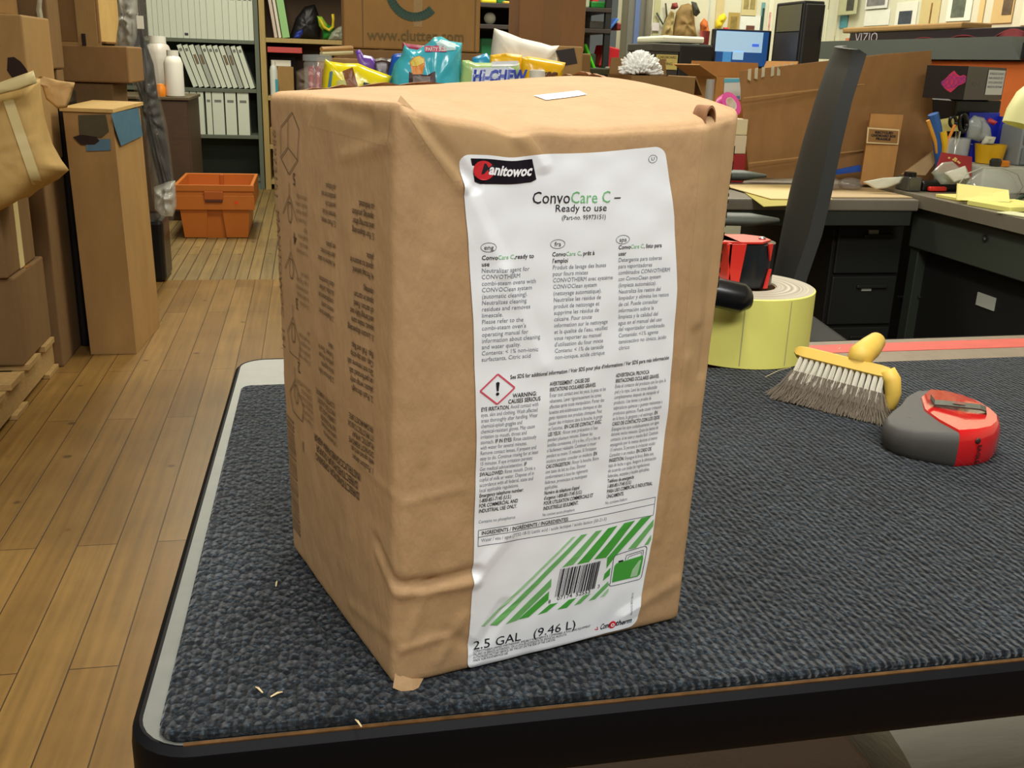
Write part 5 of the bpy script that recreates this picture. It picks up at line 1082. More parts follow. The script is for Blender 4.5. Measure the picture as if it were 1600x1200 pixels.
t, b = sweet(((560, 150), (562, 104), (555, 80), (562, 77), (568, 86), (580, 88), (586, 93), (580, 150)), 3.0, 0.014, M('purple_film', (112, 72, 170), 0.25), 'purple candy bag behind the yellow one', seed=5)
t, b = sweet(((712, 150), (722, 94), (732, 94), (742, 98), (770, 98), (812, 98), (816, 150)), 2.925, 0.03, M('green_white_film', (176, 206, 130), 0.25, var=0.1, vscale=6), 'pale green candy bag with big blue lettering on white', seed=6)
mk('lettering_panel', drape_poly(b, ((738, 106), (812, 104), (814, 146), (734, 146))), M('panel_white', (206, 214, 226), 0.35), b)
drape_text(b, 'HI-CHEW', 738, 127.5, 84, 19, M('lettering_blue', (52, 74, 176), 0.4), b, bold=0.05, shear=0.12)
mk('white_panel', drape_poly(b, ((768, 96), (810, 95), (810, 103), (768, 104))), M('panel_white2', (226, 228, 230), 0.35), b)
t, b = sweet(((730, 150), (738, 90), (750, 86), (760, 83), (768, 90), (772, 150)), 3.01, 0.02, M('sky_film', (40, 150, 200), 0.25), 'small sky blue bag behind the green candy bag', seed=7)
t, b = sweet(((812, 150), (815, 90), (826, 88), (846, 91), (884, 98), (878, 118), (874, 150)), 2.95, 0.03, M('amber_film', (240, 184, 26), 0.25), 'amber yellow candy bag with brown and white lettering, rightmost of the bags', seed=8)
drape_text(b, "M'S", 838, 127, 34, 15, M('lettering_brown', (96, 56, 34), 0.4), b, bold=0.06)
t, b = sweet(((758, 150), (768, 72), (772, 44), (790, 50), (815, 60), (846, 67), (862, 72), (874, 71), (868, 80), (871, 92), (868, 150)), 3.06, 0.05, M('white_paper_bag', (224, 218, 204), 0.6), 'large white paper bag with a slanting top, behind the amber candy bag', 'paper_bag', 'paper bag', seed=9)
t, b = sweet(((762, 150), (766, 86), (790, 83), (816, 86), (818, 150)), 2.985, 0.012, M('amber_film', (240, 184, 26)), 'narrow amber bag behind the bag with big blue lettering', seed=10)
t, b = sweet(((580, 150), (578, 94), (596, 90), (612, 92), (614, 150)), 3.045, 0.02, M('darkbrown_film', (58, 36, 34), 0.3), 'dark brown bag between the purple and the blue candy bags', seed=11)
bt = at(836, 140, Y=2.84); jz = at(836, 111, Y=2.83).z
jb_ = thing('bottle', 'white plastic bottle with ribbed cap in front of the amber candy bag', 'bottle', (bt.x, 2.83, DZ))
mk('body', MB().lathe([(0.03, 0), (0.032, 0.01), (0.032, 0.2), (0.018, 0.235), (0.018, jz-DZ-0.03)], (bt.x, 2.82, DZ+0.001), 24), WP, jb_, 'auto'); mk('cap', MB().lathe([(0.0215, jz-DZ-0.04), (0.0215, jz-DZ), (0.019, jz-DZ+0.003), (0.001, jz-DZ+0.003)], (bt.x, 2.82, DZ+0.001), 24), M('cap_white', (222, 216, 200), 0.45), jb_, 'auto')
ja = at(493, 150, Y=2.96); jt = at(493, 96, Y=2.96)
jr = thing('candy_jar', 'clear tub of red striped candy at the left end of the candy bags', 'jar', (ja.x+0.01, 2.98, SZ))
for k in range(3):
    m = MB(); x = ja.x-0.01+k*0.018
    mk('candy_stick', MB().tube([(x, 2.975, SZ+0.004), (x, 2.975, jt.z-0.012)], 0.008, 10), M('candy_red', (176, 36, 42), 0.35, rgb2=(220, 150, 140), thresh=0.55, tscale=30, stretch=(1, 1, 2)), jr, True)
mk('tub', MB().lathe([(0.036, 0), (0.038, 0.004), (0.038, jt.z-SZ-0.006), (0.034, jt.z-SZ)], (ja.x+0.008, 2.975, SZ+0.001), 28, cap=False), M('clear_plastic', (226, 230, 226), 0.08, alpha=0.22, spec=0.8), jr, 'auto')
mk('lid', MB().lathe([(0.040, jt.z-SZ), (0.040, jt.z-SZ+0.016), (0.001, jt.z-SZ+0.018)], (ja.x+0.008, 2.975, SZ+0.001), 28), M('lid_clear', (170, 176, 176), 0.15, alpha=0.5), jr, 'auto')
for k, (y, lab_, col) in enumerate(((74, 'upper wooden chopstick lying left of the moving box', (186, 140, 80)), (81, 'lower pale wooden chopstick lying left of the moving box', (206, 196, 150)))):
    a = at(502, y+3, Y=3.12); b2 = at(550, y+1, Y=3.2); zt = a.z
    solo('wooden_stick', MB().tube([a, b2], 0.007, 8), M('stick_%d' % k, col, 0.5), lab_, 'stick')
carton('cardboard_box', 'small shallow carton behind the candy tub, with wooden sticks on it', 0.03, 0.19, 3.13, 3.325, SZ-0.16, at(520, 86, Y=3.16).z-0.008, K1, tape=False)
# notched carton with white pom-pom, grey trays
q0, q1 = at(986, 130, Y=2.95).x, at(1086, 130, Y=2.95).x; oz = at(1000, 118, Y=2.95).z
open_carton('cardboard_box', 'open brown carton behind the right corner of the big box, white mop head on it', q0, q1, 2.95, 3.2, DZ+0.001, oz, K2, [('r', 0.06, 150), ('b', 0.05, 10)])
pm = thing('mop_head', 'fluffy white mop head resting on the open brown carton', 'mop', at(998, 112, Y=3.05))
pc = at(998, 118, Y=3.05); q = random.Random(4); MOP = M('mop_white', (250, 250, 244), 0.7)
strands = MB()
for k in range(320):
    a = math.pi*(q.random()); e = q.random()*math.pi/2; L = 0.07*(0.8+0.3*q.random())
    d = Vector((math.cos(a)*math.cos(e)*1.0, -math.sin(a)*math.cos(e)*0.8, math.sin(e)*0.9)); p = pc+Vector((0, 0, 0.006))
    strands.tube([p+d*0.01, p+d*L*0.55, p+d*L*0.9, p+d*L], [0.003, 0.0048, 0.0045, 0.002], 5)
mk('strands', strands, MOP, pm, True)['kind'] = 'stuff'
mk('plate', MB().lathe([(0.03, -0.004), (0.035, 0.0), (0.03, 0.006)], pc, 20), BLK, pm)
q0, q1 = at(944, 115, Y=3.3).x, at(974, 110, Y=3.3).x; gz = at(950, 112, Y=3.3).z
gt = thing('desk_tray', 'dark green letter tray left of the white mop head', 'tray', ((q0+q1)/2, 3.38, DZ))
mk('tray_body', MB().box(((q0+q1)/2+0.02, 3.38, gz), (q1-q0+0.04, 0.16, 0.02), 0.2, 0.005), M('tray_green', (74, 84, 66), 0.45), gt); mk('rim', MB().box(((q0+q1)/2+0.02, 3.30, gz+0.012), (q1-q0+0.04, 0.01, 0.006), 0.2, 0.002), M('rim_pale', (180, 190, 170), 0.4), gt)
mk('lower_tray', MB().box(((q0+q1)/2, 3.37, gz-0.04), (q1-q0+0.05, 0.16, 0.02), 0.1, 0.005), M('tray_grey', (150, 152, 138), 0.45), gt); mk('stand', MB().span(((q0+q1)/2-0.04, 3.33, DZ), ((q0+q1)/2+0.04, 3.42, gz-0.04)), DB, gt)
# ================================================================ dark rack, column, far desk machines
rk2 = thing('storage_rack', 'dark storage rack full of colourful parts, behind the plain taped carton', 'rack', (1.1, 5.15, 0)); RKX0, RKX1, RKY = 0.72, 1.455, 4.95
for x in (RKX0, RKX1-0.03):
    for y in (RKY, RKY+0.37): mk('post', MB().span((x, y, 0), (x+0.03, y+0.03, 2.1), 0.002), DB, rk2)
mk('back_panel', MB().span((RKX0, RKY+0.4, 0.05), (RKX1, RKY+0.41, 2.1)), M('rack_back', (30, 28, 28), 0.8), rk2)
rz_ = [at(930, 12, Y=RKY).z, at(930, 45, Y=RKY).z, at(930, 110, Y=RKY).z, 0.6, 0.2]
for z in rz_: mk('shelf', MB().span((RKX0, RKY-0.005, z-0.02), (RKX1, RKY+0.40, z), 0.002), M('rack_shelf', (56, 46, 40), 0.6), rk2)
def rbox(px0, px1, py0, Yv, z, dep, rgb, name, label, cat, rz=0.0, rough=0.45, rx=0.0):
    xa_, xb_ = at(px0, py0, Y=Yv).x, at(px1, py0, Y=Yv).x; h = max(0.012, at(px0, py0, Y=Yv).z-z)
    m = MB().box((0, 0, 0), (xb_-xa_, dep, h), 0, 0.006); Rm = Matrix.Rotation(rz, 4, 'Z') @ Matrix.Rotation(rx, 4, 'Y'); V = [Rm @ v for v in m.V]; mn = min(v.z for v in V)
    m.V = [Vector(((xa_+xb_)/2, Yv+dep/2, z-mn+0.001))+v for v in V]
    return solo(name, m, M(name+'_m%d' % (rgb[0]*7+rgb[1]*3+rgb[2]), rgb, rough), label, cat)
rbox(752, 776, -2, 5.0, rz_[0], 0.2, (220, 206, 30), 'yellow_part', 'bright yellow part on the top shelf of the dark rack, left', 'part')
rbox(778, 790, -6, 5.02, rz_[0], 0.15, (30, 110, 60), 'green_part', 'green part beside the bright yellow one on the dark rack', 'part')
rbox(787, 797, 4, 4.98, rz_[0], 0.1, (230, 180, 30), 'amber_part', 'small amber part at the edge of the dark rack, above the paper bag', 'part')
rbox(896, 922, -4, 5.0, rz_[0], 0.2, (170, 176, 150), 'grey_part', 'pale grey part on the top shelf of the dark rack, right half', 'part')
rbox(924, 950, 2, 5.0, rz_[0], 0.2, (24, 120, 36), 'green_tray', 'bright green tray on the top shelf of the dark rack', 'tray')
rbox(926, 936, -4, 5.22, rz_[0], 0.05, (190, 40, 46), 'red_part', 'red part standing behind the bright green tray', 'part')
rbox(900, 910, 28, 5.0, rz_[1], 0.1, (206, 210, 200), 'white_reel', 'small white reel on the second shelf of the dark rack', 'reel')
rbox(922, 956, 33, 5.0, rz_[1], 0.12, (110, 106, 96), 'metal_bracket', 'grey metal bracket on the second shelf of the dark rack', 'bracket')
rbox(958, 962, 24, 5.0, rz_[1], 0.2, (70, 130, 220), 'blue_rod', 'slanted light blue rod on the second shelf of the dark rack', 'rod', rx=0.7)
rbox(964, 975, 36, 5.02, rz_[1], 0.12, (130, 40, 34), 'brown_block', 'dull red block at the right end of the second rack shelf', 'block')
rbox(922, 926, 65, 5.0, rz_[2], 0.06, (90, 230, 40), 'green_stick', 'neon green stick leaning on the third shelf of the dark rack', 'stick', rx=-0.45)
rbox(940, 973, 76, 5.02, rz_[2], 0.15, (196, 26, 36), 'red_tool', 'red tool case on the third shelf of the dark rack', 'tool case', rx=0.2)
rbox(914, 932, 84, 5.1, rz_[2], 0.15, (110, 150, 110), 'pale_green_part', 'pale green part behind the neon green stick', 'part')
rbox(752, 770, 60, 5.0, rz_[2], 0.15, (30, 120, 70), 'green_bottle', 'green and white bottle seen between the two upper cartons', 'bottle')
solo('white_ball', MB().ball((at(768, 37, Y=5.0).x, 5.05, rz_[1]+0.03), 0.029), M('ball_white', (206, 206, 180), 0.5), 'white ball on the rack shelf above the white paper bag', 'ball', smooth=True)
# steel column with blue conduit
co = thing('column', 'grey steel column with a blue stripe, right of the dark rack', 'column', (1.5, 4.6, 0)); k0, k1 = at(981, 80, Y=4.6).x, at(1016, 80, Y=4.6).x
CG = M('column_grey', (132, 130, 112), 0.55, var=0.06, vscale=10)
mk('shaft', MB().span((k0, 4.62, 0), (k1, 4.74, 3.0), 0.006), CG, co); mk('edge', MB().span((k0-0.006, 4.612, 0), (k0+0.03, 4.62, 3.0)), M('column_dark', (104, 104, 94), 0.55), co)
mk('blue_stripe', MB().span((at(988, 80, Y=4.61).x, 4.606, 0), (at(996, 80, Y=4.61).x, 4.613, 3.0), 0.002), M('stripe_blue', (92, 110, 150), 0.5), co)
mk('conduit', MB().tube([(k1-0.02, 4.6, 0), (k1-0.02, 4.6, 3.0)], 0.016, 14), CG, co, True)

# machines: stand on a far table
ft = thing('side_table', 'plain table against the far wall carrying the printer and the monitor', 'table', (1.8, 4.2, 0)); FZ = 0.86
mk('tabletop', MB().span((1.35, 3.75, FZ-0.03), (2.22, 4.55, FZ), 0.003), DT, ft)
for x in (1.38, 2.14):
    for y in (3.78, 4.48): mk('leg', MB().span((x, y, 0), (x+0.04, y+0.04, FZ-0.03)), DB, ft)
Yp = 3.85
q0, q1, q2 = at(1018, 90, Y=Yp).x, at(1060, 90, Y=Yp).x, at(1120, 90, Y=Yp).x
pz0 = at(1040, 68, Y=Yp).z
fb = thing('file_box', 'dark grey file box with a yellow handwritten note, left of the monitor', 'box', ((q0+q1)/2, Yp, FZ))
mk('body', MB().span((q0, Yp, FZ+0.001), (q1, Yp+0.3, pz0-0.03), 0.004), M('file_dark', (60, 60, 54), 0.5), fb); mk('lid', MB().span((q0-0.004, Yp-0.004, pz0-0.03), (q1+0.004, Yp+0.304, pz0), 0.004), M('file_lid', (78, 76, 68), 0.5), fb)
n0, n1 = at(1024, 108, Y=Yp-0.006), at(1059, 86, Y=Yp-0.006)
nt_ = mk('note', MB().span((n0.x, Yp-0.008, n0.z), (n1.x, Yp-0.0055, n1.z)), M('note_yellow', (224, 208, 120), 0.7), fb)
np_ = Print()
for i, (t, wd) in enumerate((('CARDBOARD', 0.075), ('FOR', 0.03), ('SHIPPING', 0.06), ('K.', 0.014))): np_.text('k', t, 0.006+0.006*(i % 2), (n1.z-n0.z)*(0.74-0.22*i), 0.014, width=wd, bold=0.01)
np_.lay(plane_fn((n0.x, Yp-0.008, n0.z), (1, 0, 0), (0, 0, 1)), {'k': ('handwriting', M('ink_brown', (90, 70, 40), 0.7))}, nt_)
pr = thing('printer', 'black printer with a white top tray, between the file box and the monitor', 'printer', ((q1+q2)/2, Yp+0.1, FZ))
mk('body', MB().span((q1+0.008, Yp+0.02, FZ+0.001), (q2-0.01, Yp+0.38, pz0+0.002), 0.008), M('printer_black', (24, 26, 22), 0.5), pr)
w0, w1 = at(1040, 60, Y=Yp).x, at(1106, 60, Y=Yp).x; mk('top_tray', MB().span((w0, Yp+0.03, pz0+0.005), (w1, Yp+0.36, pz0+0.03), 0.008), M('tray_white', (236, 238, 214), 0.45), pr)
mk('output_slot', MB().span((q1+0.02, Yp+0.016, FZ+0.08), (q2-0.03, Yp+0.022, FZ+0.13)), DB, pr)
solo('red_mug', MB().lathe([(0.018, 0), (0.02, 0.05), (0.017, 0.05), (0.015, 0.006)], (at(1109, 66, Y=Yp).x, Yp+0.06, pz0+0.003), 18), M('mug_red', (140, 50, 44), 0.5), 'small dull red cup on the printer, next to the monitor', 'cup', smooth='auto')
mo = thing('monitor', 'computer monitor with a light blue window on its screen, in the middle background', 'monitor', (at(1160, 80, Y=3.95).x, 3.95, FZ)); Ym = 3.95
m0, m1 = at(1114, 106, Y=Ym), at(1202, 48, Y=Ym); GL = M('bezel_black', (20, 18, 24), 0.35)
mk('bezel', MB().span((m0.x, Ym, m0.z), (m1.x+0.012, Ym+0.05, m1.z), 0.004), GL, mo)
scn = mk('screen', MB().span((m0.x+0.006, Ym-0.0012, m0.z+0.012), (m1.x, Ym+0.001, m1.z-0.006)), M('screen_navy', (30, 74, 130), 0.3, emit=0.55), mo)
w0, w1 = at(1117, 80, Y=Ym-0.002), at(1193, 51, Y=Ym-0.002); mk('window', MB().span((w0.x, Ym-0.003, w0.z), (w1.x, Ym-0.0015, w1.z)), M('screen_blue', (164, 198, 224), 0.3, emit=0.55), scn)
w0, w1 = at(1144, 93, Y=Ym-0.002), at(1162, 80, Y=Ym-0.002); mk('popup', MB().span((w0.x, Ym-0.003, w0.z), (w1.x, Ym-0.0015, w1.z)), M('screen_blue', (164, 198, 224)), scn)
w0, w1 = at(1175, 73, Y=Ym-0.004), at(1186, 69, Y=Ym-0.004); mk('button', MB().span((w0.x, Ym-0.005, w0.z), (w1.x, Ym-0.0035, w1.z)), M('screen_button', (70, 110, 220), 0.3, emit=0.6), scn)
w0, w1 = at(1128, 100, Y=Ym-0.002), at(1143, 81, Y=Ym-0.002); mk('page', MB().span((w0.x, Ym-0.003, w0.z), (w1.x, Ym-0.0015, w1.z)), M('screen_mid', (70, 140, 196), 0.3, emit=0.5), scn)
mk('stand', MB().span(((m0.x+m1.x)/2-0.03, Ym+0.05, FZ+0.012), ((m0.x+m1.x)/2+0.03, Ym+0.08, m0.z+0.08)), GL, mo); mk('foot', MB().span(((m0.x+m1.x)/2-0.1, Ym-0.04, FZ), ((m0.x+m1.x)/2+0.1, Ym+0.14, FZ+0.012), 0.004), GL, mo)
# computer tower
Yt = 3.78; tx0 = at(1250, 60, Y=Yt).x; tx1 = at(1283, 60, Y=Yt).x; tzt = at(1250, 0, Y=Yt).z; tyb = 4.02
tw = thing('computer_tower', 'tall black computer tower with a smoky side panel, right of the monitor', 'computer', ((tx0+tx1)/2, Yt+0.1, FZ))
mk('case', MB().span((tx0, Yt, FZ+0.001), (tx1, tyb, tzt), 0.006), M('tower_black', (20, 20, 18), 0.4), tw)
g0, g1 = at(1244, 92, X=tx0-0.002), at(1217, 10, X=tx0-0.002); gm_ = at(1217, 50, X=tx0-0.002).z
mk('glass_panel', MB().span((tx0-0.003, g0.y, gm_), (tx0-0.0005, g1.y, g1.z), 0.001), M('smoked_glass', (96, 92, 70), 0.12, spec=0.8), tw)
mk('drive_cage', MB().span((tx0-0.003, g0.y, FZ+0.05), (tx0-0.0005, g1.y, gm_-0.004)), M('cage_grey', (50, 50, 56), 0.4), tw)
mk('front_door', MB().span((tx0+0.006, Yt-0.014, FZ+0.03), (tx1-0.004, Yt-0.001, tzt-0.012), 0.004), M('tower_door', (30, 31, 27), 0.5), tw)
mk('handle', MB().box((tx1-0.012, Yt-0.017, at(1274, 50, Y=Yt).z), (0.006, 0.006, 0.05)), M('dull_metal', (80, 82, 78), 0.4, 0.8), tw)

# open carton with flaps before the monitor
q0, q1 = at(1120, 120, Y=3.2).x, at(1240, 110, Y=3.2).x; z0 = at(1140, 116, Y=3.2).z
oc2 = open_carton('cardboard_box', 'open carton with raised flaps before the monitor, blue and white sheet on it', q0, q1, 3.2, 3.46, DZ+0.001, z0-0.01, kraft('kraft_orange', (176, 128, 70)), [('l', 0.07, 60), ('b', 0.05, 6), ('r', 0.06, 20)])
sh = thing('paper_sheet', 'blue and white printed sheet stuck on the open carton', 'sheet', at(1143, 155, Y=3.19))
mk('sheet', MB().add(*(lambda m: (m.V, m.F))(on_y(((1132, 122), (1157, 122), (1157, 156), (1130, 156)), 3.197))), M('sheet_white', (206, 216, 210), 0.6), sh); mk('blue_band', on_y(((1132, 123), (1157, 123), (1157, 128), (1131, 129)), 3.195), M('sheet_blue', (90, 180, 206), 0.6), sh); mk('blue_band', on_y(((1130, 151), (1156, 150), (1156, 155), (1130, 156)), 3.195), M('sheet_blue2', (100, 150, 190), 0.6), sh)
gp = at(1112, 150, Y=3.1); solo('grey_tube', MB().tube([(gp.x, 3.12, DZ+0.002), (gp.x, 3.12, at(1112, 124, Y=3.12).z)], 0.013, 16), M('tube_grey', (156, 160, 150), 0.5), 'grey plastic tube standing left of the open carton', 'tube', smooth='auto')
pk = at(1142, 166, Y=3.02); zpk = pk.z; pbx = thing('tape_roll', 'bright pink roll of tape right of the big box corner', 'tape roll', (pk.x, 3.04, zpk-0.03))
mk('winding', MB().lathe([(0.022, -0.014), (0.04, -0.014), (0.04, 0.014), (0.022, 0.014), (0.022, -0.014)], (pk.x, 3.04, zpk), 30, (0.35, -0.8, 0.5), cap=False), M('tape_pink', (220, 70, 160), 0.4), pbx, 'auto'); mk('core', MB().lathe([(0.0195, -0.014), (0.0218, -0.014), (0.0218, 0.014), (0.0195, 0.014), (0.0195, -0.014)], (pk.x, 3.04, zpk), 30, (0.35, -0.8, 0.5), cap=False), M('core_white', (220, 210, 200), 0.6), pbx, 'auto')
stz = DZ+0.001
for k, (py, rgb, lab_, nm) in enumerate(((232, (150, 24, 30), 'dark red book in the pile beside the box, under the cream pads', 'book'), (208, (206, 190, 160), 'lower cream pad in the pile under the pink tape roll', 'pad'), (194, (214, 200, 160), 'upper cream pad in the pile under the pink tape roll', 'pad'))):
    top_ = [zpk-0.142, zpk-0.085, zpk-0.036][k]; xx = at(1150, py, Y=3.0).x
    solo(nm, MB().box((xx-0.035, 3.06, (stz+top_)/2), (0.13, 0.16, top_-stz), 0.03*(k-1), 0.003), M('pile_%d' % k, rgb, 0.6), lab_, nm); stz = top_+0.001

# big flattened carton standing on the desk
bgc = thing('cardboard_sheet', 'large flattened brown carton standing on the desk behind the chair back', 'cardboard', (1.65, 3.0, DZ))
Pb = [at(1170, 281, Y=3.0), at(1440, 262, Y=2.96), at(1467, 240, Y=2.92), at(1455, 79, Y=2.92), at(1385, 84, Y=2.94), at(1155, 111, Y=3.0)]
Pb[0].z = Pb[1].z = Pb[2].z = WZ+0.002
KBIG = kraft('kraft_big', (150, 110, 66))
mk('panel', MB().prism([Vector((p.x, p.y, p.z)) for p in Pb], (0.004, 0.012, 0)), KBIG, bgc)
for a, b in (((1162, 153), (1460, 119)), ((1170, 255), (1462, 222)),): mk('fold_line', strip_on((a, b), 2.955, 0.004, 0.0), kraft('kraft_line', (176, 136, 86)), bgc)
tsp = MB(); q = random.Random(8)
for k in range(7):
    px = 1168+k*11+q.random()*4; tsp.prism([at(px, 108-k*1.4, Y=2.985), at(px+5, 107-k*1.4, Y=2.985), at(px+4, 121-k*1.4+q.random()*6, Y=2.985), at(px-1, 124-k*1.4, Y=2.985)], (0, -0.001, 0))
mk('torn_tape', tsp, M('tape_glint', (220, 210, 180), 0.1, alpha=0.6, spec=0.9), bgc)
# small upright carton with printed panel
s0, s1 = at(1346, 279, Y=2.86), at(1411, 180, Y=2.86)
sb = thing('cardboard_box', 'small upright carton with a black and white printed panel, on the desk', 'box', ((s0.x+s1.x)/2, 2.9, WZ)); TT = kraft('kraft_small', (186, 136, 78))
mk('carton', MB().prism([(s0.x-0.002, 2.86, WZ+0.001), (s1.x-0.012, 2.845, WZ+0.001), (s1.x+0.012, 2.89, WZ+0.001), (s0.x+0.02, 2.905, WZ+0.001)], (0.004, 0, s1.z-WZ)), TT, sb)
p4 = [at(px, py, Y=2.846) for px, py in ((1355, 224), (1402, 226), (1404, 202), (1357, 199))]
pan_ = mk('printed_panel', MB().prism([Vector((p.x, 2.852-0.01*(i in (1, 2)), p.z)) for i, p in enumerate(p4)], (0, -0.0015, 0)), M('panel_frame', (226, 200, 150), 0.6), sb)
p5 = [at(px, py, Y=2.846) for px, py in ((1357, 221.5), (1400, 223.5), (1402, 204.5), (1359, 201.5))]
mk('panel_inside', MB().prism([Vector((p.x, 2.8505-0.01*(i in (1, 2)), p.z)) for i, p in enumerate(p5)], (0, -0.0015, 0)), M('panel_tan', (150, 108, 58), 0.6), pan_)
pp_ = Print(); w_ = (p5[1]-p5[0]).length
for i, (t, f) in enumerate((('RECYCLED', 0.62), ('CARDBOARD BOX', 0.85), ('FRAGILE', 0.5))): pp_.text('k', t, w_/2, 0.026-0.0095*i, 0.0095, width=w_*f, bold=0.05, align='c')
xd = Vector((p5[1].x-p5[0].x, -0.01, p5[1].z-p5[0].z)); pp_.lay(plane_fn((p5[0].x, 2.849, p5[0].z), xd, (0, 0, 1), 0.0012), {'k': ('panel_lettering', M('ink_black', (22, 22, 34)))}, pan_)

# ================================================================ chair
ch = thing('office_chair', 'black office chair with a tall narrow back, between bench and desk', 'chair', (1.0, 2.2, 0)); CHM = M('chair_black', (38, 40, 37), 0.55, bump=0.05, bscale=200); CHP = M('arm_pad', (84, 88, 80), 0.5)
bl = [(1.265, 2.05), (1.40, 2.05)]
def backrow(pxl, pxr, py, thick): 
    a = at(pxl, py, Y=2.16); b = at(pxr, py, Y=1.98); return a, b
rows = [(1208, 1232, 470), (1211, 1240, 430), (1222, 1264, 360), (1234, 1278, 300), (1256, 1294, 220), (1279, 1310, 150), (1295, 1324, 105), (1307, 1332, 78), (1312, 1330, 71)]
V = []; F = []
for k, (a, b, py) in enumerate(rows):
    L = at(a, py, Y=2.30); Rr = at(b, py+6, Y=1.98); nrm = Vector((Rr-L)).cross(Vector((0, 0, 1))).normalized()
    if nrm.x < 0: nrm = -nrm
    th_ = 0.014 if k < len(rows)-1 else 0.008
    for j in range(7):
        f = j/6; p = L.lerp(Rr, f); bow = -0.022*math.sin(math.pi*f); V.append(p+nrm*(bow))
    for j in range(6, -1, -1):
        f = j/6; p = L.lerp(Rr, f); bow = -0.022*math.sin(math.pi*f); V.append(p+nrm*(bow+th_*2))
n = 14
for k in range(len(rows)-1):
    for j in range(n): F.append((k*n+j, k*n+(j+1) % n, (k+1)*n+(j+1) % n, (k+1)*n+j))
F += [tuple(range(n))[::-1], tuple((len(rows)-1)*n+j for j in range(n))]
mk('backrest', MB().add(V, F), CHM, ch, 'auto')
seat = MB().box((0.98, 2.17, 0.47), (0.48, 0.46, 0.075), R(-8), 0.03, 4); mk('seat', seat, CHM, ch, 'auto')
mk('back_bar', MB().tube([(1.02, 2.17, 0.44), (1.13, 2.15, 0.46), (1.13, 2.15, 0.62), (1.14, 2.14, 0.72)], 0.02, 10), BLK, ch, True)
def armrest(e, inner):
    d = Vector((-1, 0.12, 0)).normalized(); p = [e, e+d*0.06, e+d*0.26, e+d*0.30]; m = MB().tube(p, [0.010, 0.030, 0.030, 0.012], 14)
    for v in m.V: v.z = e.z+(v.z-e.z)*0.45
    a = mk('armrest', m, CHP, ch, True); c = e+d*0.13
    mk('arm_support', MB().tube([c+Vector((0, 0, -0.01)), c+Vector((0, inner*0.0, -0.1)), Vector((c.x, c.y+inner*0.03, 0.46)), Vector((c.x, c.y+inner*0.09, 0.445))], 0.015, 10), BLK, a, True)
e1 = at(1216, 344, Y=1.97); e2 = at(1196, 275, Y=2.40); armrest(e1, 1); armrest(e2, -1)
mk('column', MB().lathe([(0.028, 0.09), (0.028, 0.3), (0.018, 0.3), (0.018, 0.44)], (0.98, 2.17, 0), 18), BLK, ch, 'auto')
for k in range(5):
    a = R(72*k+20); d = Vector((math.cos(a), math.sin(a), 0)); c = Vector((0.98, 2.17, 0))
    l = mk('base_leg', MB().tube([c+Vector((0, 0, 0.09)), c+d*0.15+Vector((0, 0, 0.085)), c+d*0.27+Vector((0, 0, 0.062))], [0.028, 0.022, 0.016], 10), BLK, ch, True); mk('caster', MB().ball(c+d*0.27+Vector((0, 0, 0.027)), 0.0265, 16), BLK, l, True)
# manila folders on the desk edge
fo = [at(1150, 289, Z=DZ+0.002), at(1193, 322, Z=DZ+0.002), at(1240, 304, Z=DZ+0.002), at(1225, 280, Z=DZ+0.002)]
def sheet3(P, th=0.0015): return MB().prism(P, (0, 0, th))
F0 = [Vector((1.25, 2.80, DZ+0.001)), Vector((1.155, 2.43, DZ+0.001)), Vector((1.32, 2.48, DZ+0.001)), Vector((1.47, 2.86, DZ+0.001))]
solo('folder', sheet3(F0), M('folder_olive', (190, 176, 76), 0.6), 'olive yellow folder sticking out over the desk edge, under the cream one', 'folder')
F1 = [Vector((1.22, 2.88, DZ+0.004)), Vector((1.235, 2.56, DZ+0.004)), Vector((1.42, 2.56, DZ+0.004)), Vector((1.50, 2.90, DZ+0.004))]
solo('folder', sheet3(F1, 0.002), M('folder_cream', (232, 208, 148), 0.6), 'cream folder lying over the olive one at the desk edge', 'folder')
solo('envelope', sheet3([Vector((1.43, 2.62, DZ+0.001)), Vector((1.71, 2.63, DZ+0.001)), Vector((1.71, 2.86, DZ+0.001)), Vector((1.53, 2.88, DZ+0.001))], 0.003), M('envelope_tan', (196, 170, 128), 0.6), 'wide tan envelope flat on the desk, right of the chair back', 'envelope')
for k, (px, lab_) in enumerate(((1296, 'left lens dome of clear plastic right of the chair back'), (1330, 'right lens dome of clear plastic beside the small carton'))):
    p = at(px, 280, Y=2.80); m = MB().ball((p.x, 2.80, DZ+0.02), 0.04, 18, (1, 0.7, 0.5)); m.V = [Vector((v.x, v.y, max(v.z, DZ+0.0045))) for v in m.V]
    solo('plastic_dome', m, M('clear_plastic_dark', (150, 140, 130), 0.06, alpha=0.4, spec=0.9), lab_, 'plastic cover', smooth=True)
solo('blue_strip', MB().prism([at(1295, 268, Y=2.93), at(1345, 258, Y=2.90), at(1345, 268, Y=2.90), at(1297, 274, Y=2.93)], (0, 0.01, 0)), M('strip_blue', (30, 80, 170), 0.45), 'blue strip at the foot of the flattened carton', 'strip')
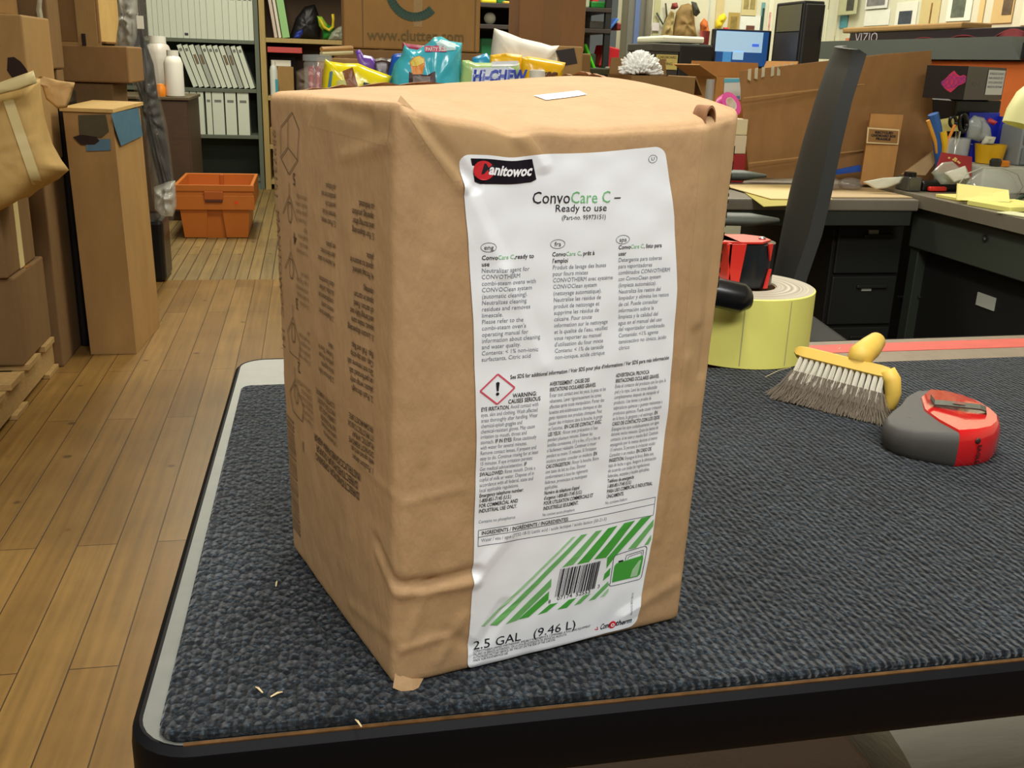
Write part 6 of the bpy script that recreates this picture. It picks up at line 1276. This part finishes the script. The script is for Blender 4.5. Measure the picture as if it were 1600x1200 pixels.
# ================================================================ things on the desk wing
UW = WZ+0.001
p = at(1420, 300, Z=UW); tdx = thing('tape_dispenser', 'black desk tape dispenser with a red block, on the desk wing edge', 'tape dispenser', (p.x+0.03, p.y, UW))
a0, a1 = at(1410, 303, Y=2.72), at(1494, 285, Y=2.72)
mk('body', MB().span((a0.x+0.05, 2.70, UW), (a1.x, 2.76, at(1460, 284, Y=2.70).z), 0.006), BLK, tdx); mk('metal_front', MB().span((a0.x, 2.695, UW), (a0.x+0.042, 2.765, at(1420, 277, Y=2.7).z), 0.003), M('clear_grey', (96, 96, 90), 0.2, 0.5), tdx)
r0, r1 = at(1449, 308, Y=2.69), at(1479, 292, Y=2.69); mk('red_block', MB().span((r0.x, 2.685, UW+0.002), (r1.x, 2.70, r1.z), 0.004), M('block_red', (236, 50, 40), 0.4), tdx)
mk('wheel', MB().lathe([(0.001, 0), (0.018, 0), (0.018, 0.012), (0.001, 0.012)], (a0.x+0.022, 2.73, at(1420, 277, Y=2.7).z), 20), BLK, tdx, 'auto')
# sticky notes
def pad(c, sx, sy, th, rz, rgb, label, name='note_pad', cat='notes'):
    return solo(name, MB().box((c[0], c[1], c[2]+th/2), (sx, sy, th), rz, 0.0008), M('pad_%d_%d' % (rgb[0], rgb[2]), rgb, 0.65), label, cat)
pc1 = at(1550, 312, Z=UW); pad((1.83, 2.36, UW), 0.17, 0.14, 0.012, 0.2, (236, 230, 130), 'low pale yellow note pad lying at the right end of the desk edge')
pad((1.80, 2.53, UW), 0.10, 0.10, 0.008, 0.1, (238, 228, 130), 'flat yellow notes under the upright sticky note')
st_o = [at(1495, 316, Y=2.44), at(1576, 326, Y=2.37), at(1576, 297, Y=2.42), at(1497, 287, Y=2.49)]
st_o[0].z = max(st_o[0].z, UW+0.009); st_o[1].z = UW+0.0135
solo('sticky_note', MB().prism(st_o, (0.002, 0.008, 0)), M('sticky_yellow', (242, 232, 140), 0.65), 'big upright pale yellow sticky note block at the desk edge', 'notes')
pad((1.755, 2.22, UW), 0.06, 0.10, 0.003, 0.3, (226, 226, 180), 'small pale paper slip at the very edge of the desk wing', 'paper_slip', 'paper')
# white box with clear clamshell, mug
w0, w1 = at(1531, 300, Y=2.66), at(1640, 262, Y=2.66); wz_ = w1.z
wbx = carton('white_box', 'white box under the yellow mug on the desk wing', w0.x, w1.x, 2.66, 2.81, UW, wz_, M('box_white', (206, 208, 196), 0.6), tape=False)
cs = at(1540, 292, Y=2.6); m = MB().ball((cs.x+0.01, 2.59, UW+0.0), 0.088, 28, (1, 0.45, 0.9)); m.V = [Vector((v.x, v.y, max(v.z, UW))) for v in m.V]
solo('clamshell', m, M('clear_shell', (210, 214, 206), 0.05, alpha=0.25, spec=1.0), 'clear plastic clamshell dome behind the yellow sticky notes', 'plastic shell', smooth=True)
wr_ = [at(px, py, Y=2.56) for px, py in ((1495, 292), (1510, 272), (1535, 262), (1565, 262), (1590, 272), (1598, 292), (1590, 306))]
solo('wire', MB().tube(wr_, 0.0018, 8), M('wire_grey', (176, 176, 164), 0.3), 'thin grey wire arching over the clamshell', 'wire', smooth=True)
mg = thing('mug', 'yellow mug on the white box, in front of the blue bin', 'mug', (at(1543, 258, Y=2.76).x, 2.76, wz_)); mx_ = at(1543, 258, Y=2.76).x; mt = at(1543, 226, Y=2.74).z-wz_
YM = M('mug_yellow', (236, 184, 30), 0.35)
mk('cup', MB().lathe([(0.001, 0.002), (0.037, 0.002), (0.046, mt), (0.042, mt), (0.034, 0.008), (0.001, 0.008)], (mx_, 2.76, wz_), 32), YM, mg, 'auto'); mk('contents', MB().lathe([(0.001, mt*0.9), (0.040, mt*0.9), (0.040, mt*0.86), (0.001, mt*0.86)], (mx_, 2.76, wz_), 24), M('coffee_brown', (70, 56, 30), 0.7), mg)
op = at(1566, 258, Y=2.68); solo('orange_disc', MB().lathe([(0.02, 0), (0.02, 0.012), (0.016, 0.016), (0.001, 0.016)], (op.x, 2.68, wz_+0.001), 20), ORG, 'small orange disc on the white box, right of the mug', 'disc', smooth='auto')
solo('dark_disc', MB().lathe([(0.016, 0), (0.017, 0.015), (0.012, 0.022), (0.001, 0.022)], (at(1553, 258, Y=2.68).x, 2.675, wz_+0.001), 20), M('knob_black', (50, 50, 48), 0.4), 'small dark round disc on the white box, left of the orange disc', 'disc', smooth='auto')
# red card and papers
rc = [at(1462, 268, Y=2.69), at(1518, 280, Y=2.67), at(1519, 245, Y=2.70), at(1472, 238, Y=2.71)]
rcd = thing('red_card', 'dark red card with small gold leaves, leaning behind the papers', 'card', at(1490, 270, Y=2.68)); rcm = mk('card', MB().prism(rc, (0, 0.004, 0)), M('card_red', (156, 36, 42), 0.5), rcd)
gd = MB(); gq = random.Random(2)
for k in range(7):
    px, py = 1490+gq.uniform(-8, 10), 250+gq.uniform(-4, 5); c = at(px, py, Y=2.685); gd.ball(c, 0.004, 8, (1, 0.2, 0.7))
mk('gold_leaves', gd, M('gold_print', (226, 190, 110), 0.5), rcd)
solo('white_paper', MB().pillow([at(px, py, Y=2.63) for px, py in ((1475, 270), (1508, 259), (1518, 278), (1490, 286))], 0.002, (0, -1, 0.8), 4, 0.004, 3), M('paper_white', (230, 228, 214)), 'white paper scrap in front of the dark red card', 'paper', smooth=True)
solo('plastic_sleeve', MB().pillow([at(px, py, Y=2.655) for px, py in ((1455, 270), (1472, 254), (1488, 252), (1500, 262), (1515, 272), (1512, 288), (1470, 288))], 0.012, (0, -1, 0.3), 5, 0.012, 8), M('sleeve_pale', (200, 206, 190), 0.15, alpha=0.4), 'crumpled clear sleeve under the white paper scrap', 'plastic', smooth=True)
ppn = [at(1415, 276, Z=UW), at(1440, 280, Z=UW), at(1494, 214, Y=2.95), at(1488, 213, Y=2.98)]
solo('cardboard_strip', MB().prism([at(1408, 272, Y=2.80), at(1446, 274, Y=2.78), at(1492, 215, Y=2.84), at(1482, 217, Y=2.86)], (0.003, 0.005, 0)), kraft('kraft_strip', (176, 146, 104)), 'slanting tan cardboard strip leaning right of the small carton', 'cardboard')
solo('white_paper', MB().pillow([at(px, py, Y=2.72) for px, py in ((1348, 284), (1380, 278), (1412, 276), (1408, 286), (1385, 294), (1368, 296))], 0.004, (0, -1, 0.8), 5, 0.006, 4), M('paper_bright', (226, 226, 206), 0.6), 'curled white paper in front of the small upright carton', 'paper', smooth=True)
# pencil cup with scissors
pc_ = at(1488, 240, Y=2.76); cupz = UW; cpb = thing('pen_cup', 'clear pen holder behind the red card, with pens in it', 'pen cup', (pc_.x, 2.76, cupz)); cph = at(1488, 215, Y=2.76).z-cupz
mk('cup', MB().lathe([(0.001, 0.002), (0.042, 0.002), (0.046, cph), (0.043, cph), (0.039, 0.006), (0.001, 0.006)], (pc_.x, 2.76, cupz), 28), M('clear_plastic', (226, 230, 226)), cpb, 'auto')
def pen(pts, Yv, r, rgb, label, name='pen', cat='pen'):
    P = [at(px, py, Y=Yv) for px, py in pts]; b = Vector((pc_.x+(P[-1].x-pc_.x)*0.3, 2.76, cupz+0.02)); P = P+[b]
    return solo(name, MB().tube(P, r, 8), M('pen_%d_%d_%d' % rgb, rgb, 0.4), label, cat, smooth='auto')
pen(((1450, 188), (1462, 222)), 2.76, 0.006, (214, 150, 50), 'orange pencil at the left side of the pen holder')
pen(((1458, 178), (1463, 200), (1466, 222)), 2.765, 0.016, (40, 90, 160), 'thick blue marker at the left side of the pen holder', 'marker', 'marker')
pen(((1474, 206), (1477, 226)), 2.745, 0.010, (226, 180, 30), 'short yellow marker in the pen holder', 'marker', 'marker')
pen(((1492, 195), (1480, 222)), 2.74, 0.005, (226, 140, 50), 'slanting orange pencil crossing the scissors')
scs = thing('scissors', 'black handled scissors standing in the pen holder', 'scissors', (pc_.x, 2.77, cupz))
def ringt(cx, cy, rx, ry, Yv): return [at(cx+rx*math.cos(R(a)), cy+ry*math.sin(R(a)), Y=Yv) for a in range(0, 361, 20)]
mk('handle', MB().tube(ringt(1489, 190, 5, 8, 2.765), 0.005, 8), BLK, scs, True); mk('handle', MB().tube(ringt(1505, 192, 6, 14, 2.77), 0.006, 8), BLK, scs, True); mk('blade', MB().tube([at(1498, 205, Y=2.768), (pc_.x+0.005, 2.765, cupz+0.012)], [0.008, 0.003], 8), M('zinc', (190, 190, 186)), scs, True)
# black storage case with pink print on a black bin
b0 = at(1505, 156, Y=2.72); bt_ = at(1505, 103, Y=2.72); bl0 = at(1440, 160, Y=2.85); br0 = at(1563, 165, Y=2.85)
bb = thing('retail_box', 'black box with a pink wave picture and white text label, above the pen holder', 'box', (b0.x, 2.8, b0.z))
c0, c1, c2 = Vector((b0.x, 2.72, b0.z)), Vector((bl0.x, 2.85, b0.z)), Vector((br0.x, 2.85, b0.z)); c3 = c1+c2-c0
BX = M('retail_black', (38, 36, 38), 0.3); mk('box', MB().prism([c0, c2, c3, c1], (0, 0, bt_.z-b0.z)), BX, bb)
dl = (c0-c1); nl = Vector((dl.y, -dl.x, 0)).normalized(); nl = nl if nl.y < 0 else -nl; Hb = bt_.z-b0.z
wvp = Print(); Ll = dl.length
for k in range(0):
    wvp.stroke('p', [(Ll*(0.42+0.55*i/16), Hb*(0.55+0.28*math.sin(i/16*math.pi*2+0.5+k*0.25)*math.sin(math.pi*i/16)*(1-k*0.17))) for i in range(17)], 0.004)
wup = [(0.42, 0.52), (0.50, 0.60), (0.58, 0.74), (0.68, 0.86), (0.76, 0.76), (0.84, 0.70), (0.92, 0.74), (0.99, 0.70)]; wlo = [(0.42, 0.44), (0.50, 0.34), (0.58, 0.26), (0.68, 0.20), (0.76, 0.30), (0.84, 0.42), (0.92, 0.46), (0.99, 0.52)]
for i in range(7): wvp.poly('p', [(Ll*wlo[i][0], Hb*wlo[i][1]), (Ll*wlo[i+1][0], Hb*wlo[i+1][1]), (Ll*wup[i+1][0], Hb*wup[i+1][1]), (Ll*wup[i][0], Hb*wup[i][1])])
for k in range(4): wvp.stroke('q', [(Ll*(wlo[i][0]), Hb*(wlo[i][1]+(wup[i][1]-wlo[i][1])*(0.5+0.4*math.sin(i*1.3+k*1.7)))) for i in range(8)], 0.0025)
wvp.lay(plane_fn(c1+Vector((0, 0, 0)), dl, (0, 0, 1), 0.0012), {'p': ('wave_picture', M('wave_pink', (206, 56, 96), 0.4)), 'q': ('wave_lines', M('wave_violet', (150, 60, 140), 0.4))}, bb, lift={'q': 0.0006})
dr_ = (c2-c0); Lr = dr_.length; rp_ = Print(); rp_.rect('w', Lr*0.52, Hb*0.16, Lr*0.97, Hb*0.92); rp_.lay(plane_fn(c0, dr_, (0, 0, 1), 0.0012), {'w': ('text_label', M('label_grey', (206, 208, 206), 0.5))}, bb)
rt_ = Print()
for i, t in enumerate(('WIRELESS SOUND', 'BAR SPEAKER SET', 'WITH SUBWOOFER', 'MADE IN VIETNAM')): rt_.text('k', t, Lr*0.55, Hb*(0.78-0.135*i), 0.009, width=Lr*0.38, bold=0.01)
rt_.text('g', 'VIZIO', Lr*0.16, Hb*0.42, 0.014, width=Lr*0.24)
rt_.lay(plane_fn(c0, dr_, (0, 0, 1), 0.002), {'k': ('label_lettering', INKS['grey'][1]), 'g': ('box_lettering', M('lettering_grey', (110, 100, 104), 0.5))}, bb)
solo('storage_bin', MB().span((1.975, 2.885, UW), (c2.x+0.03, 3.06, b0.z-0.002), 0.006), BLK, 'black storage bin on the desk wing carrying the black retail box', 'bin')
# blue bin, bags, grey organiser
bx0, bx1 = at(1556, 220, Y=2.80), at(1590, 182, Y=2.80)
bbn = thing('parts_bin', 'bright blue plastic parts bin behind the yellow mug', 'bin', ((bx0.x+bx1.x)/2, 2.86, UW)); BLU = M('bin_blue', (30, 44, 176), 0.35)
mk('body', MB().prism([at(1552, 234, Y=2.835), at(1582, 240, Y=2.835), at(1588, 184, Y=2.835), at(1566, 182, Y=2.835)], (0.0, 0.014, 0)), BLU, bbn); mk('front_wall', MB().span((at(1516, 240, Y=2.82).x, 2.815, UW), (at(1582, 240, Y=2.82).x, 2.828, at(1530, 204, Y=2.81).z-0.04), 0.003), BLU, bbn)
mk('back_wall', MB().span((at(1512, 200, Y=2.85).x, 2.852, UW), (at(1560, 200, Y=2.85).x, 2.862, at(1530, 176, Y=2.83).z), 0.003), BLU, bbn)
bagw(((1510, 215), (1512, 190), (1522, 180), (1538, 184), (1548, 200), (1550, 214), (1530, 222)), 2.79, 0.014, 'plastic_bag', M('clear_wrinkled', (200, 206, 190)), 'crumpled clear bag on the blue parts bin', 'plastic bag', wr=0.02, seed=5)
bagw(((1532, 226), (1540, 212), (1556, 214), (1552, 226)), 2.77, 0.01, 'paper_scrap', M('paper_bright', (226, 226, 206)), 'white paper scrap at the rim of the yellow mug', 'paper')
bagw(((1542, 190), (1546, 184), (1558, 190), (1552, 196)), 2.78, 0.008, 'red_strip', M('strip_red', (190, 50, 60), 0.4), 'small red plastic strip on the clear bag', 'strip')
solo('yellow_paper', MB().prism([at(1466, 205, Y=2.86-0.028), at(1503, 205, Y=2.832), at(1500, 181, Y=2.832), at(1469, 187, Y=2.832)], (0, 0.004, 0)), M('paper_yellow', (226, 212, 130), 0.65), 'pale yellow paper behind the scissors', 'paper')
g0 = at(1583, 300, Y=2.70); go = thing('drawer_organizer', 'grey plastic drawer organizer at the right edge, beside the blue bin', 'organizer', (g0.x+0.12, 2.75, UW))
GP = M('organizer_grey', (150, 156, 160), 0.45); gzt = at(1590, 196, Y=2.70).z; x0 = at(1584, 250, Y=2.62).x
mk('frame', MB().span((x0+0.075, 2.70, wz_+0.001), (x0+0.30, 2.80, gzt), 0.004), GP, go)
for k in range(2): 
    za = wz_+0.004+k*(gzt-wz_)/2; d = mk('drawer', MB().span((x0+0.080, 2.692, za), (x0+0.29, 2.70, za+(gzt-wz_)/2-0.010), 0.003), M('drawer_grey', (122, 128, 134), 0.45), go); mk('pull', MB().span((x0+0.12, 2.684, za+0.02), (x0+0.25, 2.692, za+0.03), 0.002), GP, d)
# desk lamp
lc = at(1612, 172, Y=2.42); lm = thing('desk_lamp', 'desk lamp with a pale yellow round shade, cut by the right edge', 'lamp', (lc.x+0.12, 2.36, UW)); LY = M('lamp_shade', (238, 236, 168), 0.45)
mk('shade', MB().lathe([(0.018, 0.075), (0.030, 0.070), (0.052, 0.035), (0.060, -0.01), (0.058, -0.045), (0.056, -0.045), (0.050, 0.03), (0.018, 0.07)], lc, 32, (0.25, 0.0, 0.97)), LY, lm, 'auto')
mk('stem', MB().tube([lc+Vector((0.02, 0, 0.075)), lc+Vector((0.08, -0.02, 0.10)), Vector((lc.x+0.13, 2.36, 0.95)), Vector((lc.x+0.12, 2.36, UW+0.02))], 0.008, 10), LY, lm, True); mk('base', MB().lathe([(0.001, 0), (0.07, 0), (0.068, 0.015), (0.02, 0.025), (0.001, 0.025)], (lc.x+0.12, 2.36, UW), 28), LY, lm, 'auto')
solo('cable', MB().tube([at(1590, 312, Z=UW+0.004), at(1598, 306, Z=UW+0.004), at(1612, 308, Z=UW+0.004)], 0.005, 8), M('cable_green', (30, 60, 44), 0.4), 'short dark green cable end at the right edge of the desk', 'cable', smooth=True)

# ================================================================ stack at the right wall: cartons, speaker bar, retail box
HX0, HX1 = 2.26, 2.66; hz = at(1480, 94, X=HX0).z
OK_ = kraft('orange_board', (206, 104, 40), var=0.06)
for k, (ya, yb, lab_) in enumerate(((2.95, 3.55, 'orange carton at the right wall, nearer one under the speaker bar'), (3.57, 4.25, 'orange carton at the right wall, farther one under the speaker bar'))): carton('cardboard_box', lab_, HX0, HX1, ya, yb, UW, hz-0.002, OK_, tape=False)
sbz0, sbz1 = hz, at(1480, 70, X=HX0).z
spb = thing('sound_bar', 'long grey sound bar lying on the orange cartons', 'speaker', (HX0+0.06, 3.5, hz)); SG = M('sound_bar_grey', (74, 80, 74), 0.5)
hS = at(1560, 68, X=HX0-0.02)
mk('body', MB().add(*(lambda m: (m.V, m.F))(MB().prism([(HX0-0.02, 2.98, hz+0.002), (HX0-0.02, 4.42, hz+0.002), (HX0-0.015, 4.40, hz+0.075), (HX0-0.015, 3.05, hz+0.075)], (0.09, 0, 0)))), SG, spb); mk('end_cap', MB().span((HX0-0.022, 2.955, hz+0.002), (HX0+0.07, 2.98, hz+0.06), 0.006), BLK, spb)
vz = hz+0.003; vx = HX0+0.08
vb = thing('retail_box', 'long black box with silver lettering and faint red waves, above the grey sound bar', 'box', (vx+0.07, 3.4, vz)); vy0, vy1 = 2.9, at(1327, 60, X=vx).y; vt = at(1450, 47, X=vx).z
mk('box', MB().span((vx, vy0, vz), (vx+0.15, vy1, vt), 0.003), M('vizio_black', (34, 24, 30), 0.35), vb)
vp = Print(); Lv = vy1-vy0; Hv = vt-vz
vp.text('w', 'VIZIO', 0.05, Hv*0.62, 0.06, width=at(1333, 60, X=vx).y-at(1368, 60, X=vx).y, bold=0.0)
for c, amp in ((0.42, 0.12), (0.60, 0.16), (0.80, 0.3), (1.05, 0.2)):
    for k in range(4): vp.stroke('r', [(Lv*(c-0.08+0.16*i/12), Hv*(0.62+amp*(1-k*0.2)*math.sin(math.pi*i/12))) for i in range(13)], 0.006)
vp.lay(plane_fn((vx, vy1, vz), (0, -1, 0), (0, 0, 1), 0.0012), {'w': ('box_lettering', M('lettering_silver', (180, 170, 176), 0.4)), 'r': ('wave_picture', M('wave_red', (130, 44, 50), 0.5))}, vb)
mk('orange_end', MB().span((vx-0.001, vy1, vz), (vx+0.15, vy1+0.03, vt-0.02)), M('end_orange', (206, 120, 80), 0.5), vb)
bw = at(1505, 38, X=vx).y; carton('cardboard_strip', 'flat tan cardboard strip lying on the long black lettered box', vx-0.006, vx+0.12, bw, vy1+0.06, vt+0.001, at(1450, 37, X=vx).z, K1, tape=False, cat='cardboard')

# ================================================================ pictures and papers on the walls
def tone(base, n): return [(min(255, int(c*f)) ) for c in base for f in (1,)]
wq = random.Random(11)
def picture(c0, c1, wall, rgb, inner, label, name='picture', cat='picture', lift=0.0):
    """c0 lower-left and c1 upper-right pixel on a wall plane; wall 'C' or 'R'"""
    if wall == 'C':
        Yw = 5.298-lift; a, b = at(*c0, Y=Yw), at(*c1, Y=Yw); lo, hi = Vector((min(a.x, b.x), Yw-0.004, min(a.z, b.z))), Vector((max(a.x, b.x), Yw, max(a.z, b.z))); nn = Vector((0, -1, 0))
    else:
        Xw = 2.848-lift; a, b = at(*c0, X=Xw), at(*c1, X=Xw); lo, hi = Vector((Xw-0.004, min(a.y, b.y), min(a.z, b.z))), Vector((Xw, max(a.y, b.y), max(a.z, b.z))); nn = Vector((-1, 0, 0))
    ctr = (lo+hi)/2; t = thing(name, label, cat, (ctr.x, ctr.y, lo.z)); mk('sheet', MB().span(lo, hi, 0.0008), M('pic_%d_%d_%d' % rgb, rgb, 0.65, var=0.06, vscale=12), t)
    if inner:
        d = hi-lo; m_ = 0.14
        for (u0, v0, u1, v1, c) in inner:
            if wall == 'C': A = Vector((lo.x+d.x*u0, lo.y-0.0016, lo.z+d.z*v0)); B = Vector((lo.x+d.x*u1, lo.y-0.0002, lo.z+d.z*v1))
            else: A = Vector((lo.x-0.0016, hi.y-d.y*u1, lo.z+d.z*v0)); B = Vector((lo.x-0.0002, hi.y-d.y*u0, lo.z+d.z*v1))
            mk('image', MB().span(A, B), M('img_%d_%d_%d' % c, c, 0.6, var=0.5, vscale=26), t)
    return t
CR = (222, 214, 176); WH = (236, 238, 226); GY = (96, 104, 104); DKG = (66, 66, 60)
picture((1282, 100), (1300, -30), 'C', (224, 226, 196), [(0.2, 0.66, 0.7, 0.9, (150, 148, 120))], 'tall pale sheet with a small dark photo, right of the computer tower')
picture((1300, 92), (1314, -30), 'C', (214, 206, 166), [(0.1, 0.05, 0.5, 0.3, (150, 130, 90))], 'narrow cream strip of paper in the wall corner', 'paper')
picture((1310, 24), (1346, -40), 'R', (186, 188, 150), [(0.45, 0.1, 0.85, 0.9, DKG)], 'tilted grey framed picture at the left of the right wall', lift=0.03)
picture((1350, 41), (1392, 14), 'R', WH, None, 'bright white sheet under the framed photo on the right wall', 'paper')
picture((1352, 15), (1392, -30), 'R', (226, 228, 224), [(0.08, 0.12, 0.9, 0.95, (120, 120, 122))], 'grey photo with white border, above the bright white sheet', lift=0.006)
picture((1398, 40), (1436, 2), 'R', (232, 232, 216), [(0.18, 0.05, 0.8, 0.62, (60, 68, 80))], 'black and white photo of a dark figure, white border, middle of the right wall')
picture((1436, 38), (1476, -30), 'R', (206, 188, 132), [(0.55, 0.0, 0.62, 0.5, (140, 100, 50))], 'plain tan sheet right of the dark figure photo', 'paper')
picture((1478, 34), (1526, -30), 'R', (228, 232, 214), [(0.2, 0.1, 0.75, 0.95, (92, 100, 86))], 'large photo of a group with wide white border, right wall')
picture((1527, 36), (1546, -30), 'R', (216, 190, 130), None, 'narrow ochre sheet right of the group photo', 'paper')
picture((1548, 37), (1592, -30), 'R', (206, 178, 120), [(0.5, 0.2, 0.95, 1.0, (96, 80, 60))], 'ochre poster with a dark figure, near the right edge')
picture((1594, 40), (1640, -30), 'R', (226, 226, 196), None, 'pale sheet cut by the right edge of the photo', 'paper')
picture((1312, 44), (1326, 24), 'R', (90, 160, 176), None, 'small teal card below the tilted grey picture', 'card')
picture((1196, 58), (1212, -20), 'C', (228, 226, 200), [(0.2, 0.1, 0.6, 0.5, (206, 160, 150))], 'pale sheet with a pinkish stripe left of the computer tower', 'paper')
picture((1157, 25), (1186, -30), 'C', (206, 194, 140), [(0.12, 0.2, 0.45, 0.95, (150, 136, 84)), (0.55, 0.2, 0.88, 0.95, (150, 136, 84))], 'tan picture with two panels above the monitor')
picture((1155, 46), (1190, 25), 'C', (226, 230, 220), [(0.3, 0.0, 0.7, 0.3, (104, 60, 44))], 'white note with a brown mark just above the monitor', 'note')
picture((1186, 48), (1196, 4), 'C', (110, 160, 160), [(0.3, 0.0, 0.9, 0.8, (34, 60, 56))], 'narrow teal strip between the white note and the pale sheet', 'paper')
picture((1104, 60), (1114, -30), 'C', (200, 206, 196), None, 'vertical white cable trunking strip on the far wall', 'trunking_strip', 'strip')
picture((1018, 70), (1034, -20), 'C', (186, 184, 138), None, 'olive cream sheet beside the steel column', 'paper')
picture((1136, 50), (1156, 20), 'C', (176, 150, 80), [(0.2, 0.1, 0.8, 0.8, (140, 120, 60))], 'mustard brown picture between yellow pouch and tan picture')
picture((1115, 52), (1135, -30), 'C', (206, 190, 140), None, 'tan sheet behind the yellow pouch', 'paper')
picture((1018, 48), (1030, 36), 'C', (214, 206, 206), None, 'small pinkish white card low beside the column', 'card', lift=0.01)
def hang(pts, name, rgb, label, cat, th=0.03, wr=0.02, seed=0, Yv=5.25, bumpy=0.4):
    bagw(pts, Yv, th, name, M('cloth_%d_%d' % rgb[:2], rgb, 0.8, bump=bumpy, bscale=30, var=0.12, vscale=9), label, cat, wr=wr, seed=seed)
hang(((1050, 60), (1056, 20), (1064, 8), (1076, 5), (1084, 10), (1086, 40), (1090, 60), (1070, 64)), 'work_jacket', (150, 122, 72), 'tan work jacket hanging on the far wall left of the monitor', 'jacket', 0.035)
hang(((1032, 62), (1040, 30), (1048, 16), (1054, 20), (1050, 60), (1040, 66)), 'canvas_bag', (176, 156, 100), 'pale canvas bag hanging left of the tan work jacket', 'bag', 0.03, seed=2)
hang(((1084, 24), (1080, 2), (1088, 4), (1094, 20), (1088, 26)), 'dark_strap', (70, 70, 56), 'dark green strap over the right shoulder of the tan jacket', 'strap', 0.015, seed=3, Yv=5.19)
hang(((1094, 52), (1094, 36), (1100, 28), (1106, 34), (1108, 52)), 'orange_pouch', (206, 110, 50), 'small orange pouch hanging right of the tan jacket', 'pouch', 0.02, seed=4)
hang(((1117, 46), (1118, 34), (1124, 24), (1132, 20), (1136, 28), (1130, 38), (1124, 46)), 'yellow_pouch', (232, 206, 40), 'bright yellow pouch hanging above the monitor', 'pouch', 0.02, seed=5, Yv=5.24)
hang(((1048, 14), (1050, 5), (1058, 4), (1060, 12), (1054, 15)), 'red_beanie', (140, 60, 54), 'dull red beanie hat hanging above the canvas bag', 'hat', 0.02, seed=6, Yv=5.2)
hang(((1130, 49), (1130, 43), (1138, 43), (1139, 49)), 'red_tag', (206, 40, 60), 'small red tag at the top edge of the monitor', 'tag', 0.01, seed=7)
bf_ = [at(1026, 20, Y=5.28), at(1036, 38, Y=5.28), at(1042, 26, Y=5.28), at(1040, 5, Y=5.28)]
solo('wire_loop', MB().tube(bf_, 0.005, 6), M('wire_dark', (60, 64, 50), 0.5), 'thin dark wire loop hanging beside the column', 'wire', smooth=True)
# carton below the bench, enlarged and darkened to give the shade there
carton('cardboard_box', 'brown carton on the floor under the bench, coloured darker for the shade', 0.12, 0.55, 0.62, 1.02, 0.0, 0.40, kraft('kraft_bench_shade', (92, 64, 40)), tape=False)
